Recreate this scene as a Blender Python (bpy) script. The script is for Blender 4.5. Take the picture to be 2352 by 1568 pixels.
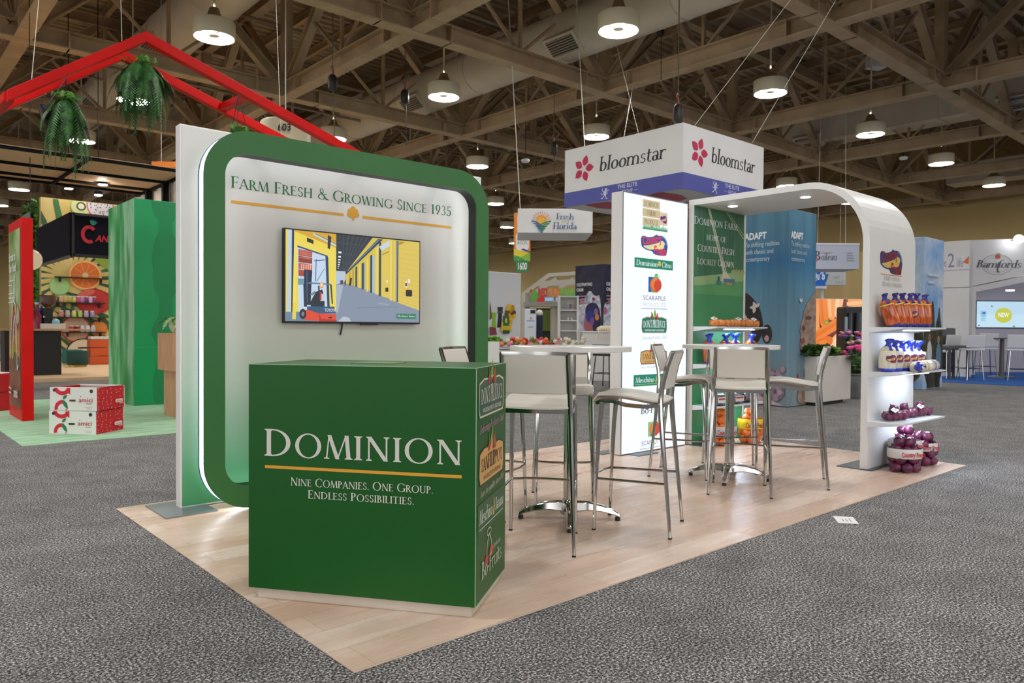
import bpy, bmesh, math, random
from mathutils import Vector, Matrix, Euler, noise
random.seed(7)
sc = bpy.context.scene
COL = sc.collection
pi = math.pi
for o in list(bpy.data.objects): bpy.data.objects.remove(o)

# ------------------------------------------------------------------ camera
FPX, YAW, PITCH, ROLL = 1719.43, 0.844328, -0.0175361, 0.0067787
CAM = Vector((-1.2936, -2.2590, 1.1819))
_cy, _sy, _cp, _sp = math.cos(YAW), math.sin(YAW), math.cos(PITCH), math.sin(PITCH)
_f = Vector((_cy*_cp, _sy*_cp, _sp)); _r = Vector((_sy, -_cy, 0)); _u = _r.cross(_f)
CR = _r*math.cos(ROLL) + _u*math.sin(ROLL); CU = -_r*math.sin(ROLL) + _u*math.cos(ROLL); CF = _f
cd = bpy.data.cameras.new('camera'); cam = bpy.data.objects.new('camera', cd); COL.objects.link(cam)
cd.sensor_width = 36; cd.lens = FPX/2352*36; cd.clip_end = 300
cd.dof.use_dof = True; cd.dof.focus_distance = 3.3; cd.dof.aperture_fstop = 6.5
cam.matrix_world = Matrix(((CR.x, CU.x, -CF.x, CAM.x), (CR.y, CU.y, -CF.y, CAM.y), (CR.z, CU.z, -CF.z, CAM.z), (0, 0, 0, 1)))
sc.camera = cam
# ------------------------------------------------------------------ view, world, lamp levels
sc.view_settings.view_transform = 'Standard'; sc.view_settings.look = 'None'
sc.view_settings.exposure = 0.0; sc.view_settings.gamma = 1.0; sc.view_settings.use_curve_mapping = False
w = bpy.data.worlds.new('hall_air'); sc.world = w; w.use_nodes = True
_nt = w.node_tree; _bg = _nt.nodes['Background']           # the unseen rest of the hall: lit stands between dark gaps
_tc = _nt.nodes.new('ShaderNodeTexCoord'); _mp = _nt.nodes.new('ShaderNodeMapping'); _mp.inputs['Scale'].default_value = (5, 5, 1.2)
_nz = _nt.nodes.new('ShaderNodeTexNoise'); _nz.inputs['Scale'].default_value = 1.3; _nz.inputs['Detail'].default_value = 1.5
_cr = _nt.nodes.new('ShaderNodeValToRGB'); _cr.color_ramp.elements[0].position = 0.44; _cr.color_ramp.elements[0].color = (0.09, 0.08, 0.07, 1); _cr.color_ramp.elements[1].position = 0.56; _cr.color_ramp.elements[1].color = (0.98, 0.98, 1.0, 1)
for _a, _b in ((_tc.outputs['Generated'], _mp.inputs[0]), (_mp.outputs[0], _nz.inputs['Vector']), (_nz.outputs[0], _cr.inputs[0]), (_cr.outputs[0], _bg.inputs[0])): _nt.links.new(_a, _b)
_bg.inputs[1].default_value = 3.1
LAMP_POWER = 172.0      # radiance of the ceiling lamp diffusers
try:
    sc.cycles.use_denoising = True; sc.cycles.max_bounces = 8; sc.cycles.diffuse_bounces = 4
    sc.cycles.glossy_bounces = 4; sc.cycles.sample_clamp_indirect = 6.0; sc.cycles.caustics_reflective = False
except Exception: pass

def at(px, py, d):
    """world point seen at a frame position, d metres deep"""
    return CAM + (CF + CR*((px-1176)/FPX) - CU*((py-784)/FPX))*d
def on_floor(px, py, z=0.0):
    v = CF + CR*((px-1176)/FPX) - CU*((py-784)/FPX)
    return CAM + v*((z-CAM.z)/v.z)

# ------------------------------------------------------------------ materials
def lin(c):
    return c/12.92 if c <= 0.04045 else ((c+0.055)/1.055)**2.4
def rgb(h):
    h = h.lstrip('#')
    return tuple(lin(int(h[i:i+2], 16)/255) for i in (0, 2, 4)) + (1.0,)
_mc = {}
def mat(hexc, rough=0.5, metal=0.0, emit=0.0, coat=0.0, spec=0.5, alpha=1.0, trans=0.0):
    k = (hexc, rough, metal, emit, coat, spec, alpha, trans)
    if k in _mc: return _mc[k]
    m = bpy.data.materials.new('m_%s' % hexc.strip('#')); m.use_nodes = True
    b = m.node_tree.nodes['Principled BSDF']; c = rgb(hexc)
    b.inputs['Base Color'].default_value = c if not emit else (0.02, 0.02, 0.02, 1)
    b.inputs['Roughness'].default_value = rough; b.inputs['Metallic'].default_value = metal
    b.inputs['Specular IOR Level'].default_value = spec; b.inputs['Coat Weight'].default_value = coat
    b.inputs['Alpha'].default_value = alpha; b.inputs['Transmission Weight'].default_value = trans
    if emit:
        b.inputs['Emission Color'].default_value = c; b.inputs['Emission Strength'].default_value = emit
    _mc[k] = m
    return m
def nodes_mat(name, build, rough=0.5, **kw):
    m = bpy.data.materials.new(name); m.use_nodes = True
    nt = m.node_tree; b = nt.nodes['Principled BSDF']; b.inputs['Roughness'].default_value = rough
    for k, v in kw.items(): b.inputs[k].default_value = v
    build(nt, b); return m
def N(nt, t, **kw):
    n = nt.nodes.new(t)
    for k, v in kw.items():
        if k.startswith('i_'): n.inputs[k[2:].replace('_', ' ')].default_value = v
        else: setattr(n, k, v)
    return n
def ramp(nt, fac, stops, interp='LINEAR'):
    n = nt.nodes.new('ShaderNodeValToRGB'); n.color_ramp.interpolation = interp
    e = n.color_ramp.elements
    while len(e) < len(stops): e.new(0.5)
    for q, (p, c) in zip(e, stops): q.position = p; q.color = rgb(c) if isinstance(c, str) else c
    nt.links.new(fac, n.inputs[0]); return n.outputs[0]
def mapped(nt, scale, coord='Object', rot=(0, 0, 0)):
    tc = N(nt, 'ShaderNodeTexCoord'); mp = N(nt, 'ShaderNodeMapping')
    mp.inputs['Scale'].default_value = scale; mp.inputs['Rotation'].default_value = rot
    nt.links.new(tc.outputs[coord], mp.inputs['Vector']); return mp.outputs[0]
def mix(nt, a, b, fac, mode='MIX'):
    n = N(nt, 'ShaderNodeMix', data_type='RGBA', blend_type=mode)
    for s, v in ((6, a), (7, b)):
        if isinstance(v, str): n.inputs[s].default_value = rgb(v)
        else: nt.links.new(v, n.inputs[s])
    if isinstance(fac, (int, float)): n.inputs[0].default_value = fac
    else: nt.links.new(fac, n.inputs[0])
    return n.outputs[2]
def noisy(name, c1, c2, scale, rough=0.6, detail=3.0, lo=0.35, hi=0.65, bump=0.0, stretch=(1, 1, 1), **kw):
    def bld(nt, b):
        v = mapped(nt, stretch)
        n = N(nt, 'ShaderNodeTexNoise'); n.inputs['Scale'].default_value = scale; n.inputs['Detail'].default_value = detail
        nt.links.new(v, n.inputs['Vector'])
        nt.links.new(ramp(nt, n.outputs[0], [(lo, c1), (hi, c2)]), b.inputs['Base Color'])
        if bump:
            bp = N(nt, 'ShaderNodeBump'); bp.inputs['Strength'].default_value = bump; bp.inputs['Distance'].default_value = 0.01
            nt.links.new(n.outputs[0], bp.inputs['Height']); nt.links.new(bp.outputs[0], b.inputs['Normal'])
    return nodes_mat(name, bld, rough, **kw)

def _carpet(nt, b):
    v = mapped(nt, (1, 1, 1))
    n1 = N(nt, 'ShaderNodeTexNoise'); n1.inputs['Scale'].default_value = 100; n1.inputs['Detail'].default_value = 2.0
    n2 = N(nt, 'ShaderNodeTexNoise'); n2.inputs['Scale'].default_value = 5; n2.inputs['Detail'].default_value = 4.0
    n3 = N(nt, 'ShaderNodeTexNoise'); n3.inputs['Scale'].default_value = 230; n3.inputs['Detail'].default_value = 1.0
    for n in (n1, n2, n3): nt.links.new(v, n.inputs['Vector'])
    mx = mix(nt, n1.outputs[0], n3.outputs[0], 0.35)
    c = ramp(nt, mx, [(0.36, '#0f0f11'), (0.46, '#4a4848'), (0.54, '#908e8d'), (0.64, '#eae8e6')])
    lowc = ramp(nt, n2.outputs[0], [(0.3, '#bdbdbd'), (0.7, '#ffffff')])
    nt.links.new(mix(nt, c, lowc, 0.7, 'MULTIPLY'), b.inputs['Base Color'])
    bp = N(nt, 'ShaderNodeBump'); bp.inputs['Strength'].default_value = 0.7; bp.inputs['Distance'].default_value = 0.008
    nt.links.new(mx, bp.inputs['Height']); nt.links.new(bp.outputs[0], b.inputs['Normal'])
CARPET = nodes_mat('grey_carpet_pile', _carpet, 0.95)
def _vinyl(nt, b):
    v = mapped(nt, (1, 1, 1))
    br = N(nt, 'ShaderNodeTexBrick'); br.offset = 0.37; br.offset_frequency = 2; br.squash = 1.0
    for k, x in (('Color1', '#ecd9ca'), ('Color2', '#d9bca6'), ('Mortar', '#bfa58b')): br.inputs[k].default_value = rgb(x)
    br.inputs['Scale'].default_value = 1.0; br.inputs['Mortar Size'].default_value = 0.0016; br.inputs['Bias'].default_value = -0.1
    br.inputs['Brick Width'].default_value = 1.25; br.inputs['Row Height'].default_value = 0.19; br.inputs['Mortar Smooth'].default_value = 0.2
    nt.links.new(v, br.inputs['Vector'])
    v2 = mapped(nt, (.7, 9, 1)); g = N(nt, 'ShaderNodeTexNoise'); g.inputs['Scale'].default_value = 2.2; g.inputs['Detail'].default_value = 6; g.inputs['Distortion'].default_value = 0.6
    nt.links.new(v2, g.inputs['Vector'])
    gc = ramp(nt, g.outputs[0], [(0.28, '#dcc2ae'), (0.5, '#f5ece4'), (0.72, '#ffffff')])
    v3 = mapped(nt, (0.8, 3.0, 1)); k = N(nt, 'ShaderNodeTexNoise'); k.inputs['Scale'].default_value = 2.0; k.inputs['Detail'].default_value = 3
    nt.links.new(v3, k.inputs['Vector'])
    kc = ramp(nt, k.outputs[0], [(0.3, '#cdbba8'), (0.65, '#ffffff')])
    c = mix(nt, br.outputs[0], gc, 0.38, 'MULTIPLY'); c = mix(nt, c, kc, 0.5, 'MULTIPLY')
    nt.links.new(c, b.inputs['Base Color'])
    nt.links.new(ramp(nt, g.outputs[0], [(0.3, (.36, .36, .36, 1)), (0.7, (.24, .24, .24, 1))]), b.inputs['Roughness'])
VINYL = nodes_mat('oak_vinyl_plank', _vinyl, 0.3)
WHITE = mat('#e9e7e3', 0.35); CHROME = mat('#bdbbb8', 0.1, 1.0); STEEL = mat('#a9a9a9', 0.3, 1.0)
GREYPLATE = mat('#8d9398', 0.35, 0.6); BLACK = mat('#0c0c0d', 0.45); LEATHER = mat('#dfdacf', 0.4)
TRUSS = noisy('brown_painted_steel', '#a48d6e', '#b7a07f', 1.5, 0.55); DUCT = noisy('beige_duct_paint', '#cfc4b0', '#dcd2c0', 0.6, 0.45)
DECK = noisy('brown_roof_deck', '#a08c70', '#b09b7e', 1.0, 0.65)
GREEN = noisy('green_vinyl_wrap', '#0e5517', '#0f5718', 3, 0.4, **{'Specular IOR Level': .35})
CREAMWALL = noisy('beige_painted_wall', '#b39c68', '#bda673', 0.3, 0.8)
def wood(name, a, bcol, sc_=3.0, st=(1, 1, 8), rough=0.5):
    return noisy(name, a, bcol, sc_, rough, 5, 0.3, 0.7, stretch=st)
TANWOOD = wood('tan_wood', '#b98a63', '#d3a981', 2.5, (6, 6, 1.2)); 

# ------------------------------------------------------------------ object helpers
def WM(o):
    m = o.matrix_basis.copy()
    return WM(o.parent) @ m if o.parent else m
def tag(o, label=None, cat=None, group=None, kind=None):
    if label: o['label'] = label
    if cat: o['category'] = cat
    if group: o['group'] = group
    if kind: o['kind'] = kind
    return o
def thing(name, label, cat, loc=(0, 0, 0), rz=0.0, group=None):
    o = bpy.data.objects.new(name, None); COL.objects.link(o)
    o.empty_display_size = 0.1; o.location = loc; o.rotation_euler = (0, 0, rz)
    return tag(o, label, cat, group)
def copy_tree(o, parent=None):
    c = o.copy(); COL.objects.link(c); c.parent = parent
    for ch in list(o.children): copy_tree(ch, c)
    return c
class MB:
    """collects geometry, then links it as ONE mesh object"""
    def __init__(s): s.v = []; s.f = []; s.m = []; s.mats = []
    def mi(s, m):
        if m not in s.mats: s.mats.append(m)
        return s.mats.index(m)
    def add(s, vs, fs, m):
        n = len(s.v); i = s.mi(m); s.v += [tuple(x) for x in vs]
        for f in fs: s.f.append([n+k for k in f]); s.m.append(i)
        return s
    def box(s, c, d, m, rot=None, R=None):
        x, y, z = d[0]/2, d[1]/2, d[2]/2
        P = [Vector((a*x, b_*y, e*z)) for e in (-1, 1) for b_ in (-1, 1) for a in (-1, 1)]
        if rot: R = Euler(rot).to_matrix()
        if R: P = [R @ p for p in P]
        return s.add([p+Vector(c) for p in P], [(0, 2, 3, 1), (4, 5, 7, 6), (0, 1, 5, 4), (2, 6, 7, 3), (0, 4, 6, 2), (1, 3, 7, 5)], m)
    def span(s, a, b, m):
        return s.box([(p+q)/2 for p, q in zip(a, b)], [abs(q-p) for p, q in zip(a, b)], m)
    def bar(s, p, q, wd, ht, m, up=(0, 0, 1), w2=None, h2=None):
        p, q = Vector(p), Vector(q); d = (q-p).normalized(); up = Vector(up)
        if abs(d.dot(up)) > 0.99: up = Vector((1, 0, 0))
        sx = d.cross(up).normalized(); uz = sx.cross(d)
        w2 = w2 or wd; h2 = h2 or ht
        vs = [p+sx*a*wd/2+uz*b*ht/2 for a, b in ((-1, -1), (1, -1), (1, 1), (-1, 1))] + [q+sx*a*w2/2+uz*b*h2/2 for a, b in ((-1, -1), (1, -1), (1, 1), (-1, 1))]
        return s.add(vs, [(3, 2, 1, 0), (4, 5, 6, 7), (0, 1, 5, 4), (1, 2, 6, 5), (2, 3, 7, 6), (3, 0, 4, 7)], m)
    def tube(s, pts, r, m, n=8, caps=True, rs=None, sq=False):
        pts = [Vector(p) for p in pts]; vs = []; fs = []
        prev = None
        for i, p in enumerate(pts):
            d = (pts[min(i+1, len(pts)-1)]-pts[max(i-1, 0)]).normalized()
            if prev is None:
                a = Vector((0, 0, 1)) if abs(d.z) < 0.9 else Vector((1, 0, 0))
                sx = d.cross(a).normalized()
            else: sx = (prev - d*prev.dot(d)).normalized()
            prev = sx; sy = d.cross(sx); rr = rs[i] if rs else r
            for k in range(n):
                t = 2*pi*k/n + (pi/4 if sq else 0); e = rr*(1.25 if sq else 1)
                vs.append(p + sx*math.cos(t)*e + sy*math.sin(t)*e)
        for i in range(len(pts)-1):
            for k in range(n):
                k2 = (k+1) % n; fs.append((i*n+k, i*n+k2, (i+1)*n+k2, (i+1)*n+k))
        if caps: fs.append(tuple(range(n))[::-1]); fs.append(tuple(range((len(pts)-1)*n, len(pts)*n)))
        return s.add(vs, fs, m)
    def loft(s, rings, m, n=16, caps=True, pw=1.0):
        """rings: (z, rx, ry, dx, dy[, wob])"""
        vs = []; fs = []
        for i, rg in enumerate(rings):
            z, rx, ry = rg[:3]; dx = rg[3] if len(rg) > 3 else 0; dy = rg[4] if len(rg) > 4 else 0; wb = rg[5] if len(rg) > 5 else 0
            for k in range(n):
                t = 2*pi*k/n; c, q = math.cos(t), math.sin(t)
                c = math.copysign(abs(c)**pw, c); q = math.copysign(abs(q)**pw, q)
                e = 1+wb*math.sin(t*5+i*1.3)
                vs.append((dx+rx*c*e, dy+ry*q*e, z + wb*rx*0.5*math.cos(t*4+i)))
        for i in range(len(rings)-1):
            for k in range(n):
                k2 = (k+1) % n; fs.append((i*n+k, i*n+k2, (i+1)*n+k2, (i+1)*n+k))
        if caps: fs.append(tuple(range(n))[::-1]); fs.append(tuple(range((len(rings)-1)*n, len(rings)*n)))
        return s.add(vs, fs, m)
    def ball(s, c, r, m, n=12, sx=1, sy=1, sz=1):
        k = max(5, n//2)
        rings = []
        for i in range(1, k):
            t = pi*i/k; rings.append((-math.cos(t)*r*sz, math.sin(t)*r*sx, math.sin(t)*r*sy))
        b = len(s.v); s.loft(rings, m, n, caps=False)
        lo = len(s.v); s.v += [(0, 0, -r*sz), (0, 0, r*sz)]; i = s.mi(m)
        for q in range(n):
            s.f.append([b+(q+1) % n, b+q, lo]); s.m.append(i)
            s.f.append([b+(k-2)*n+q, b+(k-2)*n+(q+1) % n, lo+1]); s.m.append(i)
        for j in range(b, len(s.v)):
            x = s.v[j]; s.v[j] = (x[0]+c[0], x[1]+c[1], x[2]+c[2])
        return s
    def prism(s, poly, a, b, m, axis='x'):
        """polygon (list of 2D points) extruded along an axis from a to b"""
        n = len(poly)
        def P(p, t): return (t, p[0], p[1]) if axis == 'x' else ((p[0], t, p[1]) if axis == 'y' else (p[0], p[1], t))
        vs = [P(p, a) for p in poly]+[P(p, b) for p in poly]
        fs = [tuple(range(n))[::-1], tuple(range(n, 2*n))]+[(i, (i+1) % n, n+(i+1) % n, n+i) for i in range(n)]
        return s.add(vs, fs, m)
    def band(s, outer, inner, a, b, m, axis='y'):
        """closed ring between two outlines, extruded"""
        n = len(outer)
        def P(p, t): return (t, p[0], p[1]) if axis == 'x' else ((p[0], t, p[1]) if axis == 'y' else (p[0], p[1], t))
        vs = [P(p, t) for t in (a, b) for p in outer]+[P(p, t) for t in (a, b) for p in inner]
        fs = []
        for i in range(n):
            j = (i+1) % n
            fs += [(i, j, n+j, n+i), (2*n+j, 2*n+i, 3*n+i, 3*n+j), (j, i, 2*n+i, 2*n+j), (n+i, n+j, 3*n+j, 3*n+i)]
        return s.add(vs, fs, m)
    def move(s, M):
        s.v = [tuple(M @ Vector(x)) for x in s.v]; return s
    def build(s, name, parent=None, world=False, smooth=False, bevel=0.0, subd=0, fix=True, seg=2):
        me = bpy.data.meshes.new(name)
        vs = s.v
        if world and parent:
            I = WM(parent).inverted(); vs = [I @ Vector(x) for x in vs]
        elif world:
            xs = [min(v[k] for v in vs) for k in range(3)]; X = [max(v[k] for v in vs) for k in range(3)]
            off = Vector(((xs[0]+X[0])/2, (xs[1]+X[1])/2, xs[2])); vs = [Vector(x)-off for x in vs]
        me.from_pydata([tuple(x) for x in vs], [], s.f)
        for m in s.mats: me.materials.append(m)
        me.polygons.foreach_set('material_index', s.m)
        if fix:
            bm = bmesh.new(); bm.from_mesh(me); bmesh.ops.recalc_face_normals(bm, faces=bm.faces[:]); bm.to_mesh(me); bm.free()
        if smooth: me.polygons.foreach_set('use_smooth', [True]*len(me.polygons))
        me.update()
        o = bpy.data.objects.new(name, me); COL.objects.link(o)
        if parent: o.parent = parent
        elif world: o.location = off
        if bevel:
            b = o.modifiers.new('bevel', 'BEVEL'); b.width = bevel; b.segments = seg; b.limit_method = 'ANGLE'; b.angle_limit = 0.7
        if subd:
            b = o.modifiers.new('subd', 'SUBSURF'); b.levels = subd; b.render_levels = subd
        if smooth == 'auto' and not subd:
            try: me.shade_smooth_by_angle(0.6)
            except Exception: pass
            try: me.set_sharp_from_angle(angle=0.7)
            except Exception: pass
        return o
def rrect(x0, y0, x1, y1, r, n=10):
    out = []
    for cx, cy, a in ((x1-r, y0+r, -90), (x1-r, y1-r, 0), (x0+r, y1-r, 90), (x0+r, y0+r, 180)):
        for k in range(n+1):
            t = math.radians(a+90*k/n); out.append((cx+r*math.cos(t), cy+r*math.sin(t)))
    return out
# ------------------------------------------------------------------ lettering: a roman face drawn from strokes
TH, TN = 0.145, 0.05
def _st(x0, y0, x1, y1, w_=TH, sf=3):
    h = w_/2; out = [[(x0-h, y0), (x0+h, y0), (x1+h, y1), (x1-h, y1)]]
    for on, x, y, up in ((sf & 1, x0, y0, y1 > y0), (sf & 2, x1, y1, y0 > y1)):
        if on:
            a, b_ = (y, y+0.04) if up else (y-0.04, y)
            out.append([(x-h-0.075, a), (x+h+0.075, a), (x+h+0.075, b_), (x-h-0.075, b_)])
            c = 0.1 if up else -0.1; y2 = b_ if up else a
            out.append([(x-h-0.045, y2), (x+h+0.045, y2), (x+h-0.002, y2+c*0.5), (x-h+0.002, y2+c*0.5)])
    return out
def _el(cx, cy, rx, ry, a0=0, a1=360, T=TH, t=TN):
    n = max(6, int(abs(a1-a0)/15)); out = []
    P = []
    for k in range(n+1):
        q = math.radians(a0+(a1-a0)*k/n); c, s_ = math.cos(q), math.sin(q)
        P.append(((cx+rx*c, cy+ry*s_), (cx+(rx-T)*c, cy+(ry-t)*s_)))
    for (o0, i0), (o1, i1) in zip(P, P[1:]): out.append([o0, o1, i1, i0])
    return out
def _hb(x0, x1, y, end=0.0, t=TN):
    out = [[(x0, y-t/2), (x1, y-t/2), (x1, y+t/2), (x0, y+t/2)]]
    if end: out.append([(x1-0.045, y), (x1, y), (x1+0.012, y+end), (x1-0.02, y+end)])
    return out
GL = {
'A': (_st(.06, 0, .37, 1, .06, 1)+_st(.37, 1, .70, 0, TH, 2)+_hb(.16, .58, .33), .76),
'B': (_st(.13, 0, .13, 1)+_el(.22, .755, .29, .245, -90, 90)+_el(.22, .27, .36, .27, -90, 90)+_hb(.1, .24, .977)+_hb(.1, .24, .53)+_hb(.1, .24, .022), .62),
'C': (_el(.5, .5, .48, .53, 42, 318)+[[(.80, .66), (.83, .66), (.86, .93), (.82, .93)]], .88),
'D': (_st(.13, 0, .13, 1)+_el(.27, .5, .57, .5, -90, 90)+_hb(.1, .29, .977)+_hb(.1, .29, .022), .88),
'E': (_st(.13, 0, .13, 1)+_hb(.1, .52, .977, -.15)+_hb(.1, .44, .53, .09)+_hb(.1, .44, .53, -.09)+_hb(.1, .56, .022, .16), .60),
'F': (_st(.13, 0, .13, 1)+_hb(.1, .53, .977, -.15)+_hb(.1, .44, .51, .09)+_hb(.1, .44, .51, -.09), .55),
'G': (_el(.5, .5, .48, .53, 42, 330)+_st(.84, .06, .84, .42, TH, 2)+[[(.82, .66), (.85, .66), (.87, .93), (.83, .93)]], .96),
'H': (_st(.13, 0, .13, 1)+_st(.70, 0, .70, 1)+_hb(.1, .72, .52), .84),
'I': (_st(.14, 0, .14, 1), .28),
'K': (_st(.13, 0, .13, 1)+_st(.22, .48, .58, 1, TN, 2)+_st(.66, 0, .28, .56, TH, 1), .72),
'L': (_st(.13, 0, .13, 1)+_hb(.1, .53, .022, .17), .55),
'M': (_st(.07, 0, .16, 1, TN, 1)+_st(.17, 1, .47, 0, TH, 0)+_st(.47, 0, .78, 1, TN, 0)+_st(.80, 1, .88, 0, TH, 2), .97),
'N': (_st(.13, 0, .13, 1, TN+.01, 3)+_st(.14, 1, .74, 0, TH+.02, 0)+_st(.76, 0, .76, 1, TN+.01, 2), .88),
'O': (_el(.5, .5, .49, .53), 1.0),
'P': (_st(.13, 0, .13, 1)+_el(.22, .73, .33, .27, -90, 90)+_hb(.1, .24, .977)+_hb(.1, .24, .48), .58),
'R': (_st(.13, 0, .13, 1)+_el(.22, .73, .32, .27, -90, 90)+_hb(.1, .24, .977)+_hb(.1, .30, .48)+_st(.64, 0, .32, .5, TH, 1), .70),
'S': (_el(.27, .745, .21, .275, 25, 262, .10, .07)+_el(.27, .255, .23, .275, -155, 82, .10, .07)+[[(.42, .72), (.46, .72), (.47, .95), (.44, .95)], [(.05, .06), (.08, .06), (.09, .28), (.05, .28)]], .53),
'T': (_st(.36, 0, .36, 1)+_hb(.03, .69, .977, -.16)+[[(.03, .98), (.06, .98), (.05, .82), (.02, .82)]], .73),
'U': (_st(.14, 1, .14, .3, TH, 1)+_st(.70, 1, .70, .3, TN+.02, 1)+_el(.40, .31, .325, .33, 180, 360, .11, .06), .82),
'V': (_st(.08, 1, .37, 0, TH, 1)+_st(.37, 0, .66, 1, .055, 2), .74),
'W': (_st(.08, 1, .32, 0, TH, 1)+_st(.32, 0, .54, 1, .055, 0)+_st(.54, 1, .78, 0, TH, 0)+_st(.78, 0, 1.02, 1, .055, 2), 1.1),
'X': (_st(.1, 1, .62, 0, TH)+_st(.1, 0, .62, 1, TN), .72),
'Y': (_st(.07, 1, .36, .45, TH, 1)+_st(.36, .45, .65, 1, .055, 2)+_st(.36, 0, .36, .48, TH, 1), .72),
'&': (_el(.34, .77, .17, .25, 0, 360, .08, .05)+_el(.33, .25, .31, .27, 85, 385, .11, .05)+_st(.80, 0, .24, .70, TH, 1)+_hb(.52, .8, .5), .86),
'1': (_st(.22, 0, .22, 1, TH, 1)+[[(.06, .84), (.2, .93), (.2, 1), (.06, .89)]], .42),
'2': (_el(.27, .72, .23, .28, -25, 170, .11, .06)+[[(.04, 0), (.16, 0), (.48, .62), (.36, .62)]]+_hb(.04, .52, .03, .12, .07), .56),
'3': (_el(.24, .76, .2, .25, -90, 150, .10, .05)+_el(.22, .27, .26, .28, -150, 90, .11, .05), .53),
'5': (_hb(.12, .48, .96, 0, .07)+[[(.1, .5), (.15, .5), (.17, .98), (.12, .98)]]+_el(.22, .30, .27, .31, -150, 110, .12, .06), .54),
'9': (_el(.29, .68, .26, .33, 0, 360)+[[(.42, .55), (.55, .62), (.26, 0), (.12, 0)]], .58),
'.': ([[(.05, 0), (.16, 0), (.16, .12), (.05, .12)]], .2), ',': ([[(.05, -.1), (.1, -.1), (.17, .12), (.05, .12)]], .22),
"'": ([[(.05, .72), (.1, .72), (.16, 1.0), (.05, 1.0)]], .2), '-': (_hb(.04, .3, .35, 0, .09), .34), ' ': ([], .32),
'a': (_el(.24, .17, .22, .19)+_st(.42, 0, .42, .42, TH-.02, 1)+_el(.25, .41, .22, .21, -5, 160, .11, .05), .53),
'b': (_st(.1, 0, .1, 1.02, TH-.02, 2)+_el(.30, .3, .27, .32), .60),
'c': (_el(.30, .3, .28, .32, 40, 320), .52), 'd': (_el(.28, .3, .27, .32)+_st(.48, 0, .48, 1.02, TH-.02, 3), .62),
'e': (_el(.30, .3, .28, .32, 0, 318)+_hb(.06, .56, .32), .57),
'f': (_st(.17, 0, .17, .78, TH-.02, 1)+_el(.34, .76, .22, .26, 50, 180, .10, .06)+_hb(.02, .36, .58, 0, .05), .36),
'g': (_el(.28, .34, .25, .28)+_el(.28, -.12, .26, .2, 0, 360, .07, .06)+_hb(.4, .58, .56, 0, .06), .58),
'h': (_st(.1, 0, .1, 1.02, TH-.02)+_el(.30, .36, .25, .26, 0, 170, .11, .06)+_st(.50, 0, .50, .38, TH-.02, 1), .64),
'i': (_st(.13, 0, .13, .6, TH-.01, 3)+_el(.13, .82, .08, .08, 0, 360, .079, .079), .28),
'j': (_st(.13, -.2, .13, .6, TH-.01, 2), .28), 'k': (_st(.1, 0, .1, 1.02, TH-.02)+_st(.18, .3, .44, .6, TN, 2)+_st(.5, 0, .24, .36, TH-.02, 1), .56),
'l': (_st(.13, 0, .13, 1.02, TH-.01, 3), .28),
'm': (_st(.1, 0, .1, .6, TH-.02)+_el(.29, .36, .24, .26, 0, 170, .11, .06)+_st(.48, 0, .48, .38, TH-.02, 1)+_el(.66, .36, .24, .26, 0, 170, .11, .06)+_st(.85, 0, .85, .38, TH-.02, 1), .98),
'n': (_st(.1, 0, .1, .6, TH-.02)+_el(.30, .36, .25, .26, 0, 170, .11, .06)+_st(.50, 0, .50, .38, TH-.02, 1), .64),
'o': (_el(.30, .3, .29, .32), .60), 'p': (_st(.1, -.3, .1, .6, TH-.02)+_el(.32, .3, .27, .32), .62),
'q': (_el(.28, .3, .27, .32)+_st(.48, -.3, .48, .6, TH-.02), .62),
'r': (_st(.1, 0, .1, .6, TH-.02)+_el(.30, .38, .22, .23, 40, 170, .11, .07), .44),
's': (_el(.22, .45, .17, .165, 25, 262, .08, .055)+_el(.22, .155, .19, .17, -155, 82, .08, .055), .44),
't': (_st(.15, .1, .15, .82, TH-.02, 0)+_el(.28, .14, .18, .16, 180, 310, .10, .06)+_hb(.0, .36, .58, 0, .05), .38),
'u': (_st(.1, .6, .1, .2, TH-.02, 1)+_el(.29, .22, .24, .24, 190, 350, .10, .06)+_st(.50, 0, .50, .6, TH-.02, 3), .64),
'v': (_st(.06, .6, .27, 0, TH-.02, 1)+_st(.27, 0, .48, .6, TN, 2), .54), 'w': (_st(.06, .6, .24, 0, TH-.02, 1)+_st(.24, 0, .4, .6, TN, 0)+_st(.4, .6, .58, 0, TH-.02, 0)+_st(.58, 0, .76, .6, TN, 2), .82),
'x': (_st(.06, .6, .48, 0, TH-.02)+_st(.06, 0, .48, .6, TN), .54), 'y': (_st(.06, .6, .27, 0, TH-.02, 1)+_st(.12, -.3, .48, .6, TN, 2), .54), 'z': (_hb(.04, .46, .56, 0, .07)+_hb(.04, .46, .03, 0, .07)+_st(.08, 0, .4, .6, TH-.02, 0), .5),
'é': None, }
GL['é'] = (GL['e'][0]+[[(.25, .7), (.32, .7), (.42, .9), (.32, .9)]], GL['e'][1])
def serif(txt, sc_small=False, track=0.06):
    polys = []; x = 0
    for ch in txt:
        k = 1.0; c = ch
        if sc_small and ch.islower(): c = ch.upper(); k = 0.86
        g = GL.get(c) or GL['o']
        for p in g[0]: polys.append([(x+a*k, b_*k) for a, b_ in p])
        x += g[1]*k+track
    return polys, x-track
_sc = {}
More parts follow.
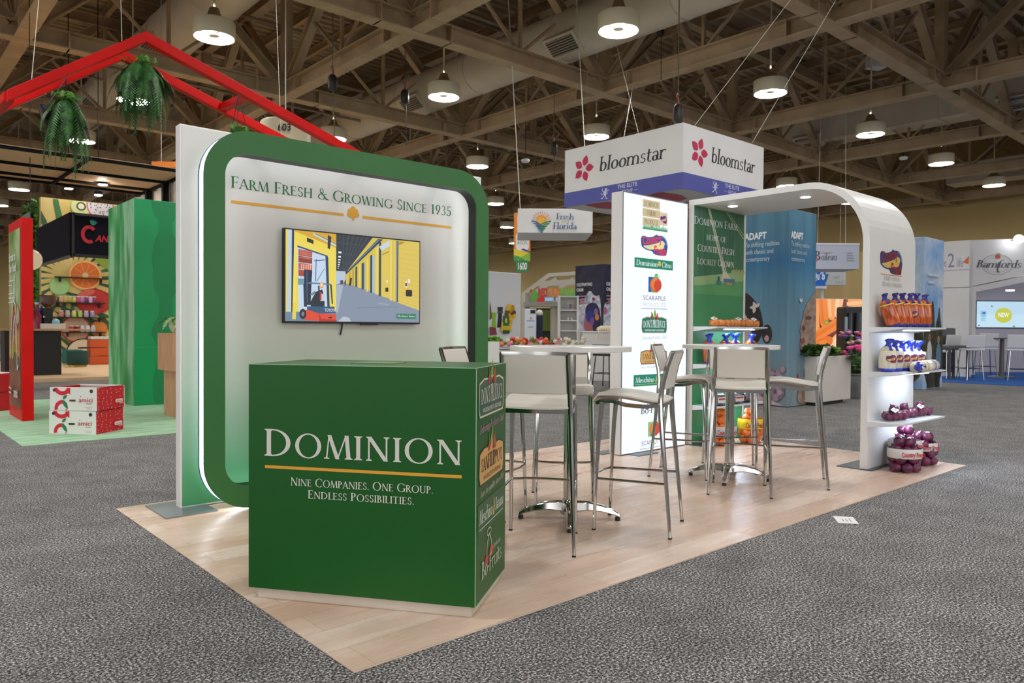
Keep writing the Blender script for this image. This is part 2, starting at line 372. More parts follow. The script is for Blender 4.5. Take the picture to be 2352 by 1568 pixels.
def sans(txt, bold=0.0):
    k = (txt, bold)
    if k in _sc: return _sc[k]
    cu = bpy.data.curves.new('t', 'FONT'); cu.body = txt; cu.size = 1.38; cu.resolution_u = 3; cu.offset = bold; cu.fill_mode = 'FRONT'
    o = bpy.data.objects.new('t', cu); COL.objects.link(o)
    me = bpy.data.meshes.new_from_object(o.evaluated_get(bpy.context.evaluated_depsgraph_get()))
    P = [tuple(v.co[:2]) for v in me.vertices]
    polys = [[P[i] for i in f.vertices] for f in me.polygons]
    wd = max([p[0] for p in P] or [0])
    bpy.data.objects.remove(o); bpy.data.curves.remove(cu); bpy.data.meshes.remove(me)
    _sc[k] = (polys, wd); return _sc[k]

class Art:
    """flat printed artwork on a face: O origin, U right, V up, N out of the face"""
    def __init__(s, O, U, V=(0, 0, 1), eps=0.0002, emit=0.0, rough=0.45, base=0.0008):
        s.O, s.U, s.V = Vector(O), Vector(U).normalized(), Vector(V).normalized(); s.N = s.U.cross(s.V)
        s.eps, s.emit, s.rough, s.base = eps, emit, rough, base; s.L = 0; s.mb = MB(); s.clip = None
    def polys(s, ps, col, emit=None):
        z = s.base+s.L*s.eps; s.L += 1
        m = col if not isinstance(col, str) else mat(col, s.rough, emit=s.emit if emit is None else emit)
        for i_, p in enumerate(ps):
            zz = z+(i_ % 12)*s.eps*0.06
            if s.clip:
                p = clip(p, s.clip)
                if len(p) < 3: continue
            if sum(p[i][0]*p[(i+1) % len(p)][1]-p[(i+1) % len(p)][0]*p[i][1] for i in range(len(p))) < 0: p = p[::-1]
            s.mb.add([s.O+s.U*a+s.V*b_+s.N*zz for a, b_ in p], [tuple(range(len(p)))], m)
        return s
    def blob(s, p, col, it=2):
        for _ in range(it): p = [q_ for i in range(len(p)) for q_ in ((p[i-1][0]*.75+p[i][0]*.25, p[i-1][1]*.75+p[i][1]*.25), (p[i-1][0]*.25+p[i][0]*.75, p[i-1][1]*.25+p[i][1]*.75))]
        return s.polys([p], col)
    def rect(s, x0, y0, x1, y1, col, **k): return s.polys([[(x0, y0), (x1, y0), (x1, y1), (x0, y1)]], col, **k)
    def rr(s, x0, y0, x1, y1, r, col): return s.polys([rrect(x0, y0, x1, y1, r, 5)], col)
    def ell(s, cx, cy, rx, ry, col, rot=0, n=20, a0=0, a1=360):
        c, q = math.cos(math.radians(rot)), math.sin(math.radians(rot)); P = []
        for k in range(n if a1-a0 >= 360 else n+1):
            t = math.radians(a0+(a1-a0)*k/n); x, y = rx*math.cos(t), ry*math.sin(t); P.append((cx+x*c-y*q, cy+x*q+y*c))
        return s.polys([P], col)
    def ring(s, cx, cy, rx, ry, wd, col, a0=0, a1=360): return s.polys(_el(cx, cy, rx, ry, a0, a1, wd, wd), col)
    def line(s, pts, wd, col, wd2=None):
        ps = []
        n = len(pts)-1
        for i in range(n):
            (x0, y0), (x1, y1) = pts[i], pts[i+1]; L = math.hypot(x1-x0, y1-y0) or 1; nx, ny = -(y1-y0)/L, (x1-x0)/L
            a = wd/2 if wd2 is None else (wd+(wd2-wd)*i/n)/2; b_ = wd/2 if wd2 is None else (wd+(wd2-wd)*(i+1)/n)/2
            ps.append([(x0+nx*a, y0+ny*a), (x0-nx*a, y0-ny*a), (x1-nx*b_, y1-ny*b_), (x1+nx*b_, y1+ny*b_)])
        return s.polys(ps, col)
    def leaf(s, x, y, L, wd, ang, col):
        c, q = math.cos(math.radians(ang)), math.sin(math.radians(ang)); P = []
        for t, h in ((0, 0), (.15, .6), (.4, 1), (.7, .75), (1, 0), (.7, -.75), (.4, -1), (.15, -.6)):
            a, b_ = t*L, h*wd/2; P.append((x+a*c-b_*q, y+a*q+b_*c))
        return s.polys([P], col)
    def text(s, t, x, y, size, col, font='serif', al='l', width=None, shear=0.0, sc=False, bold=0.0, rot=0.0, track=0.06, wave=None):
        ps, wd = serif(t, sc, track) if font == 'serif' else sans(t, bold)
        kx = (width/wd) if width else size
        x0 = x-(wd*kx if al == 'r' else (wd*kx/2 if al == 'c' else 0))
        c, q = math.cos(math.radians(rot)), math.sin(math.radians(rot)); out = []
        for p in ps:
            r = []
            for a, b_ in p:
                X = a*kx+b_*size*shear; Y = b_*size
                if wave: Y = Y*wave(a/wd)[1]+wave(a/wd)[0]
                X += x0-x; r.append((x+X*c-Y*q, y+X*q+Y*c))
            out.append(r)
        return s.polys(out, col)
    def build(s, name, parent, world=True): return s.mb.build(name, parent, world=world, fix=False)
def clip(p, box):
    x0, y0, x1, y1 = box
    for ax, lim, sg in ((0, x0, 1), (0, x1, -1), (1, y0, 1), (1, y1, -1)):
        o = []
        for i in range(len(p)):
            a, b_ = p[i-1], p[i]; ia = (a[ax]-lim)*sg >= 0; ib = (b_[ax]-lim)*sg >= 0
            if ia != ib:
                t = (lim-a[ax])/(b_[ax]-a[ax]); o.append((a[0]+(b_[0]-a[0])*t, a[1]+(b_[1]-a[1])*t))
            if ib: o.append(b_)
        p = o
        if not p: break
    return p
# ------------------------------------------------------------------ the hall: floor, walls, roof
def struct(o): return tag(o, kind='structure')
m = MB(); m.box((16, 20, -0.055), (84, 92, 0.1), CARPET); struct(m.build('floor', world=True))
m = MB(); m.box((36.1, 18, 4.9), (0.2, 92, 9.8), CREAMWALL)
struct(m.build('wall_right', world=True))
m = MB(); m.box((6, 62.1, 4.9), (62, 0.2, 9.8), CREAMWALL); struct(m.build('wall_back', world=True))
m = MB(); m.span((0, 0, -0.004), (6.1, 3.05, 0), VINYL); struct(m.build('floor_vinyl', world=True))
# corrugated roof deck, ribs along x
m = MB(); y = -22.0; P = []
while y < 62:
    for dy, z in ((0, 9.95), (0.13, 9.95), (0.17, 9.86), (0.27, 9.86)): P.append((y+dy, z))
    y += 0.31
n = len(P); vs = [(-24, a, z) for a, z in P]+[(36, a, z) for a, z in P]+[(-24, P[0][0], 10.05), (-24, P[-1][0], 10.05), (36, P[0][0], 10.05), (36, P[-1][0], 10.05)]
m.add(vs, [(i, i+1, n+i+1, n+i) for i in range(n-1)]+[(2*n, 2*n+1, 2*n+3, 2*n+2)], DECK)
struct(m.build('ceiling', world=True, fix=False))
NX = [1.315+5.5*i for i in range(-4, 7)]; NY = [9.764+5.5*j for j in range(-5, 10)]
ZB, ZT = 6.78, 9.5
def ibeam(m, p, q, wd, ht, mt):
    p, q = Vector(p), Vector(q)
    u = Vector((0, 0, 1)); d = (q-p).normalized(); u = (u-d*u.dot(d)).normalized()
    for s_ in (-1, 1): m.bar(p+u*s_*(ht/2-.015), q+u*s_*(ht/2-.015), wd, .03, mt)
    m.bar(p, q, 0.03, ht-.05, mt)
def truss_line(k, ax, fixed, pts):
    m = MB()
    def P(t, z): return (t, fixed, z) if ax == 'x' else (fixed, t, z)
    a, b_ = pts[0]-3, pts[-1]+3; k = 0 if ax == 'x' else .006
    if ax == 'x': b_ = min(b_, 35.9)
    ibeam(m, P(a, ZB+.17+k), P(b_, ZB+.17+k), .3, .36, TRUSS); ibeam(m, P(a, ZT+k), P(b_, ZT+k), .26, .3, TRUSS)
    for t in pts:
        if ax == 'x': ibeam(m, P(t, ZB+.3), P(t, ZT-.1), .26, .26, TRUSS) if False else m.bar(P(t, ZB+.3), P(t, ZT-.1), .22, .22, TRUSS)
        for s_ in (-1, 1):
            ibeam(m, P(t+s_*.16, ZB+.32), P(t+s_*2.6, ZT-.12), .2, .22, TRUSS)
            if s_ > 0: m.bar(P(t+s_*2.75, ZB+.3), P(t+s_*2.75, ZT), .07, .07, TRUSS)
            m.bar(P(t+s_*1.375, ZB+1.5), P(t+s_*2.75, ZB+.3), .06, .06, TRUSS)
        for s_ in (-.8, .8): m.box(P(t+s_, ZB+.17), (.34, .03, .36) if ax == 'y' else (.03, .34, .36), TRUSS)
    struct(m.build('roof_truss', world=True))
for y in NY: truss_line(0, 'x', y, NX)
for x in NX: truss_line(0, 'y', x, NY)
for i, x in enumerate([NX[0]-2.75+1.375*k for k in range(0, 46)]):
    if x > 35.5 or (i % 4) == 2: continue
    m = MB(); ibeam(m, (x, -20, 9.72), (x, 61, 9.72), .12, .22, TRUSS); struct(m.build('roof_purlin', world=True))
PIPE = mat('#8c7a64', 0.5)
for y, z in ((11.4, 8.4), (16.2, 8.9), (22.3, 8.4), (7.6, 8.8), (3.2, 8.5), (27.6, 8.8), (18.4, 7.6), (13.0, 9.1)):
    m = MB(); m.tube([(-22, y, z), (35.8, y, z)], .04, PIPE, 6); struct(m.build('roof_pipe', world=True))
# ------------------------------------------------------------------ air ducts
def on_x(px, py, x):
    v = CF + CR*((px-1176)/FPX) - CU*((py-784)/FPX); return CAM + v*((x-CAM.x)/v.x)
def on_y(px, py, y):
    v = CF + CR*((px-1176)/FPX) - CU*((py-784)/FPX); return CAM + v*((y-CAM.y)/v.y)
GRILLE = mat('#4c463d', 0.6)
def duct(x, z, r, y0, y1, vents, label, square=False):
    t = thing('air_duct', label, 'air duct', (x, (y0+y1)/2, z))
    m = MB()
    if square: m.span((x-r, y0, z-r*.8), (x+r, y1, z+r*.8), DUCT)
    else: m.tube([(x, y0+(y1-y0)*k/24, z) for k in range(25)], r, DUCT, 24)
    m.build('duct_shell', t, world=True, smooth='auto')
    y = y0+1.5
    while y < y1:
        m = MB()
        if square: m.band([(x-r-.02, z-r*.8-.02), (x+r+.02, z-r*.8-.02), (x+r+.02, z+r*.8+.02), (x-r-.02, z+r*.8+.02)], [(x-r, z-r*.8), (x+r, z-r*.8), (x+r, z+r*.8), (x-r, z+r*.8)], y, y+.06, DUCT)
        else:
            c = [(math.cos(2*pi*k/24), math.sin(2*pi*k/24)) for k in range(24)]
            m.band([(x+p[0]*(r+.018), z+p[1]*(r+.018)) for p in c], [(x+p[0]*(r-.01), z+p[1]*(r-.01)) for p in c], y, y+.05, DUCT)
        m.build('joint_band', t, world=True); y += 3.2
    for vy in vents:
        a = MB(); c = Vector((x-r*.72, vy, z-r*.62)); R = Euler((0, math.radians(-48), 0)).to_matrix()
        a.box(c, (.16, .95, .5), DUCT, R=R); v = a.build('vent', t, world=True)
        g = MB(); g.box(c+R @ Vector((-.085, 0, 0)), (.01, .8, .38), GRILLE, R=R)
        for q in range(7): g.box(c+R @ Vector((-.092, 0, -.17+q*.057)), (.012, .8, .012), DUCT, R=R)
        g.build('grille', v, world=True)
duct(11.15, 7.9, .56, -14, 34, (on_x(1292, 72, 10.7).y, on_x(945, 222, 10.7).y), 'long round beige air duct running diagonally over the centre of the hall')
duct(4.95, 8.6, .6, -6, 30, (on_x(350, 72, 4.5).y, on_x(205, 205, 4.5).y), 'round beige air duct behind the hanging ferns at upper left')
duct(23.3, 7.85, .48, on_x(2352, 225, 23).y-9, on_x(1805, 325, 23.3).y, (on_x(2335, 205, 22.9).y, on_x(1856, 303, 22.9).y), 'boxy grey air duct with a flat end above the white shelf arch', True)
duct(33.0, 7.6, .5, -6, 9, (), 'dim square air duct near the far beige wall', True)
# ------------------------------------------------------------------ ceiling lamps
LAMPW = mat('#fffefc', emit=LAMP_POWER); HOUSE = mat('#e6dcbf', 0.4); INNER = mat('#f3ead6', 0.4)
def make_lamp():
    t = thing('drum_lamp', 'x', 'ceiling lamp')
    m = MB(); m.loft([(0, .39, .39), (.29, .39, .39), (.30, .38, .38)], HOUSE, 28, caps=False); m.loft([(.30, .38, .38), (.31, .30, .30), (.43, .13, .13), (.56, .09, .09), (.58, .04, .04)], TRUSS, 28, caps=False); m.loft([(0, .37, .37), (.2, .37, .37)], INNER, 28, caps=False)
    m.band([(.39*math.cos(2*pi*k/28), .39*math.sin(2*pi*k/28)) for k in range(28)], [(.365*math.cos(2*pi*k/28), .365*math.sin(2*pi*k/28)) for k in range(28)], -.006, .004, HOUSE, 'z')
    m.build('housing', t, smooth='auto', fix=False)
    d = MB()
    for k in range(4):
        a0 = pi/2*k+.16; a1 = pi/2*(k+1)-.16; P = [(.13*math.cos((a0+a1)/2), .13*math.sin((a0+a1)/2))]
        P += [(.36*math.cos(a0+(a1-a0)*q/6), .36*math.sin(a0+(a1-a0)*q/6)) for q in range(7)]
        d.add([(x, y, .05) for x, y in P], [tuple(range(len(P)))[::-1]], LAMPW)
    d.build('diffuser', t, fix=False)
    b = MB(); b.loft([(.03, .1, .1), (.075, .1, .1)], INNER, 12); b.box((0, 0, .058), (.72, .025, .02), INNER); b.box((0, 0, .058), (.025, .72, .02), INNER); b.build('baffle', t)
    s = MB(); s.tube([(0, 0, .56), (0, 0, 3.05)], .022, HOUSE, 6); s.build('stem', t)
    return t
named = {(0, 0): 'large drum lamp just right of the red gable peak', (1, -1): 'large drum lamp at the top edge, above the hanging box sign',
 (1, 0): 'drum lamp left of centre hanging below the big round duct', (2, -1): 'drum lamp hanging between the two slanted white ropes',
 (2, 0): 'drum lamp just left of the white hanging box sign top', (0, 1): 'drum lamp glowing through the larger hanging fern',
 (1, 1): 'drum lamp behind the lower right end of the red gable', (2, 1): 'drum lamp above the right corner of the green halo frame',
 (3, -1): 'drum lamp hanging above the curved corner of the shelf arch', (4, -1): 'drum lamp at upper right, second beyond the shelf arch',
 (0, 2): 'drum lamp half hidden behind the smaller hanging fern', (5, -1): 'drum lamp at upper right above the far white booth walls'}
lamp0 = None
for i in range(-3, 6):
    for j in range(-4, 9):
        c = Vector((4.065+5.5*i, 12.514+5.5*j, 6.77)); d = c-CAM; z = d.dot(CF)
        vis = z > 1 and abs(d.dot(CR)/z*FPX) < 1260 and abs(d.dot(CU)/z*FPX) < 860
        if not vis and (c-Vector((3, 2, 6.77))).length > 15: continue
        if lamp0 is None: lamp0 = o = make_lamp()
        else: o = copy_tree(lamp0)
        o.location = c; near = (i, j) in named
        o['label'] = named[(i, j)] if near else 'small distant beige drum lamp in the receding rows under the trusses'
        if near and 'group' in o: del o['group']
        if not near: o['group'] = 'distant drum lamps under the roof'
# ------------------------------------------------------------------ green reception counter
D1, N1 = Vector((.582, -.814, 0)).normalized(), Vector((.814, .582, 0)).normalized()
C0 = Vector((.008, .925, 0)); RZ1 = math.atan2(D1.y, D1.x)
CREAMTXT = '#d9d7cd'; GOLD = '#e0a22c'
t = thing('reception_counter', 'green box counter with white serif lettering standing at the front of the wood floor', 'counter', C0+D1*.51+N1*.26, RZ1)
def cm(): return Matrix.Translation((-.51, -.26, 0))
m = MB(); m.span((0, 0, .047), (1.025, .52, 1.02), GREEN); m.move(cm()); m.build('body', t, bevel=.002)
m = MB(); m.span((.034, .018, 0), (1.005, .5, .0475), wood('pale_laminate', '#c2b8aa', '#d0c6b8', 2, (1, 8, 8), .3)); m.move(cm()); m.build('plinth', t, bevel=.002)
m = MB(); ED = mat('#9dc49b', .4)
m.span((-.0012, -.0012, 1.0185), (1.0262, .002, 1.0212), ED); m.span((1.0235, -.0012, .047), (1.0262, .0015, 1.0212), ED); m.span((1.0235, 0, 1.0185), (1.0262, .52, 1.0212), ED)
m.span((1.024, 0, .0462), (1.0262, .52, .0482), ED)
m.move(cm()); m.build('edge_trim', t)
a = Art(C0, D1, base=.0012); a.text('Dominion', .08, .625, .117, CREAMTXT, width=.887, sc=True, track=.10); a.build('title_lettering', t)
a = Art(C0, D1, base=.0012); a.rect(.08, .5715, .966, .5845, GOLD); a.build('gold_rule', t)
a = Art(C0, D1, base=.0012); a.text('Nine Companies. One Group.', .523, .5025, .0345, CREAMTXT, width=.642, sc=True, al='c'); a.text('Endless Possibilities.', .523, .452, .0345, CREAMTXT, width=.478, sc=True, al='c'); a.build('tagline_lettering', t)

# ---- logos used on the light tower and the counter side
def veg_topper(a, cx, y, s):
    a.leaf(cx-.16*s, y-.05*s, .34*s, .12*s, 100, '#b23a34'); a.leaf(cx+.12*s, y-.04*s, .3*s, .12*s, 70, '#c94f3c')
    a.leaf(cx-.03*s, y-.02*s, .42*s, .14*s, 82, '#e3c24e'); a.leaf(cx-.1*s, y, .3*s, .1*s, 120, '#3c7a3c'); a.leaf(cx+.05*s, y+.02*s, .36*s, .1*s, 98, '#4c8f45')
    a.ell(cx-.24*s, y, .07*s, .07*s, '#b8322c'); a.ell(cx+.22*s, y, .08*s, .08*s, '#c04638'); a.ell(cx+.1*s, y-.02*s, .06*s, .06*s, '#7d2a2c')
def badge(a, x0, y0, x1, y1, fill, edge):
    w_, h_ = x1-x0, y1-y0; cx = (x0+x1)/2
    def P(k):
        g = k*w_
        return [(x0+.04*w_-g, y0-g), (x1-.04*w_+g, y0-g), (x1+g, y0+.25*h_), (x1-.02*w_+g, y1-.12*h_+g), (x1-.2*w_, y1+g), (cx+.14*w_, y1-.02*h_+g), (cx, y1+.06*h_+g), (cx-.14*w_, y1-.02*h_+g), (x0+.2*w_, y1+g), (x0+.02*w_-g, y1-.12*h_+g), (x0-g, y0+.25*h_)]
    a.polys([P(.012)], edge); a.polys([P(-.006)], fill)
def dons(a, x0, y0, x1, y1, fill, txt, script):
    h_ = y1-y0; badge(a, x0, y0, x1, y1-.1*h_, fill, '#d9d2b8'); veg_topper(a, (x0+x1)/2, y1-.14*h_, (x1-x0)*.55)
    w_ = x1-x0
    a.text("DON'S PRODUCE", (x0+x1)/2, y0+.30*h_, .36*h_, txt, width=.86*w_, al='c', wave=lambda u: (.0, 1+.25*(1-abs(2*u-1))))
    a.text('WHOLESALE FRUIT & VEGETABLES', (x0+x1)/2, y0+.09*h_, .11*h_, txt, font='sans', width=.76*w_, al='c', bold=.01)
    a.text('Delivering Freshness Daily', (x0+x1)/2, y0-.36*h_, .2*h_, script, width=.98*w_, al='c', shear=.45, rot=2)
def sanf(a, x0, y0, x1, y1, script, script_txt='Yours for quality since 1957'):
    h_ = y1-y0; badge(a, x0, y0, x1, y1-.1*h_, '#d6a662', '#3a2f20'); veg_topper(a, (x0+x1)/2, y1-.14*h_, (x1-x0)*.55)
    w_ = x1-x0
    a.text("SANFILIPPO'S", (x0+x1)/2, y0+.32*h_, .33*h_, '#2a211a', width=.86*w_, al='c', wave=lambda u: (.0, 1+.2*(1-abs(2*u-1))))
    a.text('WHOLESALE FRUIT & VEGETABLES', (x0+x1)/2, y0+.1*h_, .11*h_, '#4a3b28', font='sans', width=.72*w_, al='c', bold=.01)
    a.text(script_txt, (x0+x1)/2, y0-.27*h_, .17*h_, script, width=.98*w_, al='c', shear=.45, rot=2)
def banana(a, x, y, h_):
    a.polys([[(x, y), (x+.18*h_, y+.1*h_), (x+.28*h_, y+.45*h_), (x+.2*h_, y+h_), (x+.12*h_, y+h_), (x+.12*h_, y+.5*h_), (x-.05*h_, y+.12*h_)]], '#f2cf3d')
def meschino(a, x0, y0, x1, y1, bg, txt, line):
    h_, w_ = y1-y0, x1-x0; a.rect(x0, y0, x1, y1, bg)
    a.text('Meschino', x0+.05*w_, y0+.32*h_, .46*h_, txt, width=.47*w_, shear=.12, track=.02); banana(a, x0+.555*w_, y0+.25*h_, .6*h_)
    a.text('Banana', x0+.64*w_, y0+.34*h_, .44*h_, txt, width=.31*w_, shear=.12, track=.02); a.rect(x0+.05*w_, y0+.15*h_, x0+.95*w_, y0+.18*h_, line)
def bofruits(a, x0, y0, x1, txt, y_h, stem='#5b7d3a'):
    w_ = x1-x0
    a.line([(x0+.24*w_, y0+.75*y_h), (x0+.26*w_, y0+1.45*y_h), (x0+.36*w_, y0+1.95*y_h)], .02*w_+.003, stem); a.line([(x0+.48*w_, y0+.95*y_h), (x0+.46*w_, y0+1.5*y_h), (x0+.36*w_, y0+1.95*y_h)], .02*w_+.003, stem)
    a.ring(x0+.35*w_, y0+2.05*y_h, .11*w_, .22*y_h, .015*w_+.002, stem); a.ell(x0+.24*w_, y0+.7*y_h, .09*w_, .28*y_h, '#b4333c'); a.ell(x0+.46*w_, y0+.98*y_h, .09*w_, .28*y_h, '#c33f47')
    a.text('Bo-Fruits', x0, y0, y_h*.85, txt, width=w_, track=.0); a.text('Delicious', x0+.55*w_, y0+.95*y_h, .25*y_h, txt, width=.4*w_, shear=.3)
CS = C0+D1*1.0262
a = Art(CS, N1, base=.0006); dons(a, .038, .815, .462, .985, '#3a5a48', '#d8dcc9', '#b986a0'); a.build('round_badge_logo', t)
a = Art(CS, N1, base=.0006); sanf(a, .045, .53, .465, .695, '#c9b6a8'); a.build('tan_badge_logo', t)
a = Art(CS, N1, base=.0006); meschino(a, .028, .325, .488, .455, '#2c5a34', '#d4dcc9', '#c9d6b8'); a.build('banana_logo', t)
a = Art(CS, N1, base=.0006); bofruits(a, .09, .13, .44, '#b9c2ae', .085, '#a9b79a'); a.build('cherry_logo', t)

# ------------------------------------------------------------------ leaflets
def leaflet(px, py, z, L, W_, rz, label, body, pic):
    p = on_floor(px, py, z); t = thing('leaflet', label, 'leaflet', p, rz)
    m = MB(); m.box((0, 0, .0012), (L, W_, .0024), mat(body, .35)); m.build('paper', t)
    M0 = Matrix.Translation(p) @ Matrix.Rotation(rz, 4, 'Z')
    a = Art(M0 @ Vector((-L/2, -W_/2, .0024)), M0.to_3x3() @ Vector((1, 0, 0)), M0.to_3x3() @ Vector((0, 1, 0)), base=.0003)
    a.rect(.01, .01, L-.01, W_*.45, pic); a.text('PRODUCE', L*.5, W_*.62, W_*.18, '#e8e8e0', width=L*.6, al='c'); a.rect(L*.15, W_*.52, L*.85, W_*.54, GOLD); a.build('print', t)
leaflet(871, 833.5, 1.0202, .21, .15, RZ1, 'green leaflet lying on top of the green counter', '#2f6d3a', '#5f9a66')
leaflet(1290, 799, 1.076, .22, .15, .3, 'white and grey leaflet on the nearer round bar table', '#cfcfca', '#8f9a94')
leaflet(1725, 793, 1.064, .22, .15, -.5, 'thin leaflet on the farther round bar table', '#c4c8cc', '#7f8f9a')

# ------------------------------------------------------------------ display wall with halo frame
t = thing('display_wall', 'white light-box display wall with a protruding green rounded frame and a screen', 'display wall', (1.55, 2.8, 0))
def _fade(nt, b):
    tc = N(nt, 'ShaderNodeTexCoord'); sp = N(nt, 'ShaderNodeSeparateXYZ'); nt.links.new(tc.outputs['Object'], sp.inputs[0])
    dv = N(nt, 'ShaderNodeMath', operation='DIVIDE'); nt.links.new(sp.outputs[2], dv.inputs[0]); dv.inputs[1].default_value = 2.5
    c = ramp(nt, dv.outputs[0], [(0.0, '#3c8f55'), (0.08, '#4f9c6a'), (0.2, '#86b393'), (0.33, '#b4c8b4'), (0.5, '#c8cbc0'), (0.7, '#d0cec7'), (1.0, '#d6d4cf')])
    nt.links.new(c, b.inputs['Base Color'])
FADE = nodes_mat('printed_fade_white_to_green', _fade, .5)
FADE.name = 'fabric_print_white_to_green'
m = MB(); m.span((.31, 2.762, .004), (2.80, 2.85, 2.48), WHITE); m.build('panel_frame', t, world=True, bevel=.004)
m = MB(); m.span((.322, 2.757, .016), (2.788, 2.7625, 2.468), FADE); m.build('fabric_print', t, world=True)
GF = noisy('green_frame_laminate', '#2b6a30', '#2f7034', 2, .45)
OUT = rrect(.367, .006, 2.662, 2.44, .31, 14); INN = rrect(.497, .152, 2.54, 2.29, .15, 14)
def inset(k): return rrect(.367+k, .006+k, 2.662-k, 2.44-k, .31-k, 14)
m = MB(); m.band(OUT, INN, 2.49, 2.508, GF); hf = m.build('halo_frame', t, world=True)
m = MB(); m.band(rrect(.492, .147, 2.545, 2.295, .155, 14), INN, 2.5085, 2.605, BLACK); m.build('frame_lining', hf, world=True)
m = MB(); m.band(inset(.004), inset(.02), 2.5085, 2.585, mat('#f4f8ff', emit=5.0)); m.build('led_strip', hf, world=True)
m = MB(); m.band(inset(.0), inset(.022), 2.5855, 2.603, mat('#3a5a78', .3)); m.build('led_channel', hf, world=True)
m = MB(); m.band(inset(.05), rrect(.45, .1, 2.59, 2.34, .2, 14), 2.603, 2.612, mat('#d0d4d6', .5))
for x in (.8, 1.55, 2.3):
    for z in (.08, 2.36): m.span((x-.04, 2.604, z-.03), (x+.04, 2.757, z+.03), mat('#c8c8c8', .5))
m.build('frame_back', hf, world=True)
m = MB(); m.span((.16, 2.55, 0), (.475, 2.98, .008), GREYPLATE); m.build('foot_plate', t, world=True)
m = MB(); m.span((2.62, 2.6, 0), (2.95, 2.98, .008), GREYPLATE); m.build('foot_plate', t, world=True)
m = MB(); m.band(rrect(.455, .11, 2.582, 2.332, .19, 14), rrect(.475, .13, 2.562, 2.312, .17, 14), 2.6125, 2.618, mat('#f4f8ff', emit=7.0)); m.build('rear_led_strip', hf, world=True)
GT = '#1f6b3c'; PO = Vector((0, 2.757, 0)); PU = Vector((1, 0, 0))
a = Art(PO, PU, base=.001); a.text('Farm Fresh & Growing Since 1935', .636, 2.112, .078, GT, width=1.842, sc=True); a.build('slogan_lettering', t)
a = Art(PO, PU, base=.001); a.rect(.636, 2.008, 1.478, 2.028, '#d29a2a'); a.rect(1.637, 2.008, 2.478, 2.028, '#d29a2a'); a.build('gold_rule', t)
a = Art(PO, PU, base=.001); TC = '#cf9626'
for dx, dy, r in ((0, .05, .025), (-.026, .035, .02), (.026, .036, .02), (-.034, .012, .018), (.036, .014, .018), (0, .02, .026), (.015, .005, .016), (-.016, .002, .016)): a.ell(1.556+dx, 2.016+dy, r, r, TC)
a.polys([[(1.54, 1.985), (1.572, 1.985), (1.562, 1.995), (1.562, 2.02), (1.55, 2.02), (1.55, 1.995)]], TC); a.line([(1.556, 2.0), (1.53, 2.02)], .005, TC); a.line([(1.556, 2.0), (1.585, 2.022)], .005, TC); a.build('tree_emblem', t)

# ------------------------------------------------------------------ television
tv = thing('television', 'flat television on the display wall showing a yellow loading-dock warehouse', 'television', (1.557, 2.73, 1.21))
X0, X1, Z0, Z1 = .985, 2.130, 1.209, 1.872
m = MB(); m.span((X0, 2.702, Z0), (X1, 2.735, Z1), BLACK); m.span((X0+.2, 2.735, Z0+.12), (X1-.2, 2.757, Z1-.1), BLACK); m.build('case', tv, world=True, bevel=.002)
m = MB(); m.span((1.60, 2.703, Z0-.008), (1.745, 2.73, Z0), BLACK); m.build('sensor_bar', tv, world=True)
m = MB(); m.tube([(1.462, 2.74, Z0+.02), (1.456, 2.742, Z0-.04), (1.447, 2.745, Z0-.085)], .006, BLACK, 8); m.build('hanging_strap', tv, world=True)
SW, SH = X1-X0-.02, Z1-Z0-.024
a = Art((X0+.01, 2.702, Z0+.014), (1, 0, 0), eps=.0001, base=.0004, emit=.92)
def q(*p): return [(u*SW, v*SH) for u, v in p]
def Q(col, *p): a.polys([q(*p)], col)
Q('#7d8ca3', (0, 0), (1, 0), (1, 1), (0, 1))
Q('#2b333d', (.34, 1), (.34, .56), (.415, .55), (.66, 1)); 
for k in range(7): Q('#4a5562', (.40+.036*k, 1), (.405+.036*k, 1), (.403+.002*k, .575), (.401+.002*k, .575))
for v in (.62, .68, .78, .9): Q('#414c58', (.34, v), (.36+(v-.55)*.56, v-.01), (.36+(v-.55)*.56, v-.002), (.34, v+.008))
for k, v in enumerate((.795, .745, .71, .68, .655, .635, .612)):
    e = .011-.0012*k; Q('#e9f4ff', (.375-.002*k-e, v-e*.9), (.375-.002*k+e, v-e*.9), (.375-.002*k+e, v+e*.9), (.375-.002*k-e, v+e*.9))
Q('#b9cbe0', (.34, .58), (.415, .58), (.415, .46), (.34, .42)); Q('#5f2f33', (.378, .475), (.398, .478), (.398, .405), (.378, .40))
Q('#8794a8', (.33, .0), (1, .0), (1, .15), (.83, .235), (.62, .36), (.42, .44), (.34, .42)); Q('#a9b6c8', (.34, .1), (.36, .1), (.40, .42), (.35, .42)); Q('#b9c4d4', (.36, .0), (.46, .0), (.44, .05), (.40, .06)); Q('#76839a', (.50, .16), (.83, .185), (.83, .192), (.5, .168)); Q('#9aa8bc', (.66, .22), (.74, .2), (.76, .215), (.67, .235))
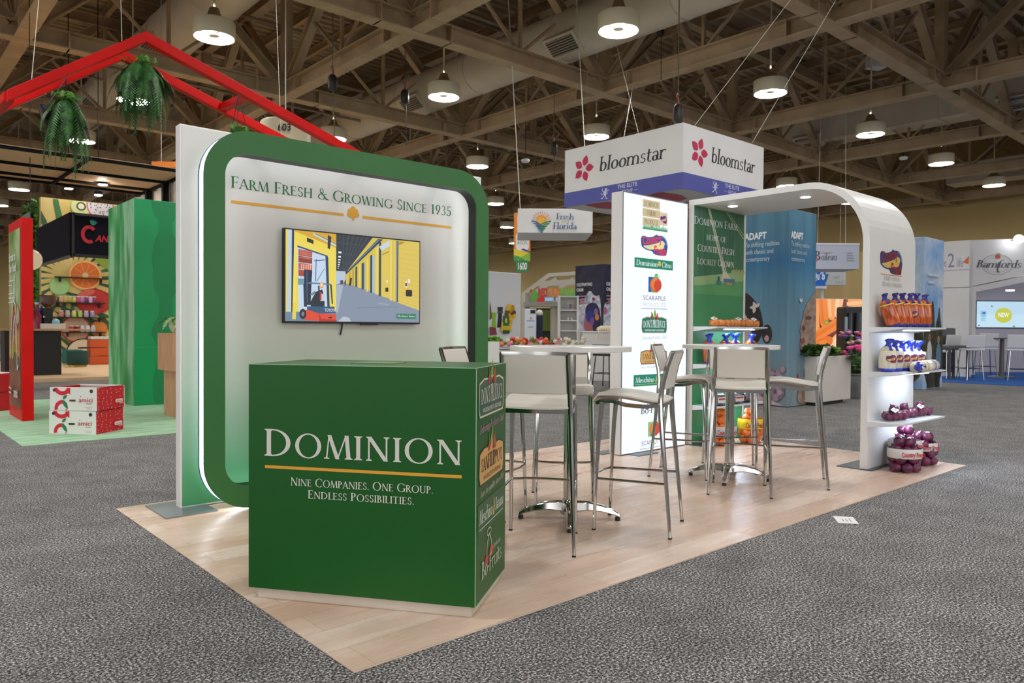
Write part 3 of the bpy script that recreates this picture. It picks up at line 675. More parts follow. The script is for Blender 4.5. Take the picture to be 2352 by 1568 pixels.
# right hand row of yellow doors
Q('#dcc24c', (.415, .56), (.62, 1), (1, 1), (1, .15), (.83, .235), (.62, .36), (.42, .44))
Q('#24394f', (.415, .565), (.66, .99), (.70, .99), (.42, .545)); Q('#6d92b8', (.43, .585), (.665, .985), (.675, .985), (.43, .578))
for x0, x1, v0, v1, c in ((.445, .452, .43, .585, '#b58c2a'), (.468, .474, .42, .62, '#7a6428'), (.488, .502, .41, .65, '#2a4a52'), (.515, .528, .40, .68, '#e9d264'), (.535, .552, .385, .70, '#27485c'), (.552, .560, .385, .70, '#7fa6c4'), (.573, .586, .36, .75, '#ead465'), (.60, .616, .35, .80, '#1f3f55'), (.618, .634, .35, .79, '#9ec2e2'), (.640, .650, .335, .88, '#ead465'), (.652, .661, .33, .90, '#f0dc70'), (.668, .685, .315, .96, '#233f58')):
    Q(c, (x0, v0), (x1, v0-.008), (x1, v1), (x0, v1-.015))
Q('#e2c857', (.690, .83), (.752, .88), (.752, .285), (.690, .31)); Q('#a98a2e', (.694, .815), (.748, .86), (.748, .845), (.694, .80)); Q('#c9d8e6', (.668, .90), (.752, .99), (.752, .92), (.69, .85))
Q('#ead566', (.755, .99), (.772, .99), (.770, .262), (.754, .265)); Q('#e3cb58', (.782, .99), (.803, .99), (.801, .25), (.781, .255)); Q('#27405a', (.803, .99), (.823, .99), (.821, .245), (.803, .25)); Q('#9fb6cc', (.808, .99), (.814, .99), (.812, .25), (.807, .25))
Q('#e0c65a', (.825, .985), (.992, .985), (.988, .155), (.822, .24)); Q('#b7912f', (.825, .985), (.88, .985), (.826, .935))
for k in range(12): Q('#cdb34c', (.825, .26+.058*k), (.99, .19+.063*k), (.99, .194+.063*k), (.825, .264+.058*k))
a.rr(.718*SW, .365*SH, .742*SW, .415*SH, .006, '#2a1c1c'); a.rr(.884*SW, .32*SH, .937*SW, .40*SH, .01, '#241618'); Q('#e8e4e0', (.877, .428), (.896, .428), (.896, .505), (.877, .505)); Q('#7d1f28', (.879, .444), (.894, .444), (.894, .485), (.879, .485)); Q('#eceae6', (.902, .485), (.920, .485), (.920, .535), (.902, .535)); Q('#f2f0ea', (.726, .475), (.737, .475), (.737, .505), (.726, .505))
Q('#1c2530', (.408, .415), (.413, .415), (.416, .46), (.412, .485), (.406, .46)); Q('#3a2326', (.437, .42), (.455, .42), (.462, .51), (.447, .51))
# left hand bay with the lift truck
Q('#efd94f', (0, 0), (.345, 0), (.345, 1), (0, 1)); Q('#d9a92c', (.05, 1), (.345, 1), (.345, .84), (.06, .985)); Q('#f0dc5a', (.02, .9), (.345, .80), (.345, .70), (.07, .84))
Q('#bfd3ea', (.015, 1), (.04, 1), (.03, 0), (.008, 0)); Q('#1e3954', (.04, 1), (.055, 1), (.048, .0), (.035, 0)); Q('#c9dcf2', (.075, .82), (.285, .735), (.30, .13), (.085, .09)); Q('#27507a', (.075, .835), (.285, .745), (.285, .73), (.075, .815)); Q('#1f4264', (.268, .74), (.288, .73), (.30, .14), (.283, .14))
Q('#f2df62', (.055, .9), (.076, .88), (.066, .03), (.043, .03)); Q('#efdc60', (.30, .76), (.314, .755), (.325, .17), (.312, .17)); Q('#f0dd66', (.325, .76), (.338, .755), (.345, .15), (.332, .2)); Q('#6d87a0', (.0, .0), (.345, 0), (.345, .12), (.0, .1)); Q('#ead750', (.046, .2), (.07, .2), (.066, .02), (.043, .02))
Q('#182028', (.14, .93), (.185, .905), (.185, .862), (.14, .885)); Q('#c2d6ee', (.185, .99), (.345, .88), (.345, .855), (.185, .965)); Q('#27507a', (.195, .985), (.345, .885), (.345, .879), (.195, .978)); Q('#1c2e44', (.285, .98), (.31, .96), (.30, .82), (.283, .83))
for k in range(4): Q(('#a9483c', '#c05a48', '#8f3a34', '#b24e40')[k], (.083, .50+.075*k), (.175, .49+.075*k), (.177, .555+.075*k), (.083, .57+.075*k))
for k in range(5): Q('#f0b9a0', (.10+.015*k, .575), (.108+.015*k, .575), (.108+.015*k, .63), (.10+.015*k, .63)); Q('#e39a84', (.09, .70+.02*k), (.172, .69+.02*k), (.172, .695+.02*k), (.09, .705+.02*k))
Q('#6f9aa8', (.08, .47), (.135, .47), (.125, .405), (.08, .40)); Q('#17263a', (.12, .57), (.175, .57), (.165, .18), (.125, .18)); Q('#34577c', (.135, .56), (.145, .56), (.145, .2), (.135, .2)); Q('#3a628a', (.20, .7), (.206, .7), (.202, .45), (.196, .45)); Q('#3a628a', (.19, .68), (.262, .70), (.262, .69), (.19, .67)); Q('#3a628a', (.205, .45), (.26, .6), (.262, .595), (.208, .445))
Q('#55789c', (.135, .40), (.15, .435), (.30, .43), (.31, .42), (.30, .415), (.15, .418)); Q('#1a2c42', (.115, .41), (.135, .42), (.14, .16), (.12, .16)); Q('#22405e', (.30, .42), (.312, .42), (.322, .2), (.312, .2)); Q('#203a56', (.215, .40), (.226, .40), (.235, .15), (.222, .15))
Q('#1c2433', (.165, .22), (.20, .33), (.245, .36), (.262, .26), (.262, .16), (.165, .16)); Q('#c3d0dd', (.232, .31), (.262, .31), (.262, .23), (.232, .23)); Q('#c22f34', (.228, .33), (.240, .33), (.240, .24), (.228, .24)); a.ell(.24*SW, .405*SH, .016, .022, '#f0a060'); a.ell(.24*SW, .41*SH, .01, .014, '#ffd7a8'); Q('#7a8a96', (.16, .3), (.195, .345), (.2, .32), (.175, .285))
Q('#2f567a', (.14, .165), (.33, .17), (.343, .10), (.23, .085), (.14, .12)); Q('#e4482f', (.12, .12), (.14, .13), (.22, .09), (.34, .085), (.345, .0), (.125, .01)); Q('#b5301f', (.22, .09), (.225, .0), (.345, .0), (.345, .02), (.24, .03)); Q('#1c1c20', (.29, .035), (.315, .038), (.315, .055), (.29, .05)); a.ell(.112*SW, .08*SH, .026, .036, '#1a1f28'); a.ell(.112*SW, .08*SH, .012, .017, '#77808c'); a.text('TOYOTA', .262*SW, .112*SH, .022, '#dfe8f2', font='sans', width=.078*SW, bold=.02)
meschino(a, .805*SW, .045*SH, .965*SW, .105*SH, '#107a58', '#d8f0e2', '#107a58')
a.build('screen', tv)

# ------------------------------------------------------------------ bar tables
def bar_table(x, y, z, rz, label):
    t = thing('bar_table', label, 'bar table', (x, y, 0), rz, 'round bar tables')
    m = MB(); n = 48; m.loft([(z-.03, .373, .373), (z-.0285, .375, .375), (z-.0015, .375, .375), (z, .373, .373)], mat('#dcdad5', .3), n); m.build('tabletop', t, smooth='auto')
    m = MB(); m.loft([(.10, .036, .036), (z-.05, .036, .036)], CHROME, 24); m.loft([(z-.05, .11, .11), (z-.03, .11, .11)], STEEL, 20); m.build('pole', t, smooth='auto')
    m = MB(); m.loft([(.035, .05, .05), (.05, .058, .058), (.105, .052, .052), (.125, .042, .042), (.13, .036, .036)], CHROME, 20); m.build('hub', t, smooth='auto')
    for k in range(4):
        m = MB(); a0 = pi/2*k; P = []; pr = ((.03, .085, .075, .06), (.12, .088, .062, .05), (.2, .075, .052, .04), (.28, .05, .046, .028), (.318, .03, .042, .022))
        vs = []; 
        for d_, zc, wd, ht in pr: vs += [(d_, -wd/2, zc-ht/2), (d_, wd/2, zc-ht/2), (d_, wd*.36, zc+ht/2), (d_, -wd*.36, zc+ht/2)]
        fs = [(0, 1, 2, 3), (16, 19, 18, 17)]
        for i in range(4):
            for q_ in range(4): fs.append((i*4+q_, (i+1)*4+q_, (i+1)*4+(q_+1) % 4, i*4+(q_+1) % 4))
        m.add(vs, fs, CHROME); m.move(Matrix.Rotation(a0, 4, 'Z')); f = m.build('foot_arm', t, bevel=.006, smooth='auto')
        g = MB(); g.loft([(0, .017, .017, .3), (.022, .015, .015, .3)], BLACK, 12); g.move(Matrix.Rotation(a0, 4, 'Z')); g.build('foot_pad', f)
    return t
bar_table(2.05, .96, 1.075, math.atan2(.236, -.212)+.05, 'round white bar table on a chrome pole nearest the green counter')
bar_table(3.95, 1.03, 1.063, math.atan2(-.296, .142), 'round white bar table on a chrome pole nearest the shelf arch')
# ------------------------------------------------------------------ bar stools
def make_stool():
    t = thing('bar_stool', 'x', 'bar stool')
    def leg(pts, r0, r1):
        m = MB(); n = len(pts); m.tube(pts, r0, CHROME, 4, rs=[r0+(r1-r0)*abs(k) for k in [i/(n-1) for i in range(n)]], sq=True); return m
    for s in (-1, 1):
        P = [(s*.215, -.245, .004), (s*.205, -.222, .25), (s*.195, -.198, .5), (s*.188, -.182, .68), (s*.184, -.178, .78), (s*.180, -.186, .86), (s*.176, -.212, .97), (s*.174, -.240, 1.052)]
        m = MB(); m.tube(P, .012, CHROME, 8, rs=[.0095, .0115, .014, .0155, .015, .0145, .014, .0135]); l = m.build('rear_leg', t, smooth='auto')
        f = MB(); f.box((s*.215, -.245, .004), (.02, .02, .008), BLACK); f.build('foot_cap', l)
        P = [(s*.19, .205, .004), (s*.187, .195, .3), (s*.182, .18, .6), (s*.178, .165, .755)]
        m = MB(); m.tube(P, .012, CHROME, 8, rs=[.0095, .0118, .014, .015]); l = m.build('front_leg', t, smooth='auto')
        f = MB(); f.box((s*.19, .205, .004), (.02, .02, .008), BLACK); f.build('foot_cap', l)
    m = MB()
    for s in (-1, 1):
        m.tube([(s*.184, -.185, .752), (s*.184, -.09, .738), (s*.182, .02, .742), (s*.18, .1, .762), (s*.178, .165, .764), (s*.177, .2, .745)], .0125, CHROME, 4, sq=True)
    m.bar((-.178, .165, .752), (.178, .165, .752), .025, .025, CHROME); m.bar((-.184, -.175, .748), (.184, -.175, .748), .02, .03, CHROME); m.build('seat_frame', t, smooth='auto')
    m = MB(); W_ = 12; Lr = 14; vs = []; fs = []
    def zc(y): return .775+.018*math.cos((y-.11)*9)*(1 if y > -.06 else 1)-.0*y-(.05 if y > .2 else 0)*((y-.2)/.03)
    for top in (1, 0):
        for j in range(Lr+1):
            y = -.19+.41*j/Lr
            for i in range(W_+1):
                x = -.185+.37*i/W_; e = min(1, (1-abs(i-W_/2)/(W_/2))*5, (1-abs(j-Lr/2)/(Lr/2))*5); e = math.sqrt(max(0, 1-(1-e)**2))
                z = zc(y)+(.004-.012*(1-(x/.185)**2)*.5)
                vs.append((x, y, z+.010*e+.008 if top else z-.016*e-.002))
    n = (Lr+1)*(W_+1)
    for j in range(Lr):
        for i in range(W_):
            q_ = j*(W_+1)+i; fs += [(q_, q_+1, q_+W_+2, q_+W_+1), (n+q_, n+q_+W_+1, n+q_+W_+2, n+q_+1)]
    for i in range(W_): fs += [(i, n+i, n+i+1, i+1), (Lr*(W_+1)+i, Lr*(W_+1)+i+1, n+Lr*(W_+1)+i+1, n+Lr*(W_+1)+i)]
    for j in range(Lr): fs += [(j*(W_+1), (j+1)*(W_+1), n+(j+1)*(W_+1), n+j*(W_+1)), (j*(W_+1)+W_, n+j*(W_+1)+W_, n+(j+1)*(W_+1)+W_, (j+1)*(W_+1)+W_)]
    m.add(vs, fs, LEATHER); m.build('seat', t, smooth='auto')
    m = MB(); vs = []; fs = []
    rows = ((.838, -.184), (.90, -.192), (.97, -.208), (1.045, -.232)); K = 8
    for off, ins in ((.018, .004), (-.014, .004)):
        for z, y in rows:
            for k in range(K+1):
                x = -.166+.332*k/K; vs.append((x, y-.003+off*(1 if 0 < k < K else .55)-.010*(1-(x/.166)**2), z))
    R_ = len(rows); n = R_*(K+1)
    for j in range(R_-1):
        for k in range(K):
            q_ = j*(K+1)+k; fs += [(q_, q_+1, q_+K+2, q_+K+1), (n+q_, n+q_+K+1, n+q_+K+2, n+q_+1)]
        fs += [(j*(K+1), (j+1)*(K+1), n+(j+1)*(K+1), n+j*(K+1)), (j*(K+1)+K, n+j*(K+1)+K, n+(j+1)*(K+1)+K, (j+1)*(K+1)+K)]
    for k in range(K): fs += [(k, n+k, n+k+1, k+1), ((R_-1)*(K+1)+k, (R_-1)*(K+1)+k+1, n+(R_-1)*(K+1)+k+1, n+(R_-1)*(K+1)+k)]
    m.add(vs, fs, LEATHER); m.build('backrest', t, smooth='auto', bevel=.004)
    m = MB(); m.tube([(-.174, -.240, 1.052), (-.1, -.247, 1.053), (0, -.250, 1.053), (.1, -.247, 1.053), (.174, -.240, 1.052)], .010, CHROME, 4, sq=True); m.build('top_rail', t, smooth='auto')
    m = MB()
    for s in (-1, 1): m.tube([(s*.203, -.217, .305), (s*.187, .195, .305)], .0075, CHROME, 8)
    m.tube([(-.187, .195, .305), (-.1, .225, .305), (0, .235, .305), (.1, .225, .305), (.187, .195, .305)], .0075, CHROME, 8); m.build('footrest', t, smooth='auto')
    return t
st0 = None
for x, y, fx, fy, lb in ((1.57, .73, .77, .63, 'white bar stool with its back to the camera, right beside the green counter'),
    (2.25, .6, -.45, .89, 'white bar stool seen side-on at the right of the nearer table, facing left'),
    (2.38, 1.33, -.7, -.72, 'white bar stool on the far side of the nearer table, facing the camera'),
    (1.765, 1.43, .45, -.89, 'white bar stool mostly hidden behind the counter, in front of the display wall'),
    (3.64, .75, .85, .53, 'white bar stool with its square beige back to the camera at the farther table'),
    (4.2, .63, -.5, .866, 'white bar stool seen side-on at the right of the farther table'),
    (3.82, 1.36, .42, -.906, 'white bar stool at the left of the farther table, in front of the light tower'),
    (4.30, 1.24, -.8, -.6, 'white bar stool behind the pole of the farther table, facing the camera')):
    o = make_stool() if st0 is None else copy_tree(st0); st0 = st0 or o
    o.location = (x, y, 0); o.rotation_euler = (0, 0, math.atan2(fy, fx)-pi/2); o['label'] = lb; o['group'] = 'white bar stools on the wood floor'
# floor sticker
p = on_floor(1942, 1194, -.004); t = thing('floor_sticker', 'small white paper sticker on the grey carpet near the wood floor edge', 'sticker', p, .62)
m = MB(); m.box((0, 0, .001), (.17, .12, .002), mat('#eeeeec', .5)); m.build('paper', t)
M0 = Matrix.Translation(p) @ Matrix.Rotation(.62, 4, 'Z'); a = Art(M0 @ Vector((-.085, -.06, .002)), M0.to_3x3() @ Vector((1, 0, 0)), M0.to_3x3() @ Vector((0, 1, 0)), base=.0004)
for k in range(3): a.rect(.04, .03+.022*k, .12-.01*k, .038+.022*k, '#9a9a9a')
a.build('print', t)
# ------------------------------------------------------------------ logo light tower
t = thing('light_tower', 'tall white backlit light tower printed with a column of produce company logos', 'light box', (4.6, 2.33, 0))
m = MB(); m.span((4.088, 2.268, .006), (5.105, 2.402, 2.462), WHITE); m.build('cabinet', t, world=True, bevel=.003)
m = MB(); m.span((4.098, 2.2635, .012), (5.096, 2.2685, 2.452), mat('#f0f7ff', .4, emit=1.08)); m.build('lit_face', t, world=True)
m = MB(); AL = mat('#9aa0a6', .35, .8)
m.band([(4.088, .006), (5.105, .006), (5.105, 2.462), (4.088, 2.462)], [(4.098, .012), (5.096, .012), (5.096, 2.452), (4.098, 2.452)], 2.262, 2.2685, AL); m.build('rim', t, world=True)
m = MB(); m.span((4.20, 2.14, 0), (4.5, 2.262, .007), mat('#6f767c', .4, .5)); m.span((4.0, 2.41, 0), (4.3, 2.55, .007), mat('#6f767c', .4, .5)); m.build('foot_plate', t, world=True)
TO = (4.09, 2.2632, 0)
def country(a, cx, cy, s, red='#dd3f58', blue='#1b4fa0', sun='#f1e2a8', ky=.52):
    P = lambda *p: [(cx+x*s, cy+y*s*ky) for x, y in p]
    a.blob(P((-.52, -.12), (-.48, -.22), (-.3, -.33), (-.08, -.34), (-.06, -.50), (.46, -.52), (.48, -.3), (.52, 0), (.46, .28), (.3, .44), (.12, .40), (.06, .47), (-.05, .33), (-.3, .26), (-.46, .34), (-.54, .2)), blue)
    a.blob(P((-.5, -.14), (-.25, -.10), (.1, .06), (.3, .14), (.38, .02), (.36, -.2), (.0, -.25), (-.25, -.30)), sun)
    for k in range(9):
        q_ = math.radians(-10+12*k); a.line(P((.24+.20*math.cos(q_), .08+.26*math.sin(q_)), (.24+.24*math.cos(q_), .08+.31*math.sin(q_))), .016*s, '#8fc3ea')
    a.ell(cx+.27*s, cy+.06*s*ky, .12*s, .13*s*ky, sun)
    a.text('Country', cx-.47*s, cy-.10*s*ky, .40*s*ky, red, font='sans', width=.76*s, rot=9, bold=.045, shear=.05)
    a.text('Fresh', cx-.04*s, cy-.46*s*ky, .40*s*ky, red, font='sans', width=.48*s, rot=-2, bold=.045)
def scara(a, x0, y0, w_, h_, flip=False):
    a.rect(x0, y0, x0+.75*w_, y0+h_*.95, '#1a63b8' if not flip else '#8fce86'); a.polys([rrect(x0+.22*w_, y0-.01*h_, x0+.75*w_, y0+.5*h_, .08*w_, 4)], '#5cb85a' if not flip else '#1a63b8')
    a.ell(x0+.58*w_, y0+.48*h_, .46*w_, .46*h_, '#e0603a'); a.ell(x0+.50*w_, y0+.52*h_, .30*w_, .38*h_, '#f08a3c'); a.ell(x0+.70*w_, y0+.42*h_, .28*w_, .36*h_, '#d8452f'); a.leaf(x0+.45*w_, y0+.95*h_, .35*w_, .25*w_, 25, '#7cc46a'); a.line([(x0+.7*w_, y0+.85*h_), (x0+.9*w_, y0+1.05*h_)], .03*w_, '#4a7d3a')
E_ = dict(eps=.00015, base=.0006, emit=.9)
a = Art(TO, (1, 0, 0), **E_)
for k in range(3): a.rect(.285, 2.345-.085*k, .555, 2.422-.085*k, ('#d9c7a0', '#d2be94', '#dccaa6')[k])
for k, (s_, w_) in enumerate((('DOMINION', .22), ('FARM', .12), ('PRODUCE', .21))): a.text(s_, .42, 2.362-.085*k, .046, '#4a3826', width=w_, al='c', bold=.02)
a.rect(.42, 2.17, .438, 2.18, '#9c8a68'); a.rect(.42, 2.165, .438, 2.175+.0, '#9c8a68'); a.rect(.43, 2.155, .446, 2.18, '#9c8a68'); a.rect(.42, 2.155, .44, 2.176, '#9c8a68')
a.rect(.42, 2.14, .438, 2.176, '#9c8a68'); a.rect(.55, 2.20, .672, 2.325, '#dfceA8'); country(a, .612, 2.262, .1, '#7d2f80', '#4a2f86', '#f0b46a', .8); a.rect(.605, 2.14, .614, 2.2, '#9c8a68')
gp = [(.285, 2.145)]
for k in range(26): gp.append((.285+.387*(k+.5)/26, 2.178+.012*(k % 3))); gp.append((.285+.387*(k+1)/26, 2.158))
gp.append((.672, 2.14)); a.polys([gp], '#66b58c'); a.rect(.285, 2.138, .672, 2.15, '#3a8f62'); a.build('farm_sign_logo', t)
a = Art(TO, (1, 0, 0), **E_); country(a, .478, 2.008, .40); a.build('sunrise_logo', t)
a = Art(TO, (1, 0, 0), **E_); a.rect(.172, 1.768, .771, 1.861, '#0f8a6c'); a.text('Dominion', .20, 1.79, .052, '#ffffff', width=.325, shear=.12, track=.02); a.text('Citrus', .59, 1.79, .052, '#ffffff', width=.16, shear=.12, track=.02)
for dx, dy in ((0, .02), (-.012, .008), (.012, .008), (-.006, .03), (.007, .03)): a.ell(.553+dx, 1.805+dy, .012, .012, '#f0c24a')
a.rect(.55, 1.79, .557, 1.81, '#e8b53c'); a.build('citrus_banner_logo', t)
a = Art(TO, (1, 0, 0), **E_); scara(a, .385, 1.54, .2, .155); a.text('SCARAFILE', .480, 1.463, .046, '#6c6480', font='sans', width=.35, al='c'); a.text('PRODUCE LTD', .480, 1.40, .042, '#cfcfe0', font='sans', width=.37, al='c'); a.rect(.277, 1.378, .678, 1.384, '#7f9ab8'); a.build('plum_logo', t)
a = Art(TO, (1, 0, 0), **E_); dons(a, .288, 1.148, .684, 1.318, '#177a62', '#ffffff', '#b9b9c4'); a.build('green_badge_logo', t)
a = Art(TO, (1, 0, 0), **E_); sanf(a, .275, .85, .69, .99, '#a9a9b4'); a.build('yellow_badge_logo', t)
a = Art(TO, (1, 0, 0), **E_); meschino(a, .176, .637, .78, .747, '#0f8a6c', '#ffffff', '#d8e070'); a.build('banana_banner_logo', t)
a = Art(TO, (1, 0, 0), **E_); bofruits(a, .29, .37, .70, '#3c4a5c', .085, '#7dbb7a'); a.build('cherry_logo', t)
a = Art(TO, (1, 0, 0), **E_); scara(a, .40, .142, .19, .15, True); a.text('SCAFRUTTA', .48, .065, .044, '#6c6480', font='sans', width=.36, al='c'); a.rect(.277, .03, .678, .036, '#9aa8b8'); a.build('second_plum_logo', t)

# ------------------------------------------------------------------ display arch with shelves
XA, XB = 5.162, 6.15
arch = thing('shelf_arch', 'white display arch with one curved corner, shelves and a green farm panel', 'display arch', (5.65, 1.35, 0))
out = [(2.292, 0), (2.292, 2.505)]; inn = [(2.232, 0), (2.232, 2.447)]
for k in range(15):
    q_ = pi/2*k/14; out.append((1.03-.56*math.sin(q_), 1.945+.56*math.cos(q_))); inn.append((1.03-.502*math.sin(q_), 1.945+.502*math.cos(q_)))
out.append((.47, 0)); inn.append((.528, 0))
m = MB(); m.prism(out+inn[::-1], XA, XB, noisy('white_arch_laminate', '#e3e2df', '#e8e7e4', 2, .38)); m.build('shell', arch, world=True, bevel=.002)
def _farm(nt, b):
    v = mapped(nt, (14, 1, .8)); n = N(nt, 'ShaderNodeTexNoise'); n.inputs['Scale'].default_value = 3; n.inputs['Detail'].default_value = 4; nt.links.new(v, n.inputs['Vector'])
    nt.links.new(ramp(nt, n.outputs[0], [(.3, '#2c5f44'), (.7, '#427a57')]), b.inputs['Base Color'])
FARM = nodes_mat('printed_crop_field', _farm, .45)
m = MB(); m.span((XA+.004, 2.226, .006), (6.10, 2.2325, 2.445), mat('#3f8a5a', .42)); gp = m.build('green_panel', arch, world=True)
a = Art((5.162, 2.2258, 0), (1, 0, 0), eps=.00015, base=.0003)
a.rect(.01, 1.62, .93, 2.44, FARM); a.polys([[(.01, 1.62), (.93, 1.66), (.93, 1.82), (.01, 1.72)]], '#8fb07a'); a.polys([[(.01, 1.55), (.93, 1.55), (.93, 1.72), (.01, 1.63)]], '#56995f')
a.polys([[(.24, 2.44), (.275, 2.44), (.60, 1.80), (.72, 1.70), (.50, 1.70), (.53, 1.80)]], '#c9bfae'); a.polys([[(.255, 2.44), (.262, 2.44), (.585, 1.80), (.565, 1.80)]], '#5f8a5e')
a.line([(.58, 2.44), (.93, 2.18)], .012, '#a9b592'); a.line([(.62, 2.44), (.93, 2.22)], .008, '#a9b592')
a.rect(.40, 1.655, .50, 1.70, '#2f7a66'); a.rect(.43, 1.70, .47, 1.745, '#22584f'); a.rect(.54, 1.69, .76, 1.73, '#4a6f8a'); a.rect(.60, 1.665, .70, 1.69, '#b08a4c'); a.rect(.56, 1.655, .58, 1.69, '#5c7a7a'); a.rect(.72, 1.655, .74, 1.69, '#5c7a7a')
for k in range(14): a.ell(.70+.018*k, 1.80+.012*(k % 3), .014, .02, '#9aa86a')
a.build('farm_photo', gp)
a = Art((5.162, 2.2245, 0), (1, 0, 0), base=.0006); LT = '#e6e9e4'
for s_, z, h_, w2 in (('Dominion Farm', 2.262, .078, .80), ('HOME OF', 2.115, .055, .36), ('Country Fresh', 1.99, .07, .68), ('Locally Grown', 1.855, .068, .68)):
    a = Art((5.162, 2.2245, 0), (1, 0, 0), base=.0006); a.text(s_, .40, z, h_, LT, width=w2, al='c', sc=s_ != 'HOME OF'); a.build('panel_lettering', gp)
LEDM = mat('#d6e9ff', emit=130.0); SHW = mat('#dfe3e6', .3)
def shelf(yw, z, zt=.05):
    m = MB(); m.prism([(yw, z-zt), (yw, z), (yw-.28, z), (yw-.28, z-.014)], XA, XB-.02, SHW); s = m.build('shelf', arch, world=True, bevel=.0015)
    m = MB(); m.bar((XA+.3, yw-.17, z-.0285), (XB-.12, yw-.17, z-.0285), .012, .004, LEDM); m.build('light_strip', s, world=True)
for z in (1.214, .835, .415): shelf(.47, z)
for z in (1.214, .83, .41): shelf(2.226, z)
def downlight(x, y):
    m = MB(); m.loft([(2.4385, .052, .052, x, y), (2.447, .058, .058, x, y)], WHITE, 20); d = m.build('downlight_ring', arch, world=True)
    m = MB(); m.loft([(2.4365, .044, .044, x, y), (2.4384, .044, .044, x, y)], mat('#f4f8ff', emit=26), 20); m.build('downlight_lens', d, world=True)
p1, p2 = on_floor(1683, 474, 2.437), on_floor(1850, 453, 2.437)
downlight(p1.x, p1.y); downlight(p2.x, p2.y)
for ya, yb in ((.42, .72), (2.05, 2.42)):
    m = MB(); m.span((XA-.02, ya, 0), (XA+.42, yb, .007), mat('#54585c', .4, .5)); m.build('foot_plate', arch, world=True)
a = Art((5.162, .4695, 0), (1, 0, 0), base=.0006); country(a, .45, 1.80, .46, '#8f2f3a', '#2f3f78', '#d9b45a', .5); a.rect(.22, 1.672, .69, 1.678, '#d9a24a'); a.text('Family Owned', .46, 1.625, .04, '#a9a8a4', width=.34, al='c', sc=True); a.text('Proudly Canadian', .47, 1.572, .04, '#a9a8a4', width=.42, al='c', sc=True); a.build('sunrise_logo', arch)

# ------------------------------------------------------------------ produce
YON = noisy('yellow_onion_skin', '#c9682a', '#e59a4e', 6, .35, stretch=(3, 3, 1)); RON = noisy('red_onion_skin', '#4a1838', '#7a3558', 6, .25, stretch=(3, 3, 1))
ORN = noisy('orange_skin', '#e0702c', '#ee8a3e', 30, .4)
CARB = noisy('carrots_in_film', '#8f3408', '#dc661f', 9, .25, stretch=(7, 7, .5), **{'Coat Weight': .6}); PARB = noisy('parsnips_in_film', '#d9d0b2', '#efe9d8', 9, .22, stretch=(4, 4, .8), **{'Coat Weight': .6})
BLUEF = noisy('blue_printed_film', '#1426a8', '#2a48d8', 18, .18, **{'Coat Weight': .8}); POTB = noisy('potatoes_in_film', '#3a3236', '#8f8a8c', 14, .25)
onion_me = {}
def onion(mt, r):
    k = (mt.name, r)
    if k not in onion_me:
        m = MB(); n = 14; m.loft([(-r*.93, r*.12, r*.12), (-r*.86, r*.42, r*.42), (-r*.6, r*.78, r*.78), (-r*.2, r*.99, r*.99), (r*.15, r, r), (r*.5, r*.8, r*.8), (r*.78, r*.45, r*.45), (r*.92, r*.2, r*.2), (r*1.12, r*.07, r*.07), (r*1.25, r*.1, r*.1)], mt, n)
        o = m.build('onion', smooth=True); onion_me[k] = o.data; bpy.data.objects.remove(o)
    return onion_me[k]
def net_bag(name, label, cat, loc, pts, mt, r, rz=0, group=None, tagpos=None, band=None, tie=None, tagcol='#efeeec', bandtxt='Country Fresh'):
    t = thing(name, label, cat, loc, rz, group)
    for (x, y, z) in pts:
        o = bpy.data.objects.new('onion', onion(mt, r)); COL.objects.link(o); o.parent = t; o.location = (x, y, z)
        o.rotation_euler = (random.uniform(-.9, .9), random.uniform(-.9, .9), random.uniform(0, 6)); e = random.uniform(.9, 1.08); o.scale = (e, e, e)
    if tagpos:
        x, y, z, tilt = tagpos; m = MB(); m.box((0, 0, 0), (.10, .045, .006), mat(tagcol, .4)); m.box((0, 0, .0035), (.05, .02, .002), mat('#8d8f96', .5)); m.move(Matrix.Translation((x, y, z)) @ Matrix.Rotation(tilt, 4, 'X') @ Matrix.Rotation(.3, 4, 'Z')); m.build('paper_tag', t, bevel=.002)
    if tie:
        m = MB(); m.loft([(0, .02, .02), (.02, .012, .012), (.045, .03, .026, 0, 0, .25), (.06, .036, .03, 0, 0, .3)], mt if tie == 1 else tie, 12); m.move(Matrix.Translation((pts[-1][0], pts[-1][1], pts[-1][2]+r*.8))); m.build('gathered_top', t, smooth=True)
    if band:
        z0, z1, rx, ry, col, tcol = band; m = MB(); m.loft([(z0, rx, ry), (z0+.01, rx+.006, ry+.006), (z1-.01, rx+.006, ry+.006), (z1, rx, ry)], mat(col, .35), 20, caps=False); b = m.build('printed_band', t, smooth=True)
        M0 = WM(t); O = M0 @ Vector((-rx*.75, -ry-.008, z0+.02)); a = Art(O, M0.to_3x3() @ Vector((1, 0, 0)), base=.001); a.text(bandtxt, 0, 0, (z1-z0)*.5, tcol, font='sans', width=rx*1.5, bold=.04); a.build('band_lettering', b)
    return t
FC = math.radians(-38)   # faces turned a little towards the aisle
def row(n, dx, r, jit=.012): return [((k-(n-1)/2)*dx, random.uniform(-jit, jit), r*.95) for k in range(n)]
for x, lb, n in ((5.33, 'net of yellow onions at the left end of the top green-side shelf', 4), (5.62, 'net of yellow onions in the middle of the top green-side shelf', 4), (5.92, 'net of yellow onions at the right end of the top green-side shelf', 4)):
    pts = row(n, .072, .04)+[(-.03, .07, .038), (.05, .07, .038)]
    net_bag('onion_net', lb, 'bag of onions', (x, 2.02, 1.214), pts, YON, .04, 0, 'yellow onion nets', tagpos=(-.09 if x < 5.5 else .07, .01, .083, .5))
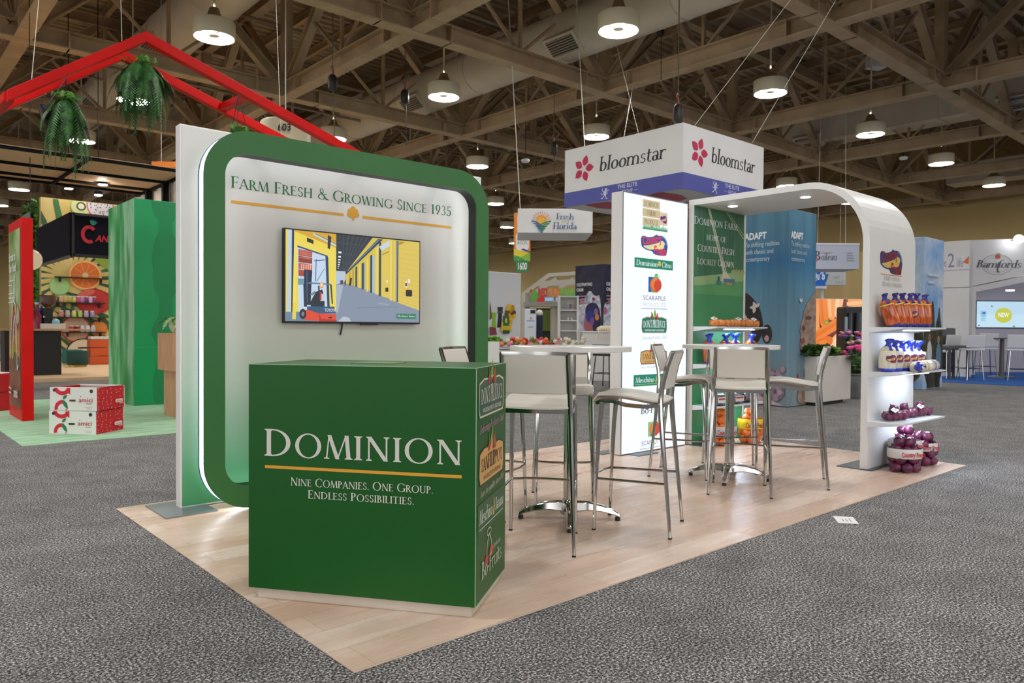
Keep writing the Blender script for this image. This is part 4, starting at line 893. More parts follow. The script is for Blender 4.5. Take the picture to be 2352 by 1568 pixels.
def film_bag(label, cat, name, loc, body, top, rz, lean, h_=.27, w_=.07, group=None, mark=True, lie=False, th=1.0):
    t = thing(name, label, cat, loc, rz, group); T = Matrix.Rotation(lean, 4, 'Y')
    if lie: T = Matrix.Translation((0, 0, w_*.62)) @ Matrix.Rotation(pi/2, 4, 'X') @ Matrix.Rotation(.2, 4, 'Z')
    j = random.uniform(-.012, .012); tw = random.uniform(0, 6)
    def turned(o): o.data.transform(Matrix.Rotation(0, 4, 'Z')); return o
    m = MB(); m.loft([(.012, w_*.72, .036), (.03, w_*1.0, .048), (.1, w_*1.06, .054, 0, 0, .03), (.17, w_*1.0, .050, j*.4, 0, .03), (h_-.05, w_*.9, .042, j, 0, .04), (h_-.02, w_*.55, .026, j)], body, 20, pw=.8); m.move(T); m.build('filled_bag', t, smooth=True)
    m = MB(); m.loft([(0, w_*.6, .03), (.01, w_*.8, .040), (.028, w_*1.03, .0505)], top, 20, pw=.8); m.move(T); m.build('base_band', t, smooth=True)
    e = random.uniform(.7, 1.15)*th
    m = MB(); m.loft([(h_-.055, w_*.94, .045, j), (h_-.03, w_*.66, .032, j), (h_-.008, w_*.34, .022, j), (h_+.008, w_*.26, .019, j+.004, 0, .2), (h_+.03*e, w_*.42*e, .034, j+.010, .004, .35), (h_+.05*e, w_*.52*e, .028, j+.016, .008, .5), (h_+.055*e, w_*.30, .012, j+.016, .008, .5)], top, 22); m.move(T); m.build('gathered_top', t, smooth=True)
    m = MB(); m.loft([(h_-.064, w_*.965, .0462, j), (h_-.054, w_*.955, .0455, j)], mat('#e2c83a', .4), 20, caps=False, pw=.8); m.move(T); m.build('yellow_stripe', t, smooth=True)
    if mark:
        M0 = WM(t) @ T; a = Art(M0 @ Vector((-w_*.55, -.057, .065)), M0.to_3x3() @ Vector((1, 0, 0)), M0.to_3x3() @ Vector((0, 0, 1)), base=.001); country(a, w_*.55, .05, w_*1.25, '#a32b45', '#3a2f86', '#e6c55a', .8); a.build('bag_print', t)
    return t
for k, (x, y) in enumerate(((5.30, 2.10), (5.49, 2.06), (5.69, 2.08), (5.93, 2.05))):
    film_bag('blue-topped carrot bag on the green side shelf, %s from the left' % ('first', 'second', 'third', 'fourth')[k], 'bag of carrots', 'carrot_bag', (x, y, .83), CARB, BLUEF, FC, .04*(k-1.5), .26, .075, 'carrot bags on the green side')
for k, x in enumerate((5.36, 5.64, 5.93)):
    t = thing('potato_bag', 'dark bag of potatoes on the low green-side shelf, %s' % ('left one', 'middle one', 'right one')[k], 'bag of potatoes', (x, 2.06, .41), .2*k-.3, 'dark potato bags')
    m = MB(); m.loft([(0, .085, .06), (.02, .125, .088), (.06, .13, .09, 0, 0, .05), (.1, .105, .07, 0, 0, .08), (.125, .06, .04, 0, 0, .1)], POTB, 18); m.build('filled_bag', t, smooth=True)
    m = MB(); m.loft([(.0, .03, .02), (.03, .02, .015), (.07, .045, .03, 0, 0, .3)], mat('#15171c', .25), 12); m.move(Matrix.Translation((-.12, -.02, .05)) @ Matrix.Rotation(-1.1, 4, 'Y')); m.build('twisted_end', t, smooth=True)
    M0 = WM(t); a = Art(M0 @ Vector((-.07, -.093, .03)), M0.to_3x3() @ Vector((1, 0, 0)), base=.001); a.rr(0, 0, .14, .06, .01, '#e4e2e4'); a.rect(.01, .032, .13, .05, '#b03a44'); a.build('printed_label', t)
def pile(layers, r):
    out = []
    for z, n, R_ in layers:
        for k in range(n):
            q_ = 2*pi*k/n+z*7; out.append((R_*math.cos(q_), R_*math.sin(q_)*.8, z))
    return out
net_bag('onion_sack', 'net sack of yellow onions with a grey-red band by the green panel', 'sack of onions', (5.42, 2.03, 0), pile(((.043, 6, .085), (.043, 1, 0), (.115, 6, .09), (.19, 6, .085), (.26, 5, .065), (.33, 2, .03)), .046), ORN, .046, FC, None, band=(.10, .2, .135, .118, '#c9c3c8', '#a03040'))
net_bag('onion_sack', 'net sack of yellow onions with a bright yellow printed band', 'sack of onions', (5.80, 1.94, 0), pile(((.043, 6, .085), (.043, 1, 0), (.115, 6, .085), (.19, 5, .07), (.26, 4, .05), (.325, 2, .03)), .046), ORN, .046, FC, None, band=(.15, .255, .128, .11, '#f0cf2a', '#a3222c'))
# outer side shelves
for k in range(6):
    film_bag('carrot bag leaning on the top outer shelf of the arch, %s from left' % ('first', 'second', 'third', 'fourth', 'fifth', 'sixth')[k], 'bag of carrots', 'carrot_bag', (5.36+.10*k, .34-.012*k, 1.2145), CARB, noisy('navy_film', '#1c1660', '#2f2a90', 20, .25) if k == 0 else bpy.data.materials['navy_film'], FC+.1*(k%3-1), -.30+.05*k, .262, .060, 'leaning carrot bags', mark=(k == 3), th=.55)
for k in range(5):
    film_bag('upright blue-topped bag of cream parsnips on the outer shelf, %s from left' % ('first', 'second', 'third', 'fourth', 'fifth')[k], 'bag of parsnips', 'parsnip_bag', (5.30+.13*k, .37-.01*k, .8355), PARB, BLUEF, FC, (.03, .0, -.03, .04, .1)[k], .235-.008*k, .07, 'upright parsnip bags')
for k in range(4):
    film_bag('bag of cream parsnips lying flat on the outer shelf, %s' % ('leftmost', 'second from the left', 'third from the left', 'rightmost by the shelf end')[k], 'bag of parsnips', 'parsnip_bag', (5.66+.125*k, .245+.01*(k%2), .8355), PARB, BLUEF, -pi/2+.25-.1*k, 0, .235, .062, 'lying parsnip bags', lie=True, mark=False)
for k, (x, y) in enumerate(((5.42, .34), (5.70, .36), (5.96, .33))):
    net_bag('red_onion_net', 'net of glossy red onions on the low outer shelf, %s' % ('at the left', 'in the middle', 'at the right end')[k], 'bag of onions', (x, y, .4155), row(4, .07, .042)+[(-.04, .065, .04), (.04, .07, .04), (0, .02, .095)], RON, .042, -.15, 'red onion nets', tagpos=(-.05, -.02, .095, .6) if k != 1 else None)
for x, y, lb, b in ((5.36, .24, 'sack of red onions, leftmost on the floor beside the arch leg', (.12, .2, .135, .115, '#dcdcdc', '#c02a38')), (5.60, .33, 'tallest sack of red onions at the foot of the arch', (.16, .24, .13, .11, '#dcdcdc', '#c02a38')), (5.83, .27, 'rightmost sack of red onions on the wood floor by the arch', (.13, .2, .12, .10, '#dcdcdc', '#c02a38'))):
    hh = .33 if 'tallest' in lb else .27
    net_bag('red_onion_sack', lb, 'sack of onions', (x, y, 0), pile(((.043, 6, .088), (.043, 1, 0), (.115, 6, .09), (.185, 6, .08), (.25, 4, .055))+(((.32, 2, .03),) if hh > .3 else ()), .046), RON, .046, FC, None, band=b)
# ------------------------------------------------------------------ hanging signs
HX = Vector((CR.x, CR.y, 0)).normalized(); HY = Vector((CF.x, CF.y, 0)).normalized(); YAWC = math.atan2(HX.y, HX.x)
ROPE = mat('#d8d2c4', .7)
WSIGN = noisy('white_sign_fabric', '#e2e0df', '#e9e7e6', 1.2, .6, bump=.06)
bx, by, X1b, Y1b, zb, zt = 8.533, 4.789, 10.94, 7.38, 3.4, 4.43
t = thing('hanging_box_sign', 'white square hanging box sign with pink flower logo and purple band', 'hanging sign', ((bx+X1b)/2, (by+Y1b)/2, zb))
m = MB(); m.span((bx, by, zb), (X1b, Y1b, zt), WSIGN); m.build('fabric_box', t, world=True, bevel=.006)
m = MB(); PUR = mat('#5256a4', .55); m.band([(bx-.003, by-.003), (X1b+.003, by-.003), (X1b+.003, Y1b+.003), (bx-.003, Y1b+.003)], [(bx+.01, by+.01), (X1b-.01, by+.01), (X1b-.01, Y1b-.01), (bx+.01, Y1b-.01)], zb-.002, zb+.255, PUR, 'z'); m.build('purple_band', t, world=True)
def flower(a, x, y, r, c='#c4164f'):
    for k in range(5):
        an = 90+72*k+198; q_ = math.radians(an); a.leaf(x+.22*r*math.cos(q_), y+.22*r*math.sin(q_), .86*r, .62*r, an, c)
def lion(a, x, y, s, c):
    a.ell(x, y, .16*s, .26*s, c, 15); a.ell(x+.12*s, y+.32*s, .13*s, .13*s, c); a.line([(x-.1*s, y-.2*s), (x-.3*s, y-.45*s), (x-.45*s, y-.42*s)], .08*s, c); a.line([(x+.08*s, y-.2*s), (x+.15*s, y-.5*s), (x+.3*s, y-.5*s)], .08*s, c)
    a.line([(x+.1*s, y+.1*s), (x+.4*s, y+.2*s), (x+.42*s, y+.3*s)], .07*s, c); a.line([(x-.12*s, y+.1*s), (x-.35*s, y+.3*s), (x-.2*s, y+.5*s)], .06*s, c); a.line([(x+.1*s, y-.02*s), (x+.35*s, y-.02*s)], .07*s, c); a.line([(x-.1*s, y-.05*s), (x-.4*s, y-.1*s), (x-.45*s, y+.1*s)], .05*s, c)
def bloom(O, U, fx, tx0, tx1, lx, ex):
    K_ = dict(eps=.001, base=.004); a = Art(O, U, **K_); flower(a, fx, 4.03, .225); a.build('flower_logo', t); a = Art(O, U, **K_); a.text('bloomstar', tx0, 3.925, .245, '#232426', width=tx1-tx0, shear=.14, track=.015); a.build('name_lettering', t); a = Art(O, U, **K_)
    lion(a, lx, 3.53, .19, '#d9d9ee'); a.build('lion_emblem', t); a = Art(O, U, **K_); a.text('THE ELITE', ex, 3.565, .068, '#e4e4f2', font='sans', width=.43, bold=.01); a.text('GROUP', ex+.09, 3.475, .06, '#e4e4f2', font='sans', width=.24); a.rect(ex-.02, 3.50, ex+.06, 3.506, '#e4e4f2'); a.rect(ex+.36, 3.50, ex+.44, 3.506, '#e4e4f2'); a.build('group_lettering', t)
bloom((bx, Y1b, 0), (0, -1, 0), .47, .84, 2.25, .98, 1.26); bloom((bx, by, 0), (1, 0, 0), .43, .77, 2.10, .89, 1.18)
a = Art((bx, Y1b, zb), (1, 0, 0), (0, -1, 0), eps=.001, base=.003); a.clip = (.05, .05, X1b-bx-.05, Y1b-by-.05); flower(a, 1.2, 1.3, 1.35, '#c0124a'); a.build('underside_flower', t)
for p, q_ in ((Vector((bx+.3, by, zt)), at(1905, -118, 11.6)), (Vector((bx+2.0, by, zt)), at(1989, -118, 11.6)), (Vector((bx, by+1.2, zt)), at(1462, 150, 19)), (Vector((X1b, Y1b, zt)), Vector((11, 9, 9.5)))):
    m = MB(); m.tube([p, q_], .005, ROPE, 5); m.build('rope', t, world=True)
def fpanel(name, label, cat, x0, y0, x1, y1, d, th, mt, group=None, rest=False):
    """box standing square to the aisle whose front spans the given outline at depth d"""
    A_, B_ = at(x0, y1, d), at(x1, y1, d); z0 = at((x0+x1)/2, y1, d).z; z1 = at((x0+x1)/2, y0, d).z
    if rest: z0 = -.005
    w_ = (B_-A_).dot(HX); O = Vector((A_.x, A_.y, 0)); t = thing(name, label, cat, O+HX*w_/2+Vector((0, 0, z0)), YAWC, group)
    m = MB(); m.box((0, th/2, (z1-z0)/2), (w_, th, z1-z0), mt)
    return t, m, w_, z1-z0, Vector((A_.x, A_.y, z0))
t, m, W_, H_, O = fpanel('hanging_banner', 'grey-white hanging box banner with a sun over blue and green fields', 'hanging banner', 1189, 479, 1361, 535, 16, 1.4, WSIGN)
m.build('fabric_box', t, bevel=.01)
a = Art(O, HX, eps=.001, base=.004); cx, cy = .505, .27
for k in range(12): 
    q_ = math.radians(3+174*k/11); a.line([(cx+.135*math.cos(q_), cy+.135*math.sin(q_)), (cx+.20*math.cos(q_), cy+.20*math.sin(q_))], .010, '#e0704a')
a.ell(cx, cy, .115, .115, '#f3a13a'); a.ell(cx, cy-.02, .095, .085, '#f6b84a')
for k in range(4):
    y = cy-.06-.05*k; w2 = .21-.045*k
    a.line([(cx-w2, y+.04), (cx-w2*.6, y+.03), (cx, y-.045), (cx+w2*.3, y-.06)], .026, ('#1f5f96', '#2268a0', '#1d5a94', '#2b8a8a')[k]); a.line([(cx+w2, y+.04), (cx+w2*.5, y+.02), (cx, y-.02)], .026, ('#2f8a4a', '#3a9650', '#2f8a5a', '#2b8a7a')[k])
a.text('Fresh', .83, .29, .125, '#1f6490', width=.37, track=.02); a.text('from', .93, .225, .07, '#d9cf8a', width=.16, shear=.4); a.text('Florida', .76, .085, .135, '#1f6490', width=.50, track=.02); a.build('banner_print', t)
for u in (.05, W_-.1):
    m = MB(); m.tube([O+HX*u+Vector((0, 0, H_)), O+HX*(u-.35)+Vector((0, 0, 6.0))], .010, ROPE, 5); m.build('rope', t, world=True)
t, m, W_, H_, O = fpanel('aisle_banner', 'tall orange and green aisle banner hanging behind the sun banner', 'hanging banner', 1180, 489, 1218, 600, 20, .03, mat('#f08a30', .5)); m.build('banner_cloth', t)
a = Art(O, HX, eps=.001, base=.003); a.clip = (0, 0, W_, H_)
a.rr(.05, .28, W_-.04, .78, .12, '#ecebea'); a.polys([[(0, 0), (W_, 0), (W_, .30), (.3, .25), (.12, .30), (0, .34)]], '#e2d03a'); a.polys([[(0, 0), (W_, 0), (W_, .24), (.2, .12), (0, .17)]], '#86b93c'); a.polys([[(0, 0), (.4, .0), (.1, .13), (0, .13)]], '#3f9a48'); a.polys([[(.18, .31), (W_, .24), (W_, .27), (.25, .345)]], '#3a4a96'); a.polys([[(.28, .27), (W_, .21), (W_, .24)]], '#d0487a')
a.text('ACCFL', .09, .46, .085, '#8a8a90', font='sans', width=.28); a.text('1', .06, 1.0, .16, '#f6f4f0', font='sans', width=.06, bold=.03); a.build('banner_print', t)
t, m, W_, H_, O = fpanel('aisle_number_sign', 'small green aisle sign reading 1600 below the orange banner', 'sign', 1185, 598, 1213, 624, 19.9, .03, mat('#2f8048', .5)); m.build('plate', t)
a = Art(O, HX, eps=.001, base=.003); m = MB(); m.tube([(-.1, .015, H_-.01), (-.1, .112, H_+.05)], .008, ROPE, 5); m.tube([(.1, .015, H_-.01), (.1, .112, H_+.05)], .008, ROPE, 5); m.build('loop', t); a.text('1600', .03, .06, .19, '#f0f2ee', font='sans', width=.26, bold=.03); a.build('lettering', t)
# drum shaped aisle sign
c = at(656, 283, 14.0); t = thing('drum_sign', 'cream drum-shaped aisle sign numbered 603 behind the red gable', 'sign', (c.x, c.y, c.z-.55))
m = MB(); m.loft([(0, .44, .44), (.015, .455, .455), (.53, .455, .455), (.55, .44, .44)], mat('#cbbf9f', .5), 36); m.build('drum', t, smooth='auto')
M0 = WM(t); a = Art(M0 @ (-HX*.02-HY*.475+Vector((0, 0, .23))), HX, base=.003); a.text('603', .02, .06, .13, '#1f1f1f', font='sans', width=.24, bold=.03); a.build('number', t)
m = MB()
m.tube([(0, 0, .55), (0, 0, 9.955-c.z)], .012, ROPE, 5); m.build('hanger', t)
# chain hoists
HK = mat('#17130f', .5)
for k, (px, py, d, lb) in enumerate(((764, 190, 15, 'black chain hoist hanging above the middle of the red gable arm'), (930, 222, 17, 'black chain hoist in front of the big round duct'), (1557, 262, 12.5, 'black chain hoist just above the corner of the hanging box sign'), (1272, 340, 19, 'small black chain hoist left of the hanging box sign'), (1517, 64, 16, 'small hoist hook at the top right of the top lamp'))):
    c = at(px, py, d); t = thing('chain_hoist', lb, 'chain hoist', c)
    m = MB(); m.loft([(-.16, .06, .05), (-.12, .10, .07), (.10, .10, .07), (.16, .05, .04)], HK, 12); m.build('motor_body', t, smooth='auto')
    m = MB(); m.tube([(0, 0, .16), (.01, 0, .24), (-.02, 0, .3), (0, 0, .34)], .022, mat('#7a3a28', .5), 6); m.build('hook', t)
    m = MB(); m.tube([(0, 0, .3), (0, 0, 9.955-c.z)], .010, mat('#5c5346', .6), 5); m.tube([(.03, 0, -.16), (.04, 0, -1.1)], .008, HK, 5); m.build('chain', t)
# ------------------------------------------------------------------ tall printed towers
def _teal(nt, b):
    tc = N(nt, 'ShaderNodeTexCoord'); sp = N(nt, 'ShaderNodeSeparateXYZ'); nt.links.new(tc.outputs['Object'], sp.inputs[0])
    dv = N(nt, 'ShaderNodeMath', operation='DIVIDE'); nt.links.new(sp.outputs[2], dv.inputs[0]); dv.inputs[1].default_value = 3.05
    c = ramp(nt, dv.outputs[0], [(0, '#84949a'), (.35, '#6a90a4'), (.6, '#5586a0'), (.74, '#2f709c'), (.85, '#4a7e9c'), (1, '#55869e')])
    v = mapped(nt, (3, 3, .25)); n = N(nt, 'ShaderNodeTexNoise'); n.inputs['Scale'].default_value = 1.5; nt.links.new(v, n.inputs['Vector'])
    nt.links.new(mix(nt, c, ramp(nt, n.outputs[0], [(.35, '#b8b8b8'), (.6, '#ffffff')]), .6, 'MULTIPLY'), b.inputs['Base Color'])
TEAL = nodes_mat('printed_teal_fabric', _teal, .6)
ax_, ay_, AW = 9.49, 3.507, 1.15; AR = .87
t = thing('poster_tower', 'tall blue fabric tower with profile heads behind the shelf arch', 'poster tower', (ax_+.5, ay_+AW/2, 0))
m = MB(); m.span((ax_, ay_, 0), (ax_+AR, ay_+AW, 3.05), TEAL); m.build('fabric_tower', t, world=True, bevel=.012)
ROCK = noisy('printed_stone', '#7d6558', '#a38c7e', 9, .6, bump=.0); LIL = noisy('printed_lilac_tweed', '#5c4a54', '#b096a8', 14, .7); SKIN = noisy('printed_skin', '#a88d80', '#c4aca0', 8, .6)
a = Art((ax_, ay_+AW, 0), (0, -1, 0), eps=.0012, base=.004); a.clip = (0, .02, AW, 3.0)
a.text('ADAPT', .39, 2.62, .105, '#f2f4f4', font='sans', width=.38, bold=.05)
for k, (s_, w2) in enumerate((('To shifting realities', .60), ('both classic and', .50), ('contemporary', .44))): a.text(s_, .39, 2.50-.115*k, .075, '#c3d3de', font='sans', width=w2, bold=.01)
a.blob([(0, 1.75), (.20, 1.78), (.45, 1.5), (.52, 1.2), (.5, 1.0), (.42, .9), (.2, .7), (0, .7)], SKIN)
a.blob([(.12, 1.84), (.32, 1.82), (.50, 1.74), (.64, 1.58), (.71, 1.42), (.735, 1.2), (.66, .98), (.5, .92), (.54, 1.12), (.52, 1.3), (.42, 1.42), (.34, 1.6), (.25, 1.72)], '#191113'); a.ell(.80, 1.12, .085, .15, '#1b1214'); a.ell(.80, 1.05, .04, .05, '#b98a8c'); a.ell(.585, 1.27, .075, .10, '#b88f80', 20); a.ell(.58, 1.27, .045, .065, '#8f5f52', 20)
for k in range(4): a.leaf(.60, 1.54, .10, .06, 40+70*k, '#c9b8b4')
a.blob([(0, .02), (1.12, .02), (1.10, .5), (.95, .58), (.66, .66), (.3, .70), (0, .7)], LIL); a.ell(1.08, .58, .04, .05, '#a8838f'); a.polys([[(.3, .02), (1.1, .02), (.8, .12), (.5, .18)]], '#c3a6ac'); a.build('left_poster', t)
a = Art((ax_, ay_, 0), (1, 0, 0), eps=.0012, base=.004); a.clip = (0, .02, AR, 3.0)
a.text('ADAPT', .05, 2.60, .105, '#eef0f0', font='sans', width=.37, bold=.05)
for k, (s_, w2) in enumerate((('To shifting realities', .58), ('both classic and', .49), ('contemporary', .43))): a.text(s_, .05, 2.48-.115*k, .075, '#b4c2ca', font='sans', width=w2, bold=.01)
a.blob([(1.0, 1.80), (.80, 1.79), (.56, 1.60), (.46, 1.48), (.45, 1.38), (.36, 1.25), (.42, 1.18), (.37, 1.10), (.38, 1.02), (.35, .95), (.40, .84), (.58, .80), (.62, .70), (.50, .55), (.50, .45), (.64, .38), (.66, .28), (1.0, .2)], ROCK)
a.blob([(.25, .02), (.34, .3), (.62, .33), (1.0, .36), (1.0, .02)], ROCK); a.ell(.62, 1.38, .1, .035, '#5d463e'); a.ell(.46, 1.22, .05, .045, '#5a3f36'); a.ell(.44, 1.02, .07, .045, '#8a4a44'); a.leaf(.36, 1.62, .08, .05, 120, '#cfc4c0'); a.leaf(.36, 1.62, .08, .05, 50, '#cfc4c0'); a.ell(.33, .46, .035, .05, '#96646a'); a.ell(.36, 1.17, .025, .03, '#a0706c'); a.polys([[(.75, .8), (1, .9), (1, .3), (.7, .4)]], '#6d564a'); a.build('right_poster', t)
# dark flower-head tower
c = at(1385, 784, 21.5); cx_, cy_ = c.x, c.y
t = thing('poster_tower', 'dark navy poster tower with a flower-haired face, left of the light tower', 'poster tower', (cx_+.5, cy_+.55, 0))
NAVY = noisy('printed_dark_forest', '#12142a', '#2b2c48', 2.5, .6)
m = MB(); m.span((cx_, cy_, 0), (cx_+1.05, cy_+1.12, 3.05), NAVY); m.build('fabric_tower', t, world=True, bevel=.012)
SPL = noisy('printed_pale_splash', '#8fa0b8', '#e4e6ec', 6, .6)
for O, U, nm in (((cx_, cy_+1.12, 0), (0, -1, 0), 'left_poster'), ((cx_, cy_, 0), (1, 0, 0), 'right_poster')):
    a = Art(O, U, eps=.002, base=.004); a.clip = (0, .02, 1.05, 3.02)
    a.blob([(0, 2.0), (.2, 1.85), (.4, 2.1), (.6, 2.35), (.8, 2.1), (1.05, 2.2), (1.05, 0), (0, 0)], SPL)
    for x, y, r, c_ in ((.05, 1.7, .12, '#b8608a'), (.3, 2.0, .1, '#c87a80'), (.75, 2.05, .06, '#8a3a52'), (.12, 1.0, .07, '#d9a86a'), (.08, .75, .1, '#d8543c')): a.ell(x, y, r, r*.9, c_)
    a.blob([(.42, 1.75), (.5, 1.88), (.7, 1.96), (.9, 1.9), (1.0, 1.7), (1.05, 1.4), (1.05, .5), (.75, .5), (.75, 1.2), (.5, 1.3)], '#1c2050'); a.blob([(.42, 1.6), (.4, 1.4), (.36, 1.26), (.41, 1.2), (.43, 1.05), (.55, 1.0), (.62, .9), (.64, .6), (.85, .6), (.75, 1.2), (.65, 1.5), (.5, 1.62)], '#b4646e'); a.ell(.62, 1.55, .16, .18, '#2a3a9a'); a.ell(.86, 1.68, .08, .1, '#8a6ab0'); a.ell(.9, 1.52, .08, .1, '#d88a52'); a.ell(.72, 1.4, .08, .12, '#7a5aa8')
    a.text('CULTIVATING', .09, 2.44, .09, '#eceef0', font='sans', width=.62, bold=.05); a.text('CALM', .09, 2.29, .09, '#eceef0', font='sans', width=.27, bold=.05)
    for k in range(3): a.rect(.09, 2.12-.1*k, (.5, .42, .47)[k], 2.16-.1*k, '#a0809a')
    a.build(nm, t)
# cloudy sky tower
sx_, sy_ = 14.9, 3.5
t = thing('poster_tower', 'tall poster tower printed with blue sky, clouds and trees, right of the shelf arch', 'poster tower', (sx_+.52, sy_+.52, 0))
def _sky(nt, b):
    v = mapped(nt, (1, 1, 1)); n = N(nt, 'ShaderNodeTexNoise'); n.inputs['Scale'].default_value = 1.5; n.inputs['Detail'].default_value = 6; nt.links.new(v, n.inputs['Vector'])
    nt.links.new(ramp(nt, n.outputs[0], [(.4, '#6f9fd4'), (.55, '#a9bed6'), (.7, '#d9dce2')]), b.inputs['Base Color'])
m = MB(); m.span((sx_, sy_, 0), (sx_+1.05, sy_+1.05, 3.08), nodes_mat('printed_cloudy_sky', _sky, .6)); m.build('fabric_tower', t, world=True, bevel=.012)
DTREE = noisy('printed_trees', '#23281f', '#4a4a34', 8, .7)
for O, U, nm in (((sx_, sy_+1.05, 0), (0, -1, 0), 'left_poster'), ((sx_, sy_, 0), (1, 0, 0), 'right_poster')):
    a = Art(O, U, eps=.0015, base=.004); a.clip = (0, .02, 1.05, 3.0); P = [(0, .02)]
    for k in range(15): P.append((.075*k, 1.55+.25*math.sin(k*1.3)+.15*math.sin(k*2.9)-.01*k))
    P.append((1.05, .02)); a.blob(P, DTREE); a.blob([(.28, 1.2), (.45, 2.0), (.62, 1.2)], DTREE); a.ell(.3, 1.05, .07, .09, '#8a6a58'); a.blob([(.18, .98), (.42, .98), (.44, .5), (.16, .5)], '#c9ccd0'); a.polys([[(.18, .5), (.42, .5), (.42, .02), (.2, .02)]], '#23242c'); a.ell(.78, 1.0, .07, .09, '#9a7a68'); a.blob([(.66, .93), (.92, .93), (.95, .4), (.62, .4)], '#5f7f98'); a.polys([[(.66, .4), (.9, .4), (.88, .02), (.68, .02)]], '#1b1a1c')
    a.rect(.15, 2.30, .75, 2.36, '#c4cdd8'); a.rect(.15, 2.15, .5, 2.20, '#c4cdd8'); a.build(nm, t)
m = MB(); p = on_floor(2101, 893, -.005); t = thing('end_block', 'low cream block on the carpet right of the shelf arch', 'block', p); m.span((-.25, 0, 0), (.13, .5, .27), mat('#d8d0c0', .5)); m.span((-.26, -.01, .27), (.14, .51, .30), mat('#c9c0ae', .5)); m.build('block', t, bevel=.004)
# ------------------------------------------------------------------ centre background stands
c = at(1197, 628, 18); t = thing('product_wall', 'plain white display wall with printed packages and sunflowers, just right of the green frame', 'display wall', (c.x-.75, c.y+.15, 0))
zw = c.z; m = MB(); m.span((c.x-1.6, c.y, 0), (c.x, c.y+.3, zw), mat('#e4e6ea', .25)); m.build('panel', t, world=True, bevel=.01)
a = Art((c.x-1.6, c.y, 0), (1, 0, 0), eps=.001, base=.003)
def S(px, py): q_ = on_y(px, py, c.y); return (q_.x-c.x+1.6, q_.z)
def PP(col, *pts): a.polys([[S(*p_) for p_ in pts]], col)
PP('#2c2c2e', (1142, 705), (1155, 705), (1153, 722), (1150, 752), (1141, 752), (1144, 722)); PP('#56585a', (1142, 714), (1155, 714), (1155, 719), (1142, 719)); PP('#8fc63c', (1125, 717), (1141, 718), (1138, 730), (1140, 752), (1129, 751), (1130, 732))
for k in range(26): u, v = S(1171+10*math.sin(k*2.4)*(k/26)**.5, 718+17*math.cos(k*2.4)*(k/26)**.5); a.ell(u, v, .055, .055, ('#e8b82c', '#f0c93c', '#c9962a', '#5a4a1e')[k % 4])
for k in range(8): u, v = S(1170+3*math.sin(k*2.4), 738+9*math.cos(k*1.7)); a.ell(u, v, .04, .04, '#e8b82c')
PP('#e0c02e', (1150, 740), (1170, 740), (1173, 762), (1148, 762)); PP('#1f6b38', (1153, 725), (1167, 726), (1167, 748), (1153, 748)); u, v = S(1160, 736); a.ell(u, v, .035, .06, '#e8cf3a'); PP('#1f5a34', (1152, 758), (1168, 758), (1168, 766), (1152, 766)); PP('#8a3a4a', (1122, 750), (1136, 752), (1139, 768), (1122, 770)); PP('#7a4a3a', (1122, 690), (1125, 705), (1127, 730), (1122, 735)); a.build('printed_products', t)
# greenhouse-like stand with coloured letters
GST = mat('#b9b4a8', .4, .3); d = 27.0
t = thing('greenhouse_stand', 'grey steel greenhouse-style stand with red, orange and green letters', 'exhibition stand', at(1290, 925, d)-Vector((0, 0, at(1290, 925, d).z)))
def brs(name, pts, wd, mt, dz=0):
    for (p0, p1) in pts:
        m = MB(); m.bar(at(*p0, d+dz), at(*p1, d+dz), wd, wd, mt); m.build(name, t, world=True)
brs('roof_rafter', (((1203, 675), (1260, 632)), ((1228, 672), (1278, 640)), ((1285, 662), (1318, 640)), ((1330, 650), (1350, 632))), .14, GST)
brs('roof_beam', (((1258, 632), (1400, 622)), ((1245, 650), (1400, 640)), ((1230, 654), (1400, 646))), .13, GST)
brs('post', (((1207, 672), (1207, 828)), ((1273, 690), (1273, 828)), ((1340, 690), (1340, 828))), .2, GST)
m = MB(); m.bar(at(1202, 699, d), at(1400, 697, d), .4, .16, mat('#8f8c86', .4)); m.build('fascia_beam', t, world=True)
m = MB(); m.bar(at(1205, 688, d+.6), at(1400, 686, d+.6), .1, .35, mat('#a59f92', .5)); m.build('fascia_panel', t, world=True)
m = MB(); m.bar(at(1212, 765, d+1.6), at(1400, 765, d+1.6), .1, 1.9, mat('#2c2f2a', .6)); m.build('back_wall', t, world=True)
for k in range(9):
    m = MB(); m.bar(at(1238+3.6*k, 712, d+1.4), at(1238+3.6*k, 760, d+1.4), .04, .05, mat('#6f7f3a', .6)); m.build('bamboo_cane', t, world=True)
a = Art(at(1232, 682, d-.1), HX, eps=.004, base=.01)
for s_, u0, w2, c_ in (('RED', .06, .33, '#cf2a3c'), ('SUN', .44, .38, '#f08a3a'), ('FARMS', .86, .68, '#6fbe46')): a.text(s_, u0, .02, .30, c_, font='sans', width=w2, bold=.05)
a.build('stand_lettering', t)
a = Art(at(1210, 698, d-.15), HX, eps=.004, base=.01); a.polys([[(.14, .12), (.2, .45), (.3, .52), (.42, .3), (.34, .1)]], '#5aa83c'); a.ell(.5, .14, .16, .11, '#d8281f', 30); a.polys([[(.08, .4), (.14, .56), (.2, .45)]], '#c83040'); a.build('vegetable_logo', t)
for x0, x1 in ((1249, 1271), (1277, 1290)):
    m = MB(); m.bar(at(x0, 687, d-.02), at(x1, 687, d-.02), .05, .12, mat('#9cc4ec', emit=.7)); m.build('small_screen', t, world=True)
t, m, W_, H_, O = fpanel('lit_cooler', 'white upright promotional cooler with dark top window in the centre distance', 'cooler', 1205, 709, 1231, 829, 25, .6, mat('#dfe6f0', .35), rest=True); m.build('cabinet', t, bevel=.02)
